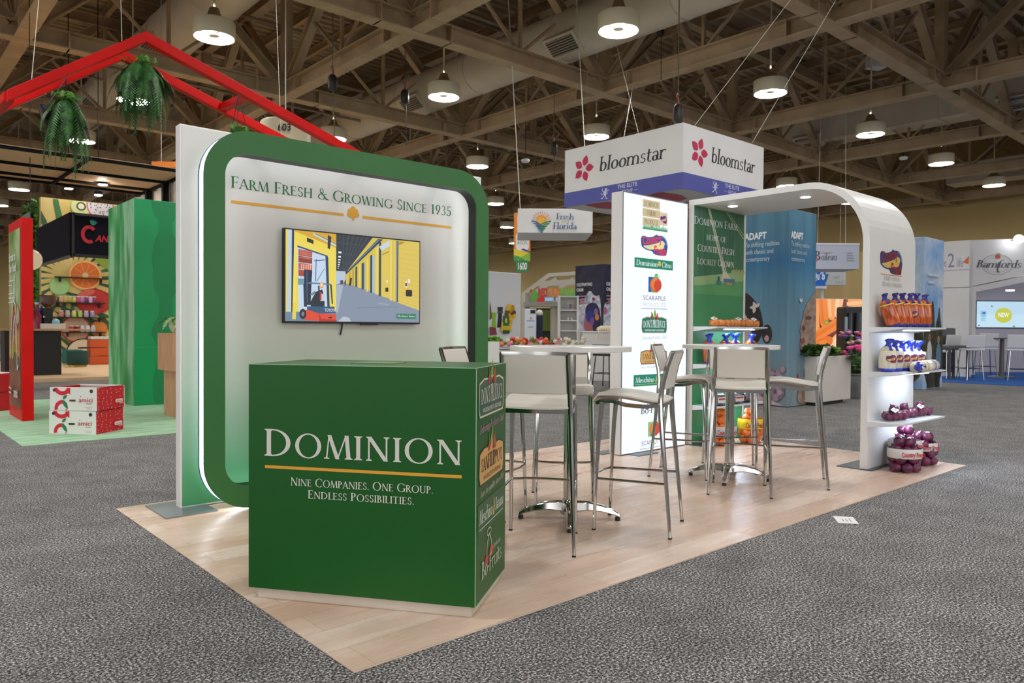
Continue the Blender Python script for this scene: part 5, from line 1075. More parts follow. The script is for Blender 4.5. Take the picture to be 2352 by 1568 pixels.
a = Art(O, HX, eps=.002, base=.004); a.rect(.18, H_-.16, W_-.03, H_-.03, '#1b2230'); a.text('COOLER', .05, H_-.45, .06, '#8a9fc0', font='sans', width=W_-.1) if False else a.rect(.06, H_-.42, W_-.06, H_-.38, '#9fb8d8'); a.rect(.1, H_-.62, W_-.1, H_-.595, '#8a90a0'); a.polys([[(.16, H_-.34), (.2, H_-.26), (.24, H_-.34)]], '#d88a94'); a.build('front_print', t)
t, m, W_, H_, O = fpanel('navy_bin', 'dark navy display bin right of the distant white cooler', 'bin', 1232, 724, 1246, 829, 25.4, .5, mat('#1e2440', .5), rest=True); m.build('bin_body', t, bevel=.01)
m = MB(); m.ball((0, .2, H_+.08), .12, mat('#e6e2d8', .5)); m.build('white_bag', t, smooth=True)
# white shelf unit
t, m, W_, H_, O = fpanel('shelf_unit', 'white open shelf unit with tapered shelves left of the dark navy tower', 'shelf unit', 1282, 679, 1328, 863, 17.5, .04, WHITE, rest=True)
m = MB(); m.box((0, .4, H_/2), (W_, .03, H_), WHITE); m.build('back_panel', t)
for s_ in (-1, 1): m = MB(); m.box((s_*(W_/2-.02), .2, H_/2), (.04, .4, H_), WHITE); m.build('side_panel', t)
for k in range(6): m = MB(); m.box((0, .2, H_-.02-.225*k if k < 1 else H_-.34-.24*(k-1)), (W_-.08, .38, .025), WHITE); m.build('shelf', t)
p = O+HX*.28+HY*.15+Vector((0, 0, H_-.34+.0125)); u = thing('picture_card', 'small pink and teal picture card on the white shelf unit', 'card', p, YAWC); m = MB(); m.box((0, 0, .075), (.11, .02, .15), mat('#c8d8dc', .5)); m.build('board', u); a = Art(p+HX*-.05+HY*-.01, HX, eps=.001, base=.002); a.rect(.01, .01, .05, .14, '#5a9ab0'); a.rect(.045, .03, .095, .14, '#b0606c'); a.build('picture', u)
for k in range(2):
    u = thing('cup', 'small white cup on the middle shelf of the white shelf unit, %s' % ('left', 'right')[k], 'cup', O+HX*(.23+.09*k)+HY*.15+Vector((0, 0, H_-.58+.0125))); m = MB(); m.loft([(0, .022, .022), (.06, .03, .03), (.06, .027, .027), (.01, .02, .02)], mat('#f0f0ee', .3), 14); m.build('bowl', u, smooth='auto'); m = MB(); m.tube([(.028, 0, .015), (.045, 0, .025), (.045, 0, .04), (.028, 0, .05)], .004, mat('#f0f0ee', .3), 6); m.build('handle', u)
# white counter, bundle and black stool
t, m, W_, H_, O = fpanel('white_counter', 'plain white counter beside the left edge of the light tower', 'counter', 1338, 763, 1420, 871, 17.0, .7, mat('#dcdad6', .4), rest=True); m.build('body', t, bevel=.01); m = MB(); m.box((0, .35, H_+.012), (W_+.04, .74, .024), mat('#e6e4e0', .35)); m.build('worktop', t, bevel=.004)
t = thing('bundle', 'crumpled cream cloth bundle tied with ribbons on the white counter', 'bundle', O+HX*.52+HY*.2+Vector((0, 0, H_+.024)))
CRM = mat('#d9c9aa', .7); m = MB(); m.loft([(0, .2, .1), (.03, .24, .13, 0, 0, .1), (.08, .22, .12, .02, 0, .15), (.12, .12, .08, .04, 0, .2)], CRM, 16); m.build('cloth', t, smooth=True); m = MB()
for k in range(5): m.tube([(-.16+.05*k, -.13, .05), (-.18+.06*k, -.3, -.05-.03*k), (-.17+.05*k, -.29, -.2)], .006, CRM, 5)
m.move(Matrix.Translation((0, .0, 0)) @ Matrix.Rotation(YAWC, 4, 'Z')); m.build('ribbon', t)
def cafe_stool(name, label, p, rz, shell, legc, hb=.30, wd=.42, sz=.72, group=None):
    t = thing(name, label, 'bar stool', p, rz, group)
    m = MB(); m.box((0, 0, sz), (wd, .40, .045), shell); m.build('seat', t, bevel=.015)
    m = MB(); m.box((0, -.2, sz+.05+hb/2), (wd, .035, hb), shell, rot=(.12, 0, 0)); m.build('backrest', t, bevel=.015)
    for sx in (-1, 1):
        for sy in (-1, 1): m = MB(); m.tube([(sx*.16, sy*.15, sz-.02), (sx*.21, sy*.2, .004)], .011, legc, 6); m.build('leg', t)
    m = MB(); m.tube([(-.19, -.18, .28), (.19, -.18, .28), (.19, .18, .28), (-.19, .18, .28), (-.19, -.18, .28)], .009, legc, 6); m.build('footrest', t)
    return t
BK = mat('#17181b', .5)
cafe_stool('black_stool', 'black shell stool with thin legs in front of the white counter', on_floor(1392, 888, -.005), YAWC-.7, BK, BK, .16, .42, .66)
# produce stand
d = 14.0; O = at(1120, 800, d); zt_ = at(1230, 797, d).z
t = thing('produce_stand', 'long low white stand piled with fruit and vegetables behind the nearer bar table', 'stand', Vector((O.x, O.y, 0))+HX*.95+HY*.3, YAWC)
m = MB(); m.box((0, 0, zt_/2-.03), (1.86, .56, zt_-.06), mat('#cfcac2', .5)); m.build('stand_body', t); m = MB(); m.box((0, 0, zt_-.015), (1.9, .6, .03), mat('#b9b4ac', .5)); m.build('stand_top', t)
KINDS = (('tomato', 'red round tomato heaped on the produce stand', '#c8322c', .045), ('turnip', 'pale cream turnip heaped on the produce stand', '#e2d8c6', .048), ('orange', 'orange citrus fruit heaped on the produce stand', '#e8843a', .045), ('radish', 'pink radish heaped on the produce stand', '#d8788a', .04), ('pepper', 'green pepper heaped on the produce stand', '#6f8f3a', .045))
pm = {}
rr_ = random.Random(3)
for k in range(90):
    u = -.9+1.8*rr_.random(); kind = KINDS[(1 if u > .35 and rr_.random() < .7 else rr_.choice((0, 0, 2, 3, 3, 1, 4)))]; lay = rr_.random()**1.6; v = rr_.uniform(-.26, .26)*(1-lay*.6)
    if kind[0] not in pm:
        m = MB(); r = kind[3]; m.ball((0, 0, 0), r, mat(kind[2], .4), 12, 1, 1, .9); o = m.build(kind[0], smooth=True); pm[kind[0]] = o.data; s2 = MB(); s2.tube([(0, 0, r*.8), (.004, 0, r*1.25)], .006, mat('#4f6a2c', .6), 5); so = s2.build('stalk'); pm[kind[0]+'s'] = so.data; bpy.data.objects.remove(o); bpy.data.objects.remove(so)
    o = bpy.data.objects.new(kind[0], pm[kind[0]]); COL.objects.link(o); o.location = WM(t) @ Vector((u, v, zt_+kind[3]*.9+lay*.12)); o.rotation_euler = (rr_.random(), rr_.random(), rr_.random()*6)
    tag(o, kind[1], 'vegetable' if kind[0] != 'orange' else 'fruit', kind[0]+' heap on the produce stand'); s_ = bpy.data.objects.new('stalk', pm[kind[0]+'s']); COL.objects.link(s_); s_.parent = o
LEAFM = noisy('lettuce_leaf', '#5c9a1e', '#9cd03c', 12, .5); HERB = noisy('herb_leaf', '#24451c', '#4f7a30', 12, .55)
def leafball(name, label, cat, p, R_, mt, n, L, group=None, seed=1, flat=.7, kind=None, parent=None):
    r = random.Random(seed); m = MB()
    for k in range(n):
        q_ = r.random()*2*pi; el = r.uniform(.05, 1.4); b = Vector((math.cos(q_)*math.cos(el), math.sin(q_)*math.cos(el), math.sin(el)*flat)); s_ = b.cross(Vector((0, 0, 1))).normalized(); e = b*R_*r.uniform(.5, .8); tip = e+b*L*r.uniform(.7, 1.2)+Vector((0, 0, -L*.15)); wd = L*.35; mid = (e+tip)/2+Vector((0, 0, L*.12))
        m.add([e, mid+s_*wd, tip, mid-s_*wd], [(0, 1, 2, 3)], mt)
    m.ball((0, 0, R_*.2), R_*.6, mt, 10, 1, 1, flat)
    o = m.build(name, parent, fix=False, smooth=True)
    if parent is None: o.location = p; tag(o, label, cat, group, kind)
    return o
t, m, W_, H_, O = fpanel('square_planter', 'white square planter with bright green lettuce right of the green frame', 'planter', 1108, 784, 1146, 906, 12.0, .35, mat('#dedbd6', .4), rest=True); m.build('box', t, bevel=.006)
for k in range(3): leafball('lettuce', 'bright green lettuce head in the small white planter, %s' % ('left', 'middle', 'right')[k], 'lettuce', O+HX*(.05+.085*k)+HY*.12+Vector((0, 0, H_)), .09, LEAFM, 60, .07, 'lettuces in the white planter', k)
# ------------------------------------------------------------------ right background
t, m, W_, H_, O = fpanel('hanging_banner', 'white hanging banner with a grey vineyard style name, right of the blue poster tower', 'hanging banner', 1866, 559, 1973, 618, 21, 1.0, mat('#ccd2e2', .6)); m.build('fabric_box', t, bevel=.01)
m = MB(); m.box((0, -.005, H_-.02), (W_+.01, .03, .05), mat('#eeeef2', .5)); m.build('top_hem', t)
a = Art(O, HX, eps=.001, base=.004); a.text('B', .06, .24, .27, '#3c2c3c', width=.17); a.text('oileau', .24, .25, .2, '#4a565c', width=.44, track=.02); a.ell(.1, .27, .07, .05, '#c86a64'); a.text('Domaine', .24, .43, .08, '#c9a4b4', width=.3, shear=.4)
for k in range(4): a.rect(.95, .22+.07*k, 1.17-.02*k, .255+.07*k, '#9aa3b0')
a.build('banner_print', t)
for u in (-.4, .4): m = MB(); m.tube([(u, .3, H_), (u*.8, .3, 9.955-O.z)], .006, ROPE, 5); m.build('rope', t)
t, m, W_, H_, O = fpanel('blue_sign', 'blue sign with white rounded letters under the hanging white banner', 'sign', 1850, 617, 1896, 657, 24, .3, mat('#1565c4', .5)); m.build('board', t, bevel=.01)
a = Art(O, HX, eps=.001, base=.003); a.text('Québ', .22, .22, .24, '#eef2f8', font='sans', width=.40, bold=.06); a.build('lettering', t)
m = MB(); m.box((0, .1, -.04), (W_+.02, .34, .08), mat('#d9dbe0', .5)); m.build('sill', t); m = MB(); m.box((W_/2-.07, .1, -O.z/2-.04), (.08, .1, O.z-.08), mat('#d9dbe0', .5)); m.build('post', t)
t, m, W_, H_, O = fpanel('curved_banner', 'pale banner with small green lettering behind the blue sign', 'hanging banner', 1894, 622, 1943, 655, 28, .2, mat('#c9ccd0', .6)); m.build('board', t, bevel=.02)
a = Art(O, HX, eps=.001, base=.004); a.text('GARY', .32, .24, .12, '#7a9488', font='sans', width=.24); a.text('Seafood', .4, .08, .09, '#9a9ca0', font='sans', width=.3); a.polys([[(0, .1), (.05, .1), (.15, .42), (0, .42)]], '#2f7a8a'); a.build('banner_print', t); m = MB(); m.tube([(.2, .1, H_), (.2, .1, 9.955-O.z)], .006, ROPE, 5); m.build('rope', t)
c = at(1943, 784, 31); m = MB(); m.box(Vector((c.x, c.y, 2.2))+HX*.35, (.7, .7, 4.4), CREAMWALL, R=Matrix.Rotation(YAWC, 3, 'Z')); struct(m.build('trim_1', world=True))
m = MB(); c = at(1900, 784, 33); m.box(Vector((c.x, c.y, 1.2))+HX*.2, (5, .3, 2.7), mat('#bfae86', .7), R=Matrix.Rotation(YAWC, 3, 'Z')); struct(m.build('trim_2', world=True))
# backlit carrot panel
t, m, W_, H_, O = fpanel('carrot_lightbox', 'backlit panel printed with huge carrots behind the white planter', 'light box', 1850, 686, 1990, 850, 15.5, .2, mat('#c8c4c0', .5), rest=True); m.build('cabinet', t, bevel=.01)
a = Art(O, HX, eps=.001, base=.003, emit=.92); a.clip = (.01, .01, W_-.01, H_-.01); CA = ('#f9a55c', '#f58a3a', '#ffc48c', '#ee7a2c')
def V(px, py): return ((px-1850)/140*W_, 1.18-(py-757)/FPX*15.5)
a.rect(.01, .01, W_-.01, H_-.01, '#7a2f2a')
for (x0, y0, x1, y1, w0, w1, c_) in ((1868, 680, 1876, 760, .17, .1, 0), (1886, 680, 1892, 740, .2, .17, 1), (1905, 680, 1908, 725, .17, .14, 0), (1925, 680, 1922, 720, .18, .14, 2), (1945, 695, 1995, 690, .22, .2, 0), (1865, 775, 1940, 728, .2, .22, 1), (1905, 800, 1950, 745, .25, .22, 2), (1850, 800, 1900, 780, .2, .2, 3), (1960, 700, 1975, 790, .2, .2, 2), (1940, 830, 1990, 770, .25, .2, 0), (1870, 830, 1930, 800, .2, .2, 1)):
    p, q_ = V(x0, y0), V(x1, y1); a.line([p, q_], w0, CA[c_], w1); a.ell(q_[0], q_[1], w1/2, w1/2, CA[c_]); a.line([(p[0]-.03, p[1]), (q_[0]-.03, q_[1])], w0*.35, CA[(c_+2) % 4] if c_ != 2 else '#ffd9b0', w1*.35)
u, v = V(1895, 738); a.ell(u, v, .05, .05, '#8a9a3a'); a.ell(u, v, .025, .025, '#c9b45a'); a.build('lit_print', t)
t, m, W_, H_, O = fpanel('black_machine', 'tall black juicer-like machine in front of the carrot light box', 'machine', 1938, 704, 1984, 900, 14.5, .4, BK, rest=True); m.build('housing', t, bevel=.03)
for x, w2 in ((-.10, .05), (.06, .09)): m = MB(); m.loft([(H_-1.0, w2, w2, x, -.04), (H_-.12, w2*.8, w2*.8, x, -.04)], mat('#2c2e32', .25), 14); m.build('cylinder', t, smooth='auto')
m = MB(); m.tube([(-.02, -.06, H_-.7), (.12, -.1, H_-.3), (.14, -.08, H_-.15)], .035, BK, 8); m.build('arm', t, smooth=True); m = MB(); m.box((-.17, -.01, H_-.35), (.05, .03, .3), mat('#8fa6b0', .3)); m.build('side_panel', t)
# planter with herbs and flowers
px0, pyy = 9.95, 3.30
t = thing('planter_box', 'large pale rectangular planter box filled with herbs right of the blue poster tower', 'planter', (10.65, 3.62, 0))
m = MB(); m.span((10.02, 3.30, .05), (11.20, 3.85, .775), mat('#cfcac2', .35)); m.build('box', t, world=True, bevel=.008); m = MB(); m.span((10.08, 3.36, -.004), (11.05, 3.8, .05), mat('#2a2826', .6)); m.build('base', t, world=True); m = MB(); m.span((10.05, 3.33, .70), (11.17, 3.82, .78), mat('#3a2f26', .9)); m.build('soil', t, world=True)
for k, (x, y, R_) in enumerate(((10.05, 3.5, .16), (10.25, 3.45, .17), (10.42, 3.6, .18), (10.60, 3.45, .15), (10.3, 3.7, .16), (10.7, 3.65, .15))):
    leafball('herb_plant', 'leafy dark green herb plant in the large pale planter box', 'herb', Vector((x, y, .80)), R_, HERB, 110, .12, 'herbs in the large planter', k, .8)
for k, (x, y, R_) in enumerate(((10.85, 3.45, .13), (11.05, 3.5, .13))): leafball('lettuce', 'lime green lettuce head at the right end of the large planter box, %s' % ('left one', 'right one')[k], 'lettuce', Vector((x, y, .80)), R_, LEAFM, 80, .1, 'lettuces in the large planter', k+20, .7)
FLM = [mat('#c8243a', .5), mat('#d88aa0', .5), mat('#7a4a9a', .5), mat('#e6d8c0', .5), mat('#f0509a', .5), mat('#d83a7a', .5)]
def flower_bunch(label, p, R_, cols, n, seed):
    t = thing('flower_bunch', label, 'flowers', p); r = random.Random(seed)
    leafball('leaves', None, None, None, R_*.85, HERB, 50, R_*.5, seed=seed, parent=t)
    for k in range(n):
        q_ = r.random()*2*pi; el = r.uniform(-.1, 1.5); b = Vector((math.cos(q_)*math.cos(el), math.sin(q_)*math.cos(el), math.sin(el)*.9))*R_*1.15
        m = MB(); rr = R_*.26; m.loft([(-rr*.5, rr*.3, rr*.3), (0, rr, rr, 0, 0, .2), (rr*.4, rr*.8, rr*.8, 0, 0, .3), (rr*.55, rr*.3, rr*.3)], FLM[r.choice(cols)], 10); m.move(Matrix.Translation(b) @ Matrix.Rotation(r.uniform(-.5, .5), 4, 'X')); m.build('blossom', t, smooth=True)
flower_bunch('bunch of dark red and mauve flowers behind the large planter box', at(1952, 788, 13.0), .20, (0, 1, 2), 14, 1)
flower_bunch('bunch of purple flowers beside the white arch leg, behind the large planter', at(1972, 786, 13.2), .17, (2, 1, 3), 12, 2)
flower_bunch('bunch of cream flowers above the bright pink ones', at(1966, 803, 12.6), .15, (3, 3, 1), 12, 3)
flower_bunch('bunch of bright pink flowers above the steel bucket', at(1968, 828, 12.3), .22, (4, 4, 5), 18, 4)
p = on_floor(1968, 912, -.005); t = thing('steel_bucket', 'large shiny steel bucket under the bright pink flowers', 'bucket', p); m = MB(); m.loft([(0, .26, .26), (.02, .28, .28), (.42, .34, .34), (.44, .355, .355), (.44, .33, .33), (.06, .27, .27)], mat('#d2d4d6', .18, .9), 28, caps=False); m.loft([(.0, .01, .01), (.005, .26, .26)], STEEL, 28); m.build('bucket_wall', t, smooth='auto')
m = MB(); m.loft([(.39, .338, .338), (.41, .35, .35), (.43, .35, .35)], STEEL, 28, caps=False); m.build('rim_band', t, smooth='auto')
leafball('foliage', None, None, None, .24, HERB, 70, .14, seed=9, parent=t).location = (0, 0, .45)
# ------------------------------------------------------------------ far white booth on blue carpet
m = MB(); m.span((17.85, -4, -.006), (25, 5.0, .006), noisy('blue_booth_carpet', '#0f4f9a', '#1660b4', 40, .95)); o = m.build('blue_carpet', world=True); tag(o, 'bright blue carpet under the far white booth at right', 'carpet')
BW = noisy('white_booth_panel', '#dedcd9', '#e6e4e1', .8, .5)
xw = 20.4; ya, yb = on_x(2226, 700, xw).y, on_x(2140, 700, xw).y; zt_ = on_x(2232, 551, xw).z; zm = on_x(2190, 661, xw).z
t = thing('booth_wall', 'tall white booth wall panel with a thin purple numeral and an orange butterfly mark', 'booth wall', (xw+.1, (ya+yb)/2, 0))
m = MB(); m.span((xw, ya, 0), (xw+.25, yb, zm), BW); m.build('lower_panel', t, world=True, bevel=.006); m = MB(); m.span((xw-.02, ya, zm+.012), (xw+.25, yb, zt_), BW); m.build('upper_panel', t, world=True, bevel=.006)
a = Art((xw-.02, yb, 0), (0, -1, 0), eps=.0015, base=.004)
def SX(px, py): q_ = on_x(px, py, xw-.02); return (yb-q_.y, q_.z)
u, v = SX(2176, 614); k_ = SX(2192, 614)[0]-u; a.text('2', u, v, .38, '#8a86b8', font='sans', width=k_); u, v = SX(2154, 613); a.text('ore', u, v, .22, '#a09cc4', font='sans', width=SX(2174, 613)[0]-u); u, v = SX(2197, 613); a.text('life', u, v, .24, '#a09cc4', font='sans', width=SX(2212, 613)[0]-u)
u, v = SX(2212, 602); a.polys([[(u, v), (u+.14, v+.16), (u+.13, v-.06)]], '#e0743a'); u, v = SX(2158, 623); a.rect(u, v, u+.75, v+.025, '#c0bcd0'); a.build('panel_print', t)
dB = 20.3; t = thing('booth_wall', 'white booth header wall with script lettering and a red strawberry in an oval', 'booth wall', at(2300, 784, dB)-Vector((0, 0, at(2300, 784, dB).z)))
m = MB(); P2 = [(2231, 551), (2420, 546), (2420, 624), (2380, 628), (2340, 634), (2300, 643), (2231, 657)]
fr = [at(*q_, dB) for q_ in P2]; bk = [v+HY*.3 for v in fr]; n = len(fr); m.add(fr+bk, [tuple(range(n)), tuple(range(n, 2*n))[::-1]]+[(i, n+i, n+(i+1) % n, (i+1) % n) for i in range(n)], BW); m.build('header', t, world=True, bevel=.005)
m = MB(); P3 = [(2231, 659), (2300, 645), (2340, 636), (2420, 624), (2420, 638), (2340, 650), (2300, 659), (2231, 672)]; fr = [at(*q_, dB-.05) for q_ in P3]; bk = [v+HY*1.6 for v in fr]; n = len(fr); m.add(fr+bk, [tuple(range(n)), tuple(range(n, 2*n))[::-1]]+[(i, n+i, n+(i+1) % n, (i+1) % n) for i in range(n)], BW); m.build('curved_soffit', t, world=True)
m = MB(); c0, c1 = at(2231, 784, dB), at(2240, 784, dB); m.box(Vector(((c0.x+c1.x)/2, (c0.y+c1.y)/2, 1.15))+HY*.4, ((c1-c0).length, .8, 2.3), BW, R=Matrix.Rotation(YAWC, 3, 'Z')); m.build('side_pillar', t, world=True)
m = MB(); c0, c1 = at(2230, 784, dB+1.6), at(2430, 784, dB+1.6); m.box(Vector(((c0.x+c1.x)/2, (c0.y+c1.y)/2, 1.4)), ((c1-c0).length, .15, 2.8), mat('#b5b0ba', .6), R=Matrix.Rotation(YAWC, 3, 'Z')); m.build('back_wall', t, world=True)
for px, py in ((2320, 668), (2390, 660)):
    c = at(px, py, dB+.35); m = MB(); m.loft([(0, .1, .1), (.03, .1, .1)], mat('#f6f8ff', emit=20), 16); m.move(Matrix.Translation(c)); m.build('downlight', t, world=True)
c = at(2340, 549, dB-.3); m = MB(); m.ball((0, 0, 0), .12, mat('#f6f8ff', emit=12), 14); m.move(Matrix.Translation(c)); m.build('spot_globe', t, world=True, smooth=True); m = MB(); m.tube([c, c+HY*.4], .02, STEEL, 6); m.build('spot_arm', t, world=True)
O = at(2240, 626, dB-.002); s_ = dB/FPX; a = Art(O, HX, eps=.002, base=.006); a.ring(50*s_, 19*s_, 36*s_, 24*s_, .02, '#b9b6b4'); a.ring(50*s_, 19*s_, 30*s_, 18*s_, .012, '#c9c6c4')
a.text('Bamfords', 2*s_, 12*s_, 17*s_, '#4a4c5a', width=102*s_, shear=.3, track=.0); a.polys([[(47*s_, 33*s_), (56*s_, 33*s_), (57*s_, 39*s_), (52*s_, 43*s_), (46*s_, 39*s_)][::-1]], '#d84a34'); a.polys([[(46*s_, 41*s_), (57*s_, 41*s_), (52*s_, 46*s_)]], '#6fa04a'); a.line([(53*s_, 24*s_), (50*s_, 2*s_), (55*s_, 2*s_)], .03, '#4a4c5a'); a.build('header_print', t)
t, m, W_, H_, O = fpanel('television', 'wall screen with a light blue picture and yellow badge in the far booth', 'television', 2241, 690, 2392, 754, dB+1.5, .06, BLACK); m.build('case', t)
a = Art(O, HX, eps=.002, base=.004, emit=.9); a.rect(.02, .03, W_-.02, H_-.03, '#bfe0f6'); a.rect(.02, .03, W_-.02, H_*.5, '#c9e8fa'); cx, cy = .80, .38
P_ = []
for k in range(40): q_ = 2*pi*k/40; r_ = .235+(.02 if k % 2 else 0); P_.append((cx+r_*math.cos(q_), cy+r_*.9*math.sin(q_)))
a.polys([P_], '#c9cf3a'); a.text('NEW', cx, cy-.05, .13, '#f6f8f2', font='sans', width=.32, al='c', bold=.04); a.polys([[(.12, .50), (.30, .50), (.27, .2), (.15, .2)]], '#8fc4e8'); a.rect(.18, .42, .27, .47, '#1f5fae'); a.polys([[(.14, .35), (.28, .35), (.27, .2), (.15, .2)]], '#9fd8ec')
for x, y in ((.45, .64), (.08, .08), (1.1, .06)): a.ell(x, y, .03, .025, '#2f9a8a')
a.build('screen', t)
WS = mat('#d6d6d6', .4)
for k, (px, py, hb, lb) in enumerate(((2173, 868, .30, 'white bar stool in the far booth, nearest the cloudy poster tower'), (2228, 872, .30, 'grey-backed white bar stool in the far booth, second from the left'), (2262, 866, .34, 'wide white bar stool behind the far dark table post'), (2335, 874, .32, 'grey-backed white bar stool at the right edge of the frame'))):
    cafe_stool('bar_stool', lb, on_floor(px, py, .006), YAWC-.25*k+.3, WS, CHROME, hb, .46, .74, 'white stools in the far booth')
for px, py, r, zt_, lb in ((2300, 866, .50, 1.02, 'thin dark bar table under the far wall screen'), (2294, 876, .01, 1.0, None)):
    if lb is None: continue
    t = thing('bar_table', lb, 'bar table', on_floor(px, py, .006)); m = MB(); m.loft([(zt_-.03, r, r), (zt_, r, r)], mat('#57525a', .4), 28); m.build('tabletop', t); m = MB(); m.loft([(.03, .055, .055), (zt_-.03, .05, .05)], mat('#6a635c', .4, .5), 16); m.build('pole', t); m = MB(); m.loft([(0, .3, .3), (.03, .28, .28)], mat('#8a8a8e', .3, .7), 24); m.build('base', t)
t = thing('dark_chair', 'dark grey high chair behind the leftmost stool of the far booth', 'chair', on_floor(2178, 869, .006), YAWC+.2); DG = mat('#5a5a5e', .5)
m = MB(); m.box((0, .15, 1.05), (.62, .06, .42), DG); m.build('backrest', t, bevel=.03); m = MB(); m.box((0, -.1, .78), (.60, .5, .1), DG); m.build('seat', t, bevel=.03)
for sx in (-1, 1):
    for sy in (-.32, .13): m = MB(); m.bar((sx*.26, sy, 0), (sx*.26, sy, .74), .05, .05, mat('#4a4a4e', .4)); m.build('leg', t)
m = MB(); m.bar((-.26, .13, .4), (.26, .13, .4), .06, .5, mat('#2a2a2e', .5)); m.build('lower_panel', t)

# small fittings under the roof
for k, (px, py, d, lb) in enumerate(((2012, 146, 22, 'white square loudspeaker box under the roof at upper right'),)):
    c = at(px, py, d); t = thing('loudspeaker', lb, 'loudspeaker', c, YAWC+.3); m = MB(); m.box((0, 0, 0), (.5, .35, .3), WHITE); m.build('box', t, bevel=.03); m = MB(); m.tube([(0, 0, .14), (0, 0, 9.955-c.z)], .015, HK, 6); m.build('drop_rod', t)
for k, (px, py, d, lb) in enumerate(((2075, 363, 24, 'small white dome sensor hanging near the boxy duct end'), (1207, 369, 22, 'small white dome sensor hanging left of the box sign'))):
    c = at(px, py, d); t = thing('dome_sensor', lb, 'sensor', c); m = MB(); m.loft([(-.06, .05, .05), (-.04, .11, .11), (0, .13, .13), (.04, .12, .12)], WHITE, 16); m.build('dome', t, smooth=True); m = MB(); m.tube([(0, 0, .03), (0, 0, 9.955-c.z)], .012, HK, 6); m.build('drop_rod', t)
# ------------------------------------------------------------------ left stand: red gable, ferns, totem
RED = mat('#e01008', .35); RED2 = noisy('red_lacquer', '#cf0400', '#dc0703', 3, .45, **{'Specular IOR Level': .25})
t = thing('gable_frame', 'hanging red house-gable outline of two linked frames at upper left', 'hanging frame', (1.42, 8.0, 3.6))
ap, lf, rt = (1.42, 4.66), (.02, 3.66), (4.9, 3.51)
for y, nm in ((7.5, 'front_gable'), (8.5, 'rear_gable')):
    dz = .05 if y > 8 else 0; h = .063
    for (p, q_), side in (((lf, ap), '_left_rail'), ((ap, rt), '_right_rail')):
        m = MB(); m.prism([(p[0], p[1]-h+dz), (q_[0], q_[1]-h+dz), (q_[0], q_[1]+h+dz), (p[0], p[1]+h+dz)], y-.055, y+.055, RED2, 'y'); m.build(nm+side, t, world=True, bevel=.005)
for x, z in ((lf[0]+.02, lf[1]), (2.72, 4.24), (rt[0]-.05, rt[1])):
    m = MB(); m.bar((x, 7.5, z), (x, 8.5, z+.05), .10, .10, RED2); m.build('cross_bar', t, world=True, bevel=.006)
for p, q_ in (((.25, 7.5, 3.88), (.9, 9.0, 9.5)), ((.02, 8.0, 3.7), (-1.4, 8.0, 6.6)), ((3.6, 8.5, 4.02), (3.7, 9.2, 9.5)), ((1.42, 8.5, 4.75), (1.5, 9.2, 9.5))):
    m = MB(); m.tube([p, q_], .004, ROPE, 5); m.build('cable', t, world=True)
FERN = noisy('fern_green', '#1d4a1c', '#3f7a34', 10, .5); FERN2 = noisy('fern_light_green', '#3c7a1f', '#6fa83a', 10, .5)
def fern(label, p, R_, drop, n, seed, hang, potc='#141414', up=8, pot_off=(0, 0, 0)):
    t = thing('hanging_fern', label, 'hanging plant', p); r = random.Random(seed)
    m = MB(); m.loft([(-.22, .07, .07), (-.2, .11, .11), (-.06, .15, .15), (-.02, .155, .155), (-.02, .14, .14), (-.05, .13, .13)], mat(potc, .4), 18); m.move(Matrix.Translation(pot_off)); m.build('pot', t, smooth='auto')
    for which in (0, 1):
        m = MB()
        for k in range(n if which == 0 else up):
            q_ = r.random()*2*pi; dirv = Vector((math.cos(q_), math.sin(q_), 0)); L = R_*r.uniform(.35, 1.0)
            pts = []
            dd = drop*(.3+.75*r.random()**1.6)
            for i in range(13):
                s_ = i/12
                if which == 0: pts.append(dirv*L*(1-(1-s_)**2.2)*.9+Vector((0, 0, .06*math.sin(min(1, s_*2.5)*pi)*1.2-dd*s_**1.5)))
                else: pts.append(dirv*R_*.55*s_+Vector((0, 0, .34*s_*r.uniform(.8, 1.1)-.26*s_**2.2)))
            side = dirv.cross(Vector((0, 0, 1)))
            for i in range(12):
                a0, b0 = pts[i], pts[i+1]; wd = .075*math.sin(pi*(.12+.86*i/12)); d_ = (b0-a0)
                for s_ in (-1, 1):
                    for f in (0, .5):
                        c0 = a0+d_*f; tip = c0+side*s_*wd+d_*.7+Vector((0, 0, -wd*.35)); m.add([c0-d_*.12, c0+d_*.3, tip], [(0, 1, 2)], FERN if which == 0 else FERN2)
                m.add([a0-side*.003, a0+side*.003, b0+side*.003, b0-side*.003], [(0, 1, 2, 3)], FERN)
        m.build('drooping_fronds' if which == 0 else 'upright_fronds', t, fix=False)
    m = MB()
    for k in range(3): q_ = 2*pi*k/3; m.tube([Vector(pot_off)+Vector((.14*math.cos(q_), .14*math.sin(q_), -.03)), (0, 0, hang)], .005, BK, 5)
    m.build('hanger', t)
p = at(324, 158, 9.75); fern('larger hanging fern below the peak of the red gable', p, .46, .78, 110, 5, 4.72-p.z-.02)
p = at(152, 240, 9.3); fern('smaller hanging fern in a black pot left of the larger one', p, .34, .86, 64, 8, .32, pot_off=(-.13, .1, -.02))
p = at(548, 312, 9.75); fern('third hanging fern mostly hidden behind the top of the display wall', p, .34, .35, 30, 11, 4.2-p.z)
t = thing('poster_totem', 'tall red totem with a green food poster standing on the pale green carpet', 'totem', (.37, 9.05, 0))
m = MB(); m.span((.305, 8.585, .001), (.432, 9.53, 2.5), RED2); m.build('case', t, world=True, bevel=.006)
FOOD = noisy('printed_blurred_greens', '#5c8a2c', '#b9cf9a', 2.2, .4); FOOD2 = noisy('printed_blurred_fruit', '#8a2a24', '#d8a040', 7, .4); BRN = noisy('printed_brown_table', '#5a3c26', '#8a6a48', 4, .4)
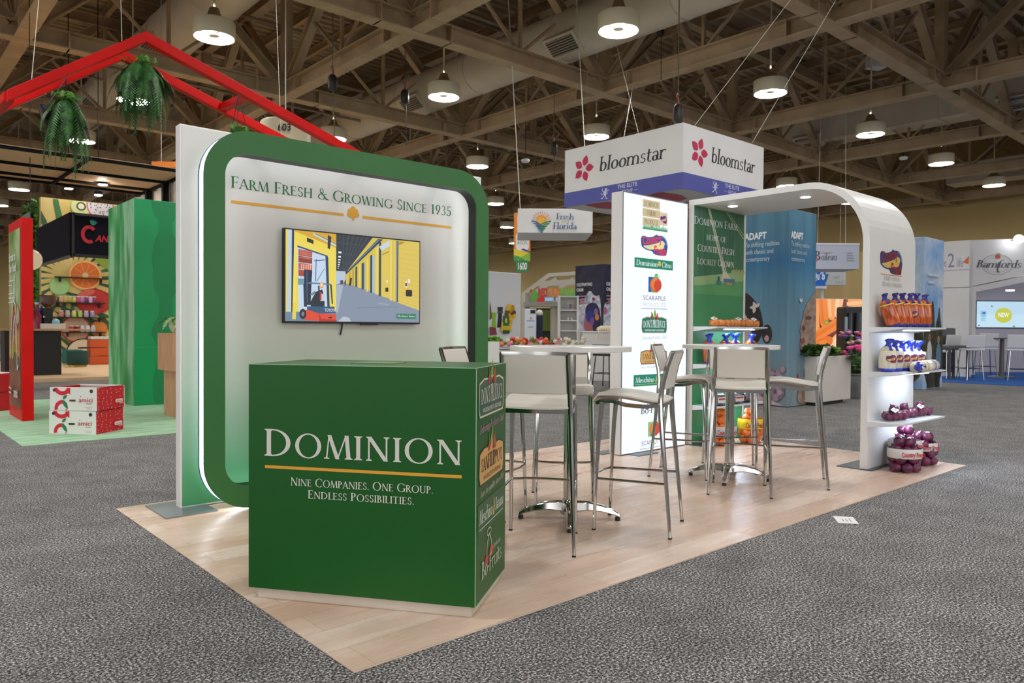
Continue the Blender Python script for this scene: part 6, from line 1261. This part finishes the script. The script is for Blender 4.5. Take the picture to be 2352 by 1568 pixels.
a = Art((.305, 9.53, 0), (0, -1, 0), eps=.001, base=.003); a.clip = (.06, .14, .90, 2.38); a.rect(.06, .14, .90, 2.38, FOOD); a.polys([[(.06, .14), (.9, .14), (.9, .75), (.5, .85), (.06, .7)]], BRN); a.polys([[(.06, .7), (.5, .85), (.9, .75), (.9, 1.35), (.5, 1.5), (.06, 1.2)]], FOOD2)
for x, y, r, c_ in ((.2, 1.1, .12, '#6a8a2a'), (.5, 1.2, .14, '#a8343a'), (.72, 1.0, .12, '#d08a3a'), (.35, .85, .1, '#9ab04a'), (.75, 1.3, .1, '#b8b090')): a.ell(x, y, r, r*1.1, c_)
a.ring(.52, 1.66, .06, .17, .035, '#e8ece6'); a.line([(.2, .75), (.25, 1.1), (.42, 1.5), (.58, 1.45), (.68, 1.1), (.7, .62), (.8, .68)], .035, '#e6e8e2'); a.line([(.42, .9), (.45, 1.2), (.55, 1.3), (.62, .95)], .03, '#e6e8e2')
a.text('Good for', .12, 2.0, .11, '#eef2ea', font='sans', width=.46, bold=.03) if False else a.text('Sprout to', .12, 2.0, .11, '#eef2ea', font='sans', width=.50, bold=.03); a.text('Your Needs', .12, 1.86, .11, '#eef2ea', font='sans', width=.56, bold=.03)
for k, w2 in enumerate((.45, .25, 0, .4, .42, .36)): a.rect(.12, 1.74-.055*k, .12+w2, 1.755-.055*k, '#dfe8d8')
a.rect(.12, .36, .34, .38, '#dcdcd4'); a.rect(.12, .30, .32, .32, '#dcdcd4'); a.text('amici', .52, .28, .12, '#eceae4', font='sans', width=.28, bold=.04); a.build('poster', t)
GCAR = noisy('pale_green_carpet', '#8fbf97', '#b4d8b6', 3, .9, stretch=(1, 4, 1)); m = MB(); m.span((-.02, 6.38, -.006), (6, 11.6, .001), GCAR); tag(m.build('green_carpet', world=True), 'pale green carpet under the red and green stand at left', 'carpet')
# fruit cartons
U2 = Vector((.369, -.427, 0)).normalized(); N2 = Vector((U2.y*-1, U2.x, 0)); RZ2 = math.atan2(U2.y, U2.x)
CW, CDp, CH = .555, .47, .25
def carton(z, label, top, sh=0):
    O = Vector((.352+sh*U2.x, 7.20+sh*U2.y, z)); t = thing('fruit_carton', label, 'carton', O+U2*CW/2+N2*CDp/2, RZ2, 'stacked fruit cartons')
    m = MB(); T = Matrix.Translation((-CW/2, -CDp/2, 0)); e = .008; CM = mat('#e8e6e0', .6); RC = mat('#cf1226', .5); DK = mat('#3a2418', .8)
    m.span((0, 0, 0), (CW, e, CH), CM); m.span((0, CDp-e, 0), (CW, CDp, CH), CM); m.span((0, e, 0), (e, CDp-e, CH), RC); m.span((CW-e, e, 0), (CW, CDp-e, CH), RC); m.span((e, e, 0), (CW-e, CDp-e, .008), CM); m.move(T); m.build('carton_walls', t)
    m = MB(); m.span((0, e, CH-.008), (CW, .055, CH), CM); m.span((0, CDp-.055, CH-.008), (CW, CDp-e, CH), CM); m.span((CW-.04, .055, CH-.008), (CW, CDp-.055, CH), RC); m.span((0, .055, CH-.008), (.04, CDp-.055, CH), RC); m.move(T); m.build('top_rim', t)
    a = Art(O, U2, eps=.0004, base=.0008); RD, GR = '#d3122a', '#0e7a4a'; hole = '#4a2c1c' if top else '#0c0a0a'
    a.clip = (.004, .004, CW-.004, CH-.004); a.ring(.15, .02, .095, .095, .042, RD, 75, 190); a.ring(.15, CH, .10, .085, .045, RD, 180, 340); a.polys([[(.20, CH), (.245, CH), (.245, CH-.075), (.20, CH-.05)]], RD); a.leaf(.155, .125, .07, .035, 40, GR); a.leaf(.155, .115, .12, .045, -58, GR); a.polys([[(.19, 0), (.22, 0), (.19, .02)]], RD)
    a.ell(.055, CH-.03, .018, .018, hole); a.ell(CW-.06, CH-.035, .02, .02, hole); a.polys([rrect(.235, .10, .31, .12, .009, 4)], hole)
    a.text('amici', .345, .095, .05, '#c0203a', font='sans', width=.165, bold=.01); a.leaf(.365, .148, .02, .009, 60, GR); a.rect(.435, .075, .505, .083, '#8a9a9a'); a.rect(.42, .035, .505, .039, '#d89aa0'); a.rect(.445, .02, .505, .024, '#d89aa0'); a.build('front_print', t)
    a = Art(O+U2*CW, N2, eps=.0004, base=.0008); r = random.Random(4)
    for i in range(7):
        for j in range(6): u, v = .03+.066*i+r.uniform(-.012, .012), .02+.038*j+r.uniform(-.01, .01); (a.leaf(u, v, .022, .010, r.choice((-40, 50, 80, 10)), '#f0a8a8') if not (u > .27 and .05 < v < .13) else None)
    a.polys([rrect(.29, .065, .42, .105, .018, 4)], '#f4dede'); a.text('amici', .305, .073, .022, '#c8384a', font='sans', width=.10, bold=.02); a.rect(.36, .05, .42, .06, '#f0c0c0'); a.build('side_print', t)
carton(.001, 'white and red fruit carton at the bottom of the stack on the pale green carpet', False); carton(.255, 'open white and red fruit carton on top of the stack on the pale green carpet', True, .01)
for k, z in enumerate((0, .26)):
    p = on_floor(-14, 940, .001); t = thing('red_carton', 'red printed carton at the left frame edge, %s of its stack' % ('bottom', 'top')[k], 'carton', (p.x, p.y, .001+z), RZ2); m = MB(); m.box((0, 0, .125), (.5, .45, .25), mat('#cf1226', .5)); m.build('carton_box', t, bevel=.006); m = MB(); m.box((0, 0, .252), (.4, .35, .006), mat('#e8e6e0', .6)); m.build('lid', t)
# green kiosk
t = thing('green_kiosk', 'tall green kiosk column between the cartons and the display wall', 'kiosk', (2.5, 10.3, 0))
def _blur(nt, b):
    v = mapped(nt, (1, 1.6, .45)); n = N(nt, 'ShaderNodeTexNoise'); n.inputs['Scale'].default_value = 2.2; n.inputs['Detail'].default_value = 2; nt.links.new(v, n.inputs['Vector'])
    nt.links.new(ramp(nt, n.outputs[0], [(.34, '#128a42'), (.48, '#4aa862'), (.62, '#93cca0')]), b.inputs['Base Color'])
m = MB(); m.span((1.872, 9.69, .001), (3.2, 11.1, 3.06), mat('#089c5a', .4)); m.build('column', t, world=True, bevel=.004); m = MB(); m.span((1.866, 9.69, .003), (1.8725, 11.1, 3.055), nodes_mat('printed_green_blur', _blur, .4)); m.build('side_print', t, world=True)
a = Art((1.867, 9.69, 0), (1, 0, 0), eps=.001, base=.003); P_ = []
prof = [(0, .13), (.12, .17), (.3, .19), (.5, .16), (.7, .12), (.9, .13), (1.05, .21), (1.2, .18), (1.35, .1), (1.6, .09), (1.75, .17), (2.0, .18), (2.2, .20), (2.45, .16), (2.6, .10), (2.75, .09), (2.85, .17), (3.0, .20), (3.05, .2)]
a.polys([[(.45-w2, z) for z, w2 in prof]+[(.45+w2, z) for z, w2 in prof[::-1]]], '#07884e'); a.rect(.0, .86, 1.2, .866, '#3fae6e'); a.build('front_print', t)
t = thing('wood_pedestal', 'stepped wooden pedestal at the left edge of the display wall', 'pedestal', (2.2, 8.0, 0))
m = MB(); m.span((1.86, 7.6, .001), (2.6, 8.27, .604), TANWOOD); m.build('lower_block', t, world=True, bevel=.003); m = MB(); m.span((1.80, 7.5, .604), (2.7, 8.33, 1.09), TANWOOD); m.build('upper_block', t, world=True, bevel=.003)
t = thing('potted_plant', 'white potted leafy plant on the wooden pedestal', 'potted plant', (2.0, 8.10, 1.09))
m = MB(); m.loft([(0, .07, .07), (.03, .10, .10), (.1, .125, .125), (.17, .11, .11), (.2, .10, .10), (.2, .085, .085), (.16, .09, .09)], mat('#e2d9c6', .4), 20); m.build('pot', t, smooth='auto')
r = random.Random(2)
for k in range(11):
    q_ = 2*pi*k/11+r.uniform(-.2, .2)+2.4; L = r.uniform(.22, .34); d_ = Vector((math.cos(q_), math.sin(q_), 0)); s_ = Vector((-d_.y, d_.x, 0)); m = MB(); vs = []
    for i in range(8):
        f = i/7; c = d_*L*f+Vector((0, 0, .18+.16*f-.33*f*f)); wd = .055*math.sin(pi*min(1, .1+f*.9))
        vs += [c-s_*wd+Vector((0, 0, .012)), c, c+s_*wd+Vector((0, 0, .012))]
    m.add(vs, [(3*i+j, 3*i+j+1, 3*i+j+4, 3*i+j+3) for i in range(7) for j in (0, 1)], noisy('striped_leaf', '#2f6a24', '#9cc27a', 30, .4) if k == 0 else bpy.data.materials['striped_leaf']); m.build('leaf', t, fix=False, smooth=True)
# ------------------------------------------------------------------ fruit bar with canopy, further back
m = MB(); m.span((-1.0, 15.8, -.005), (9, 25.5, .07), wood('pale_plank_floor', '#dcb88c', '#eed2aa', 1.5, (1, 8, 1), .45)); tag(m.build('raised_floor', world=True), 'raised pale wooden platform of the fruit bar at far left', 'platform')
yM = 24.0
def MP(px, py, y=yM): q_ = on_y(px, py, y); return (q_.x, q_.z)
xl, ztop = MP(93, 452); xr = xl+5.6
t = thing('fruit_mural', 'tall yellow mural wall printed with palm leaves and giant cut fruit', 'mural wall', ((xl+xr)/2, yM+.1, .07))
YEL = noisy('printed_straw_yellow', '#d8bc6a', '#e8d290', 1.2, .6)
m = MB(); m.span((xl, yM, .07), (xr, yM+.25, ztop), YEL); m.build('wall_panel', t, world=True)
a = Art((0, yM, 0), (1, 0, 0), eps=.0006, base=.004); a.clip = (xl+.01, .09, xr, ztop-.02)
cx, cz = MP(165, 636); PG = '#2f5a34'
for k in range(26):
    an = -70+k*14.2; q_ = math.radians(an); L = 3.0+.4*math.sin(k*2.1); a.leaf(cx+.5*math.cos(q_), cz+.5*math.sin(q_), L, .17, an, PG if k % 3 else '#3f7a44')
for k in range(9): a.leaf(xl+.3, 1.5-.22*k+.8, 2.2, .13, -18-4*k, PG)
def disc(px, py, rpx, cols, sy=1.0):
    x, z = MP(px, py); r_ = rpx*(MP(px+1, py)[0]-MP(px, py)[0])*1.25
    for f, c_ in cols: a.ell(x, z, r_*f, r_*f*sy, c_, n=28)
    return x, z, r_
disc(186, 474, 20, ((1, '#b4c46a'), (.9, '#d8e0a0'), (.45, '#4a5a2a'), (.3, '#eae6d0'))); x, z, r_ = disc(230, 474, 25, ((1, '#e0408a'), (.92, '#e6dfe4'))); rr_ = random.Random(6)
for k in range(50): q_ = rr_.random()*6.28; e = rr_.random()**.5*.85*r_; a.ell(x+e*math.cos(q_), z+e*math.sin(q_), .02, .02, '#8a8088', n=6)
x, z, r_ = disc(195, 632, 31, ((1, '#f0b45a'), (.92, '#f6d08a'), (.86, '#e8762a')))
for k in range(10): q_ = 2*pi*k/10; a.line([(x, z), (x+r_*.82*math.cos(q_), z+r_*.82*math.sin(q_))], .02, '#f2a050')
a.ell(x, z, .08, .08, '#f4d09a'); disc(136, 657, 19, ((1, '#8fc66a'), (.92, '#a9d890'))); x, z, r_ = disc(214, 692, 33, ((1, '#b8241e'), (.85, '#c8302a')), .8); a.ell(x-.2, z+.25, .25, .1, '#e06a5a', 20)
x, z, r_ = disc(173, 755, 28, ((1, '#a83a2a'), (.9, '#c9a890'))); disc(226, 755, 16, ((1, '#d87a2a'), (.85, '#e08a3a'))); disc(190, 812, 32, ((1, '#4a2c22'), (.93, '#e0cdb0'))); a.leaf(*MP(215, 592), 1.2, .5, -15, '#8aa83a'); a.build('mural_print', t)
# shelves and their goods
SHB = mat('#15120f', .5)
for k, (px0, px1, py, lb) in enumerate(((128, 246, 634, 'thin black wall shelf across the printed orange'), (124, 243, 693, 'black wall shelf with colourful jars, second from the top'), (124, 243, 727, 'black wall shelf with small jars, third from the top'), (148, 243, 762, 'lowest black wall shelf on the fruit mural'))):
    (xa, za), (xb, _) = MP(px0, py, yM-.3), MP(px1, py, yM-.3); t = thing('wall_shelf', lb, 'shelf', ((xa+xb)/2, yM-.15, za)); m = MB(); m.span((xa, yM-.3, za-.03), (xb, yM-.07, za), SHB); m.build('board', t, world=True)
    for f in (.1, .9): m = MB(); m.span((xa+(xb-xa)*f-.02, yM-.2, za-.15), (xa+(xb-xa)*f+.02, yM-.005, za-.03), SHB); m.build('bracket', t, world=True)
    if k == 0: continue
    cs = ((), ('#e0b08a', '#d8c060', '#b8c060', '#e8d070', '#c05a8a', '#d890c0', '#8a3a7a', '#e0c0d8', '#a83a6a'), ('#d09080', '#c8b8a8', '#d8e080', '#c0d860', '#d0b8e0', '#b0a0c0'), ('#a8202a', '#8a2028', '#d8d8d8', '#e0e0e0', '#c8c8c8'))[k]
    for q_, c_ in enumerate(cs):
        o = thing('jar', 'small jar in a row on %s' % ('', 'the second wall shelf of the fruit mural', 'the third wall shelf of the fruit mural', 'the lowest wall shelf of the fruit mural')[k], 'jar', (xa+.22+(xb-xa-.4)*q_/len(cs), yM-.16, za), 0, 'jars on the mural shelves row %s' % 'abcd'[k]); m = MB(); m.loft([(0, .06, .06), (.02, .07, .07), (.14, .07, .07), (.17, .05, .05)], mat(c_, .3), 14); m.build('glass', o, smooth='auto'); m = MB(); m.loft([(.17, .055, .055), (.2, .055, .055)], mat('#e8e4de', .4), 14); m.build('lid', o)
m = MB(); HEDGE = noisy('hedge_leaf', '#2c5a1c', '#5c9a3a', 9, .6); (xh, zh) = MP(60, 450, yM-1.5)
t = thing('hedge_wall', 'leafy green hedge panel at the left end of the fruit mural', 'hedge', (xl, yM+1.5, .07)); LH = on_x(60, 460, xl).y-yM; m.span((xl-.02, yM+.26, .07), (xl+.12, yM+LH, ztop-.02), HEDGE); m.build('panel', t, world=True); r = random.Random(5); m = MB()
for k in range(900):
    y, z = yM+.05+(LH-.05)*r.random(), .1+(ztop-.15)*r.random(); c = Vector((xl-.03, y, z)); e = Vector((-r.uniform(.05, .16), r.uniform(-.1, .1), r.uniform(-.1, .1))); s_ = Vector((r.uniform(-.02, .02), r.uniform(-.06, .06), r.uniform(-.06, .06))); m.add([c-s_, c+e*.5+s_, c+e, c+e*.4-s_*1.5], [(0, 1, 2, 3)], HEDGE)
m.build('leaves', t, world=True, fix=False); m = MB(); m.span((xl-.2, yM+LH*.2, ztop-2.1), (xl-.17, yM+LH*.8, ztop-.4), mat('#a8c0bc', .3)); m.build('grey_logo_panel', t, world=True)
P = at(160, 588, 15.5); zt_ = P.z+(588-487)/FPX*15.5; yL = on_x(84, 560, P.x).y
t = thing('black_header', 'black fabric header sign with red capital lettering and a teal leaf crown', 'header sign', (P.x+1.4, (P.y+yL)/2, P.z))
NV = noisy('black_navy_fabric', '#0b0b16', '#121226', 1.5, .7, bump=.05, **{'Specular IOR Level': .2}); m = MB(); m.span((P.x, P.y, P.z), (P.x+2.8, P.y+.12, zt_), NV); m.build('front_banner', t, world=True, bevel=.01); m = MB(); m.span((P.x, P.y+.12, P.z), (P.x+.12, yL, zt_), NV); m.build('side_banner', t, world=True, bevel=.01)
m = MB(); FRB = mat('#2a2724', .4)
for a_, b_ in (((P.x+.06, P.y-.01, P.z+.03), (P.x+2.8, P.y-.01, P.z+.03)), ((P.x+.06, P.y-.01, zt_-.03), (P.x+2.8, P.y-.01, zt_-.03)), ((P.x+.06, P.y-.01, P.z), (P.x+.06, P.y-.01, zt_)), ((P.x-.01, P.y, P.z-.01), (P.x-.01, yL, P.z-.01))): m.bar(a_, b_, .04, .05, mat('#6a645c', .4) if a_[0] < P.x else FRB)
m.build('edge_frame', t, world=True)
a = Art((P.x, P.y, P.z), (1, 0, 0), eps=.002, base=.008); s_ = 15.5/FPX*1.33; a.ring(30*s_, 40*s_, 13*s_, 16*s_, 6*s_, '#d8203a', 40, 300); a.text('ANADA', 40*s_, 29*s_, 11*s_, '#d8203a', font='sans', width=48*s_, bold=.05, shear=.2)
for k in range(5): a.leaf(35*s_, 56*s_, 11*s_, 3*s_, 40+18*k, '#1f8a80')
a.build('header_print', t)
# bar counter with machines
t = thing('bar_counter', 'black bar counter with a pale wood top at far left', 'counter', (1.95, 17.4, .07)); m = MB(); m.span((1.25, 17.1, .07), (2.32, 17.7, 1.06), mat('#121012', .5)); m.build('body', t, world=True, bevel=.005); m = MB(); m.span((1.2, 17.0, 1.06), (2.9, 17.75, 1.10), TANWOOD); m.build('worktop', t, world=True, bevel=.003)
def onctr(px): return on_y(px, 755, 17.35).x
t = thing('coffee_grinder', 'dark coffee grinder with a brown hopper on the black bar counter', 'coffee grinder', (onctr(110), 17.35, 1.10)); GB = mat('#1a1614', .35); m = MB(); m.box((0, 0, .02), (.3, .3, .04), GB); m.box((0, .03, .25), (.18, .2, .45), GB); m.build('body', t, bevel=.01); m = MB(); m.loft([(.48, .06, .06), (.56, .15, .15), (.74, .17, .17), (.76, .16, .16)], mat('#5a3a28', .3), 18); m.build('bean_hopper', t, smooth='auto'); m = MB(); m.tube([(-.05, -.1, .25), (-.12, -.25, .27)], .02, STEEL, 8); m.build('handle', t)
t = thing('supply_tray', 'white tray with a blue jar lid on the black bar counter', 'tray', (onctr(117), 17.2, 1.10), 0); m = MB(); m.box((0, 0, .06), (.48, .25, .12), mat('#dcd6c8', .5)); m.build('tray_box', t, bevel=.01); m = MB(); m.ball((.06, -.05, .15), .08, mat('#8fc0d8', .2), 14); m.build('glass_dome', t, smooth=True)
for k, (px, c_, h_, lb) in enumerate(((96, '#4a6ad0', .30, 'blue bottle cluster on the black bar counter, right one'), (88, '#3a5ac0', .26, 'blue bottle on the black bar counter, left one'), (84, '#8a1838', .34, 'dark red bottle on the black bar counter beside the totem'))):
    t = thing('bottle', lb, 'bottle', (onctr(px), 17.5-.1*k, 1.10+(.0 if k == 2 else .0))); m = MB(); m.loft([(0, .09, .09), (h_*.9, .095, .095), (h_*1.15, .04, .04), (h_*1.6, .035, .035)], mat(c_, .25), 16); m.build('body', t, smooth='auto'); m = MB(); m.loft([(h_*1.6, .042, .042), (h_*1.75, .042, .042)], mat('#c8d0e8', .4), 12); m.build('cap', t)
for k, (px, py, c_, lb) in enumerate(((178, 842, '#17403c', 'dark teal round pouf with a gold base in front of the mural'), (166, 838, '#1f6a66', 'teal round pouf half behind the darker one'))):
    p = on_floor(px, py, .07); t = thing('pouf', lb, 'pouf', p); m = MB(); m.loft([(.05, .24, .24), (.07, .255, .255), (.40, .255, .255), (.43, .24, .24)], noisy('velvet_%d' % k, c_, c_, 20, .8), 28); m.build('cushion', t, smooth='auto'); m = MB(); m.loft([(0, .22, .22), (.05, .22, .22)], mat('#b8923a', .3, .8), 24); m.build('gold_base', t)
p = on_floor(228, 836, .07); t = thing('orange_crate', 'stack of orange produce crates right of the poufs', 'crate', p)
for k in range(3): m = MB(); m.box((0, 0, .12+.24*k), (.55, .4, .22), mat('#c8501c', .5)); m.build('crate_layer', t, bevel=.01)
m = MB(); m.box((0, 0, .76), (.5, .36, .08), mat('#d8d4cc', .5)); m.build('fruit_tray', t, bevel=.01)
p = on_floor(205, 832, .07); t = thing('black_side_table', 'small black side table between the poufs and the orange crates', 'side table', p); m = MB(); m.loft([(.42, .3, .3), (.46, .3, .3)], SHB, 20); m.build('tabletop', t); m = MB(); m.loft([(0, .22, .22), (.03, .2, .2), (.05, .03, .03), (.42, .03, .03)], SHB, 16); m.build('pedestal', t)
c = at(70, 596, 13.5); t = thing('globe_pendant', 'cream globe pendant lamp peeking out behind the red totem', 'pendant lamp', c); m = MB(); m.ball((0, 0, 0), .19, mat('#f0d8b0', .4, emit=.55), 18); m.build('globe', t, smooth=True); m = MB(); m.tube([(0, 0, .19), (0, 0, 9.955-c.z)], .008, BK, 5); m.build('cord', t)
# canopy
zc = 4.2
y1, y2, y3, y4 = [on_floor(px, py, zc).y for px, py in ((0, 333), (0, 368), (0, 393), (0, 404))]
xe = on_floor(390, 414, zc).x
t = thing('slatted_canopy', 'large flat canopy of tan panels in a black frame at left', 'canopy', ((xe-4)/1, (y1+y4)/2, 0)); CB = mat('#0e0c0b', .8, spec=.2)
TANP = noisy('tan_canopy_board', '#f8c898', '#ffdcb4', .7, .6)
for y, wd in ((y1, .08), (y2, .07), (y3, .07), (y4, .05)): m = MB(); m.bar((xe-9, y, zc-.02), (xe, y, zc-.02), wd, .055, CB); m.build('long_beam', t, world=True)
xs = [xe-1.75*k for k in range(6)]
for x in xs: m = MB(); m.bar((x, y1, zc-.02), (x, y4, zc-.02), .06, .05, CB); m.build('cross_rail', t, world=True)
for i in range(5):
    for ya_, yb_ in ((y1, y2), (y2, y3), (y3, y4)): m = MB(); m.span((xs[i+1]+.03, ya_+.03, zc), (xs[i]-.03, yb_-.03, zc+.03), TANP); m.build('ceiling_board', t, world=True)
for y in (y2, y3): m = MB(); m.bar((xe-.03, y, .0), (xe-.03, y, zc), .12, .12, CB); m.build('post', t, world=True)
m = MB(); n = 24; vs = []
for k in range(n+1): y = y1+(y4+1-y1)*k/n; vs += [(xe+.06+.04*math.sin(k*1.9), y, 2.4), (xe+.06+.04*math.sin(k*1.9), y, zc-.02)]
m.add(vs, [(2*k, 2*k+2, 2*k+3, 2*k+1) for k in range(n)], mat('#e0d4c6', .8)); m.build('white_curtain', t, world=True, fix=False, smooth=True)
for px, py in ((236, 425), (158, 434), (226, 449), (48, 437)):
    pass
t, m, W_, H_, O = fpanel('orange_bar_sign', 'thin orange hanging sign above the tan canopy', 'hanging sign', 348, 371, 412, 384, 16.5, .05, mat('#f08a2c', .5)); m.build('board', t); m = MB(); m.tube([(-.1, .02, H_), (-.1, .02, 9.955-O.z)], .008, ROPE, 5); m.build('cable', t)
for k, (px, py, d, lb) in enumerate(((158, 434, 18.0, 'small bright spot lamp left of the mural header'), (226, 449, 18.5, 'small bright spot lamp above the dragon-fruit print'), (236, 425, 15.8, 'bright spot lamp clipped under the tan canopy'))):
    c = at(px, py, d); t = thing('spot_lamp', lb, 'spot lamp', c); m = MB(); m.loft([(0, .08, .08), (.012, .085, .085)], mat('#fff6e8', emit=350), 16); m.build('lens', t); m = MB(); m.loft([(.012, .095, .095), (.1, .09, .09), (.14, .04, .04)], CB, 16); m.build('can', t, smooth='auto'); m = MB(); m.tube([(0, 0, .14), (0, 0, (9.955-c.z) if k < 2 else .35)], .01, CB, 5); m.build('stem', t)
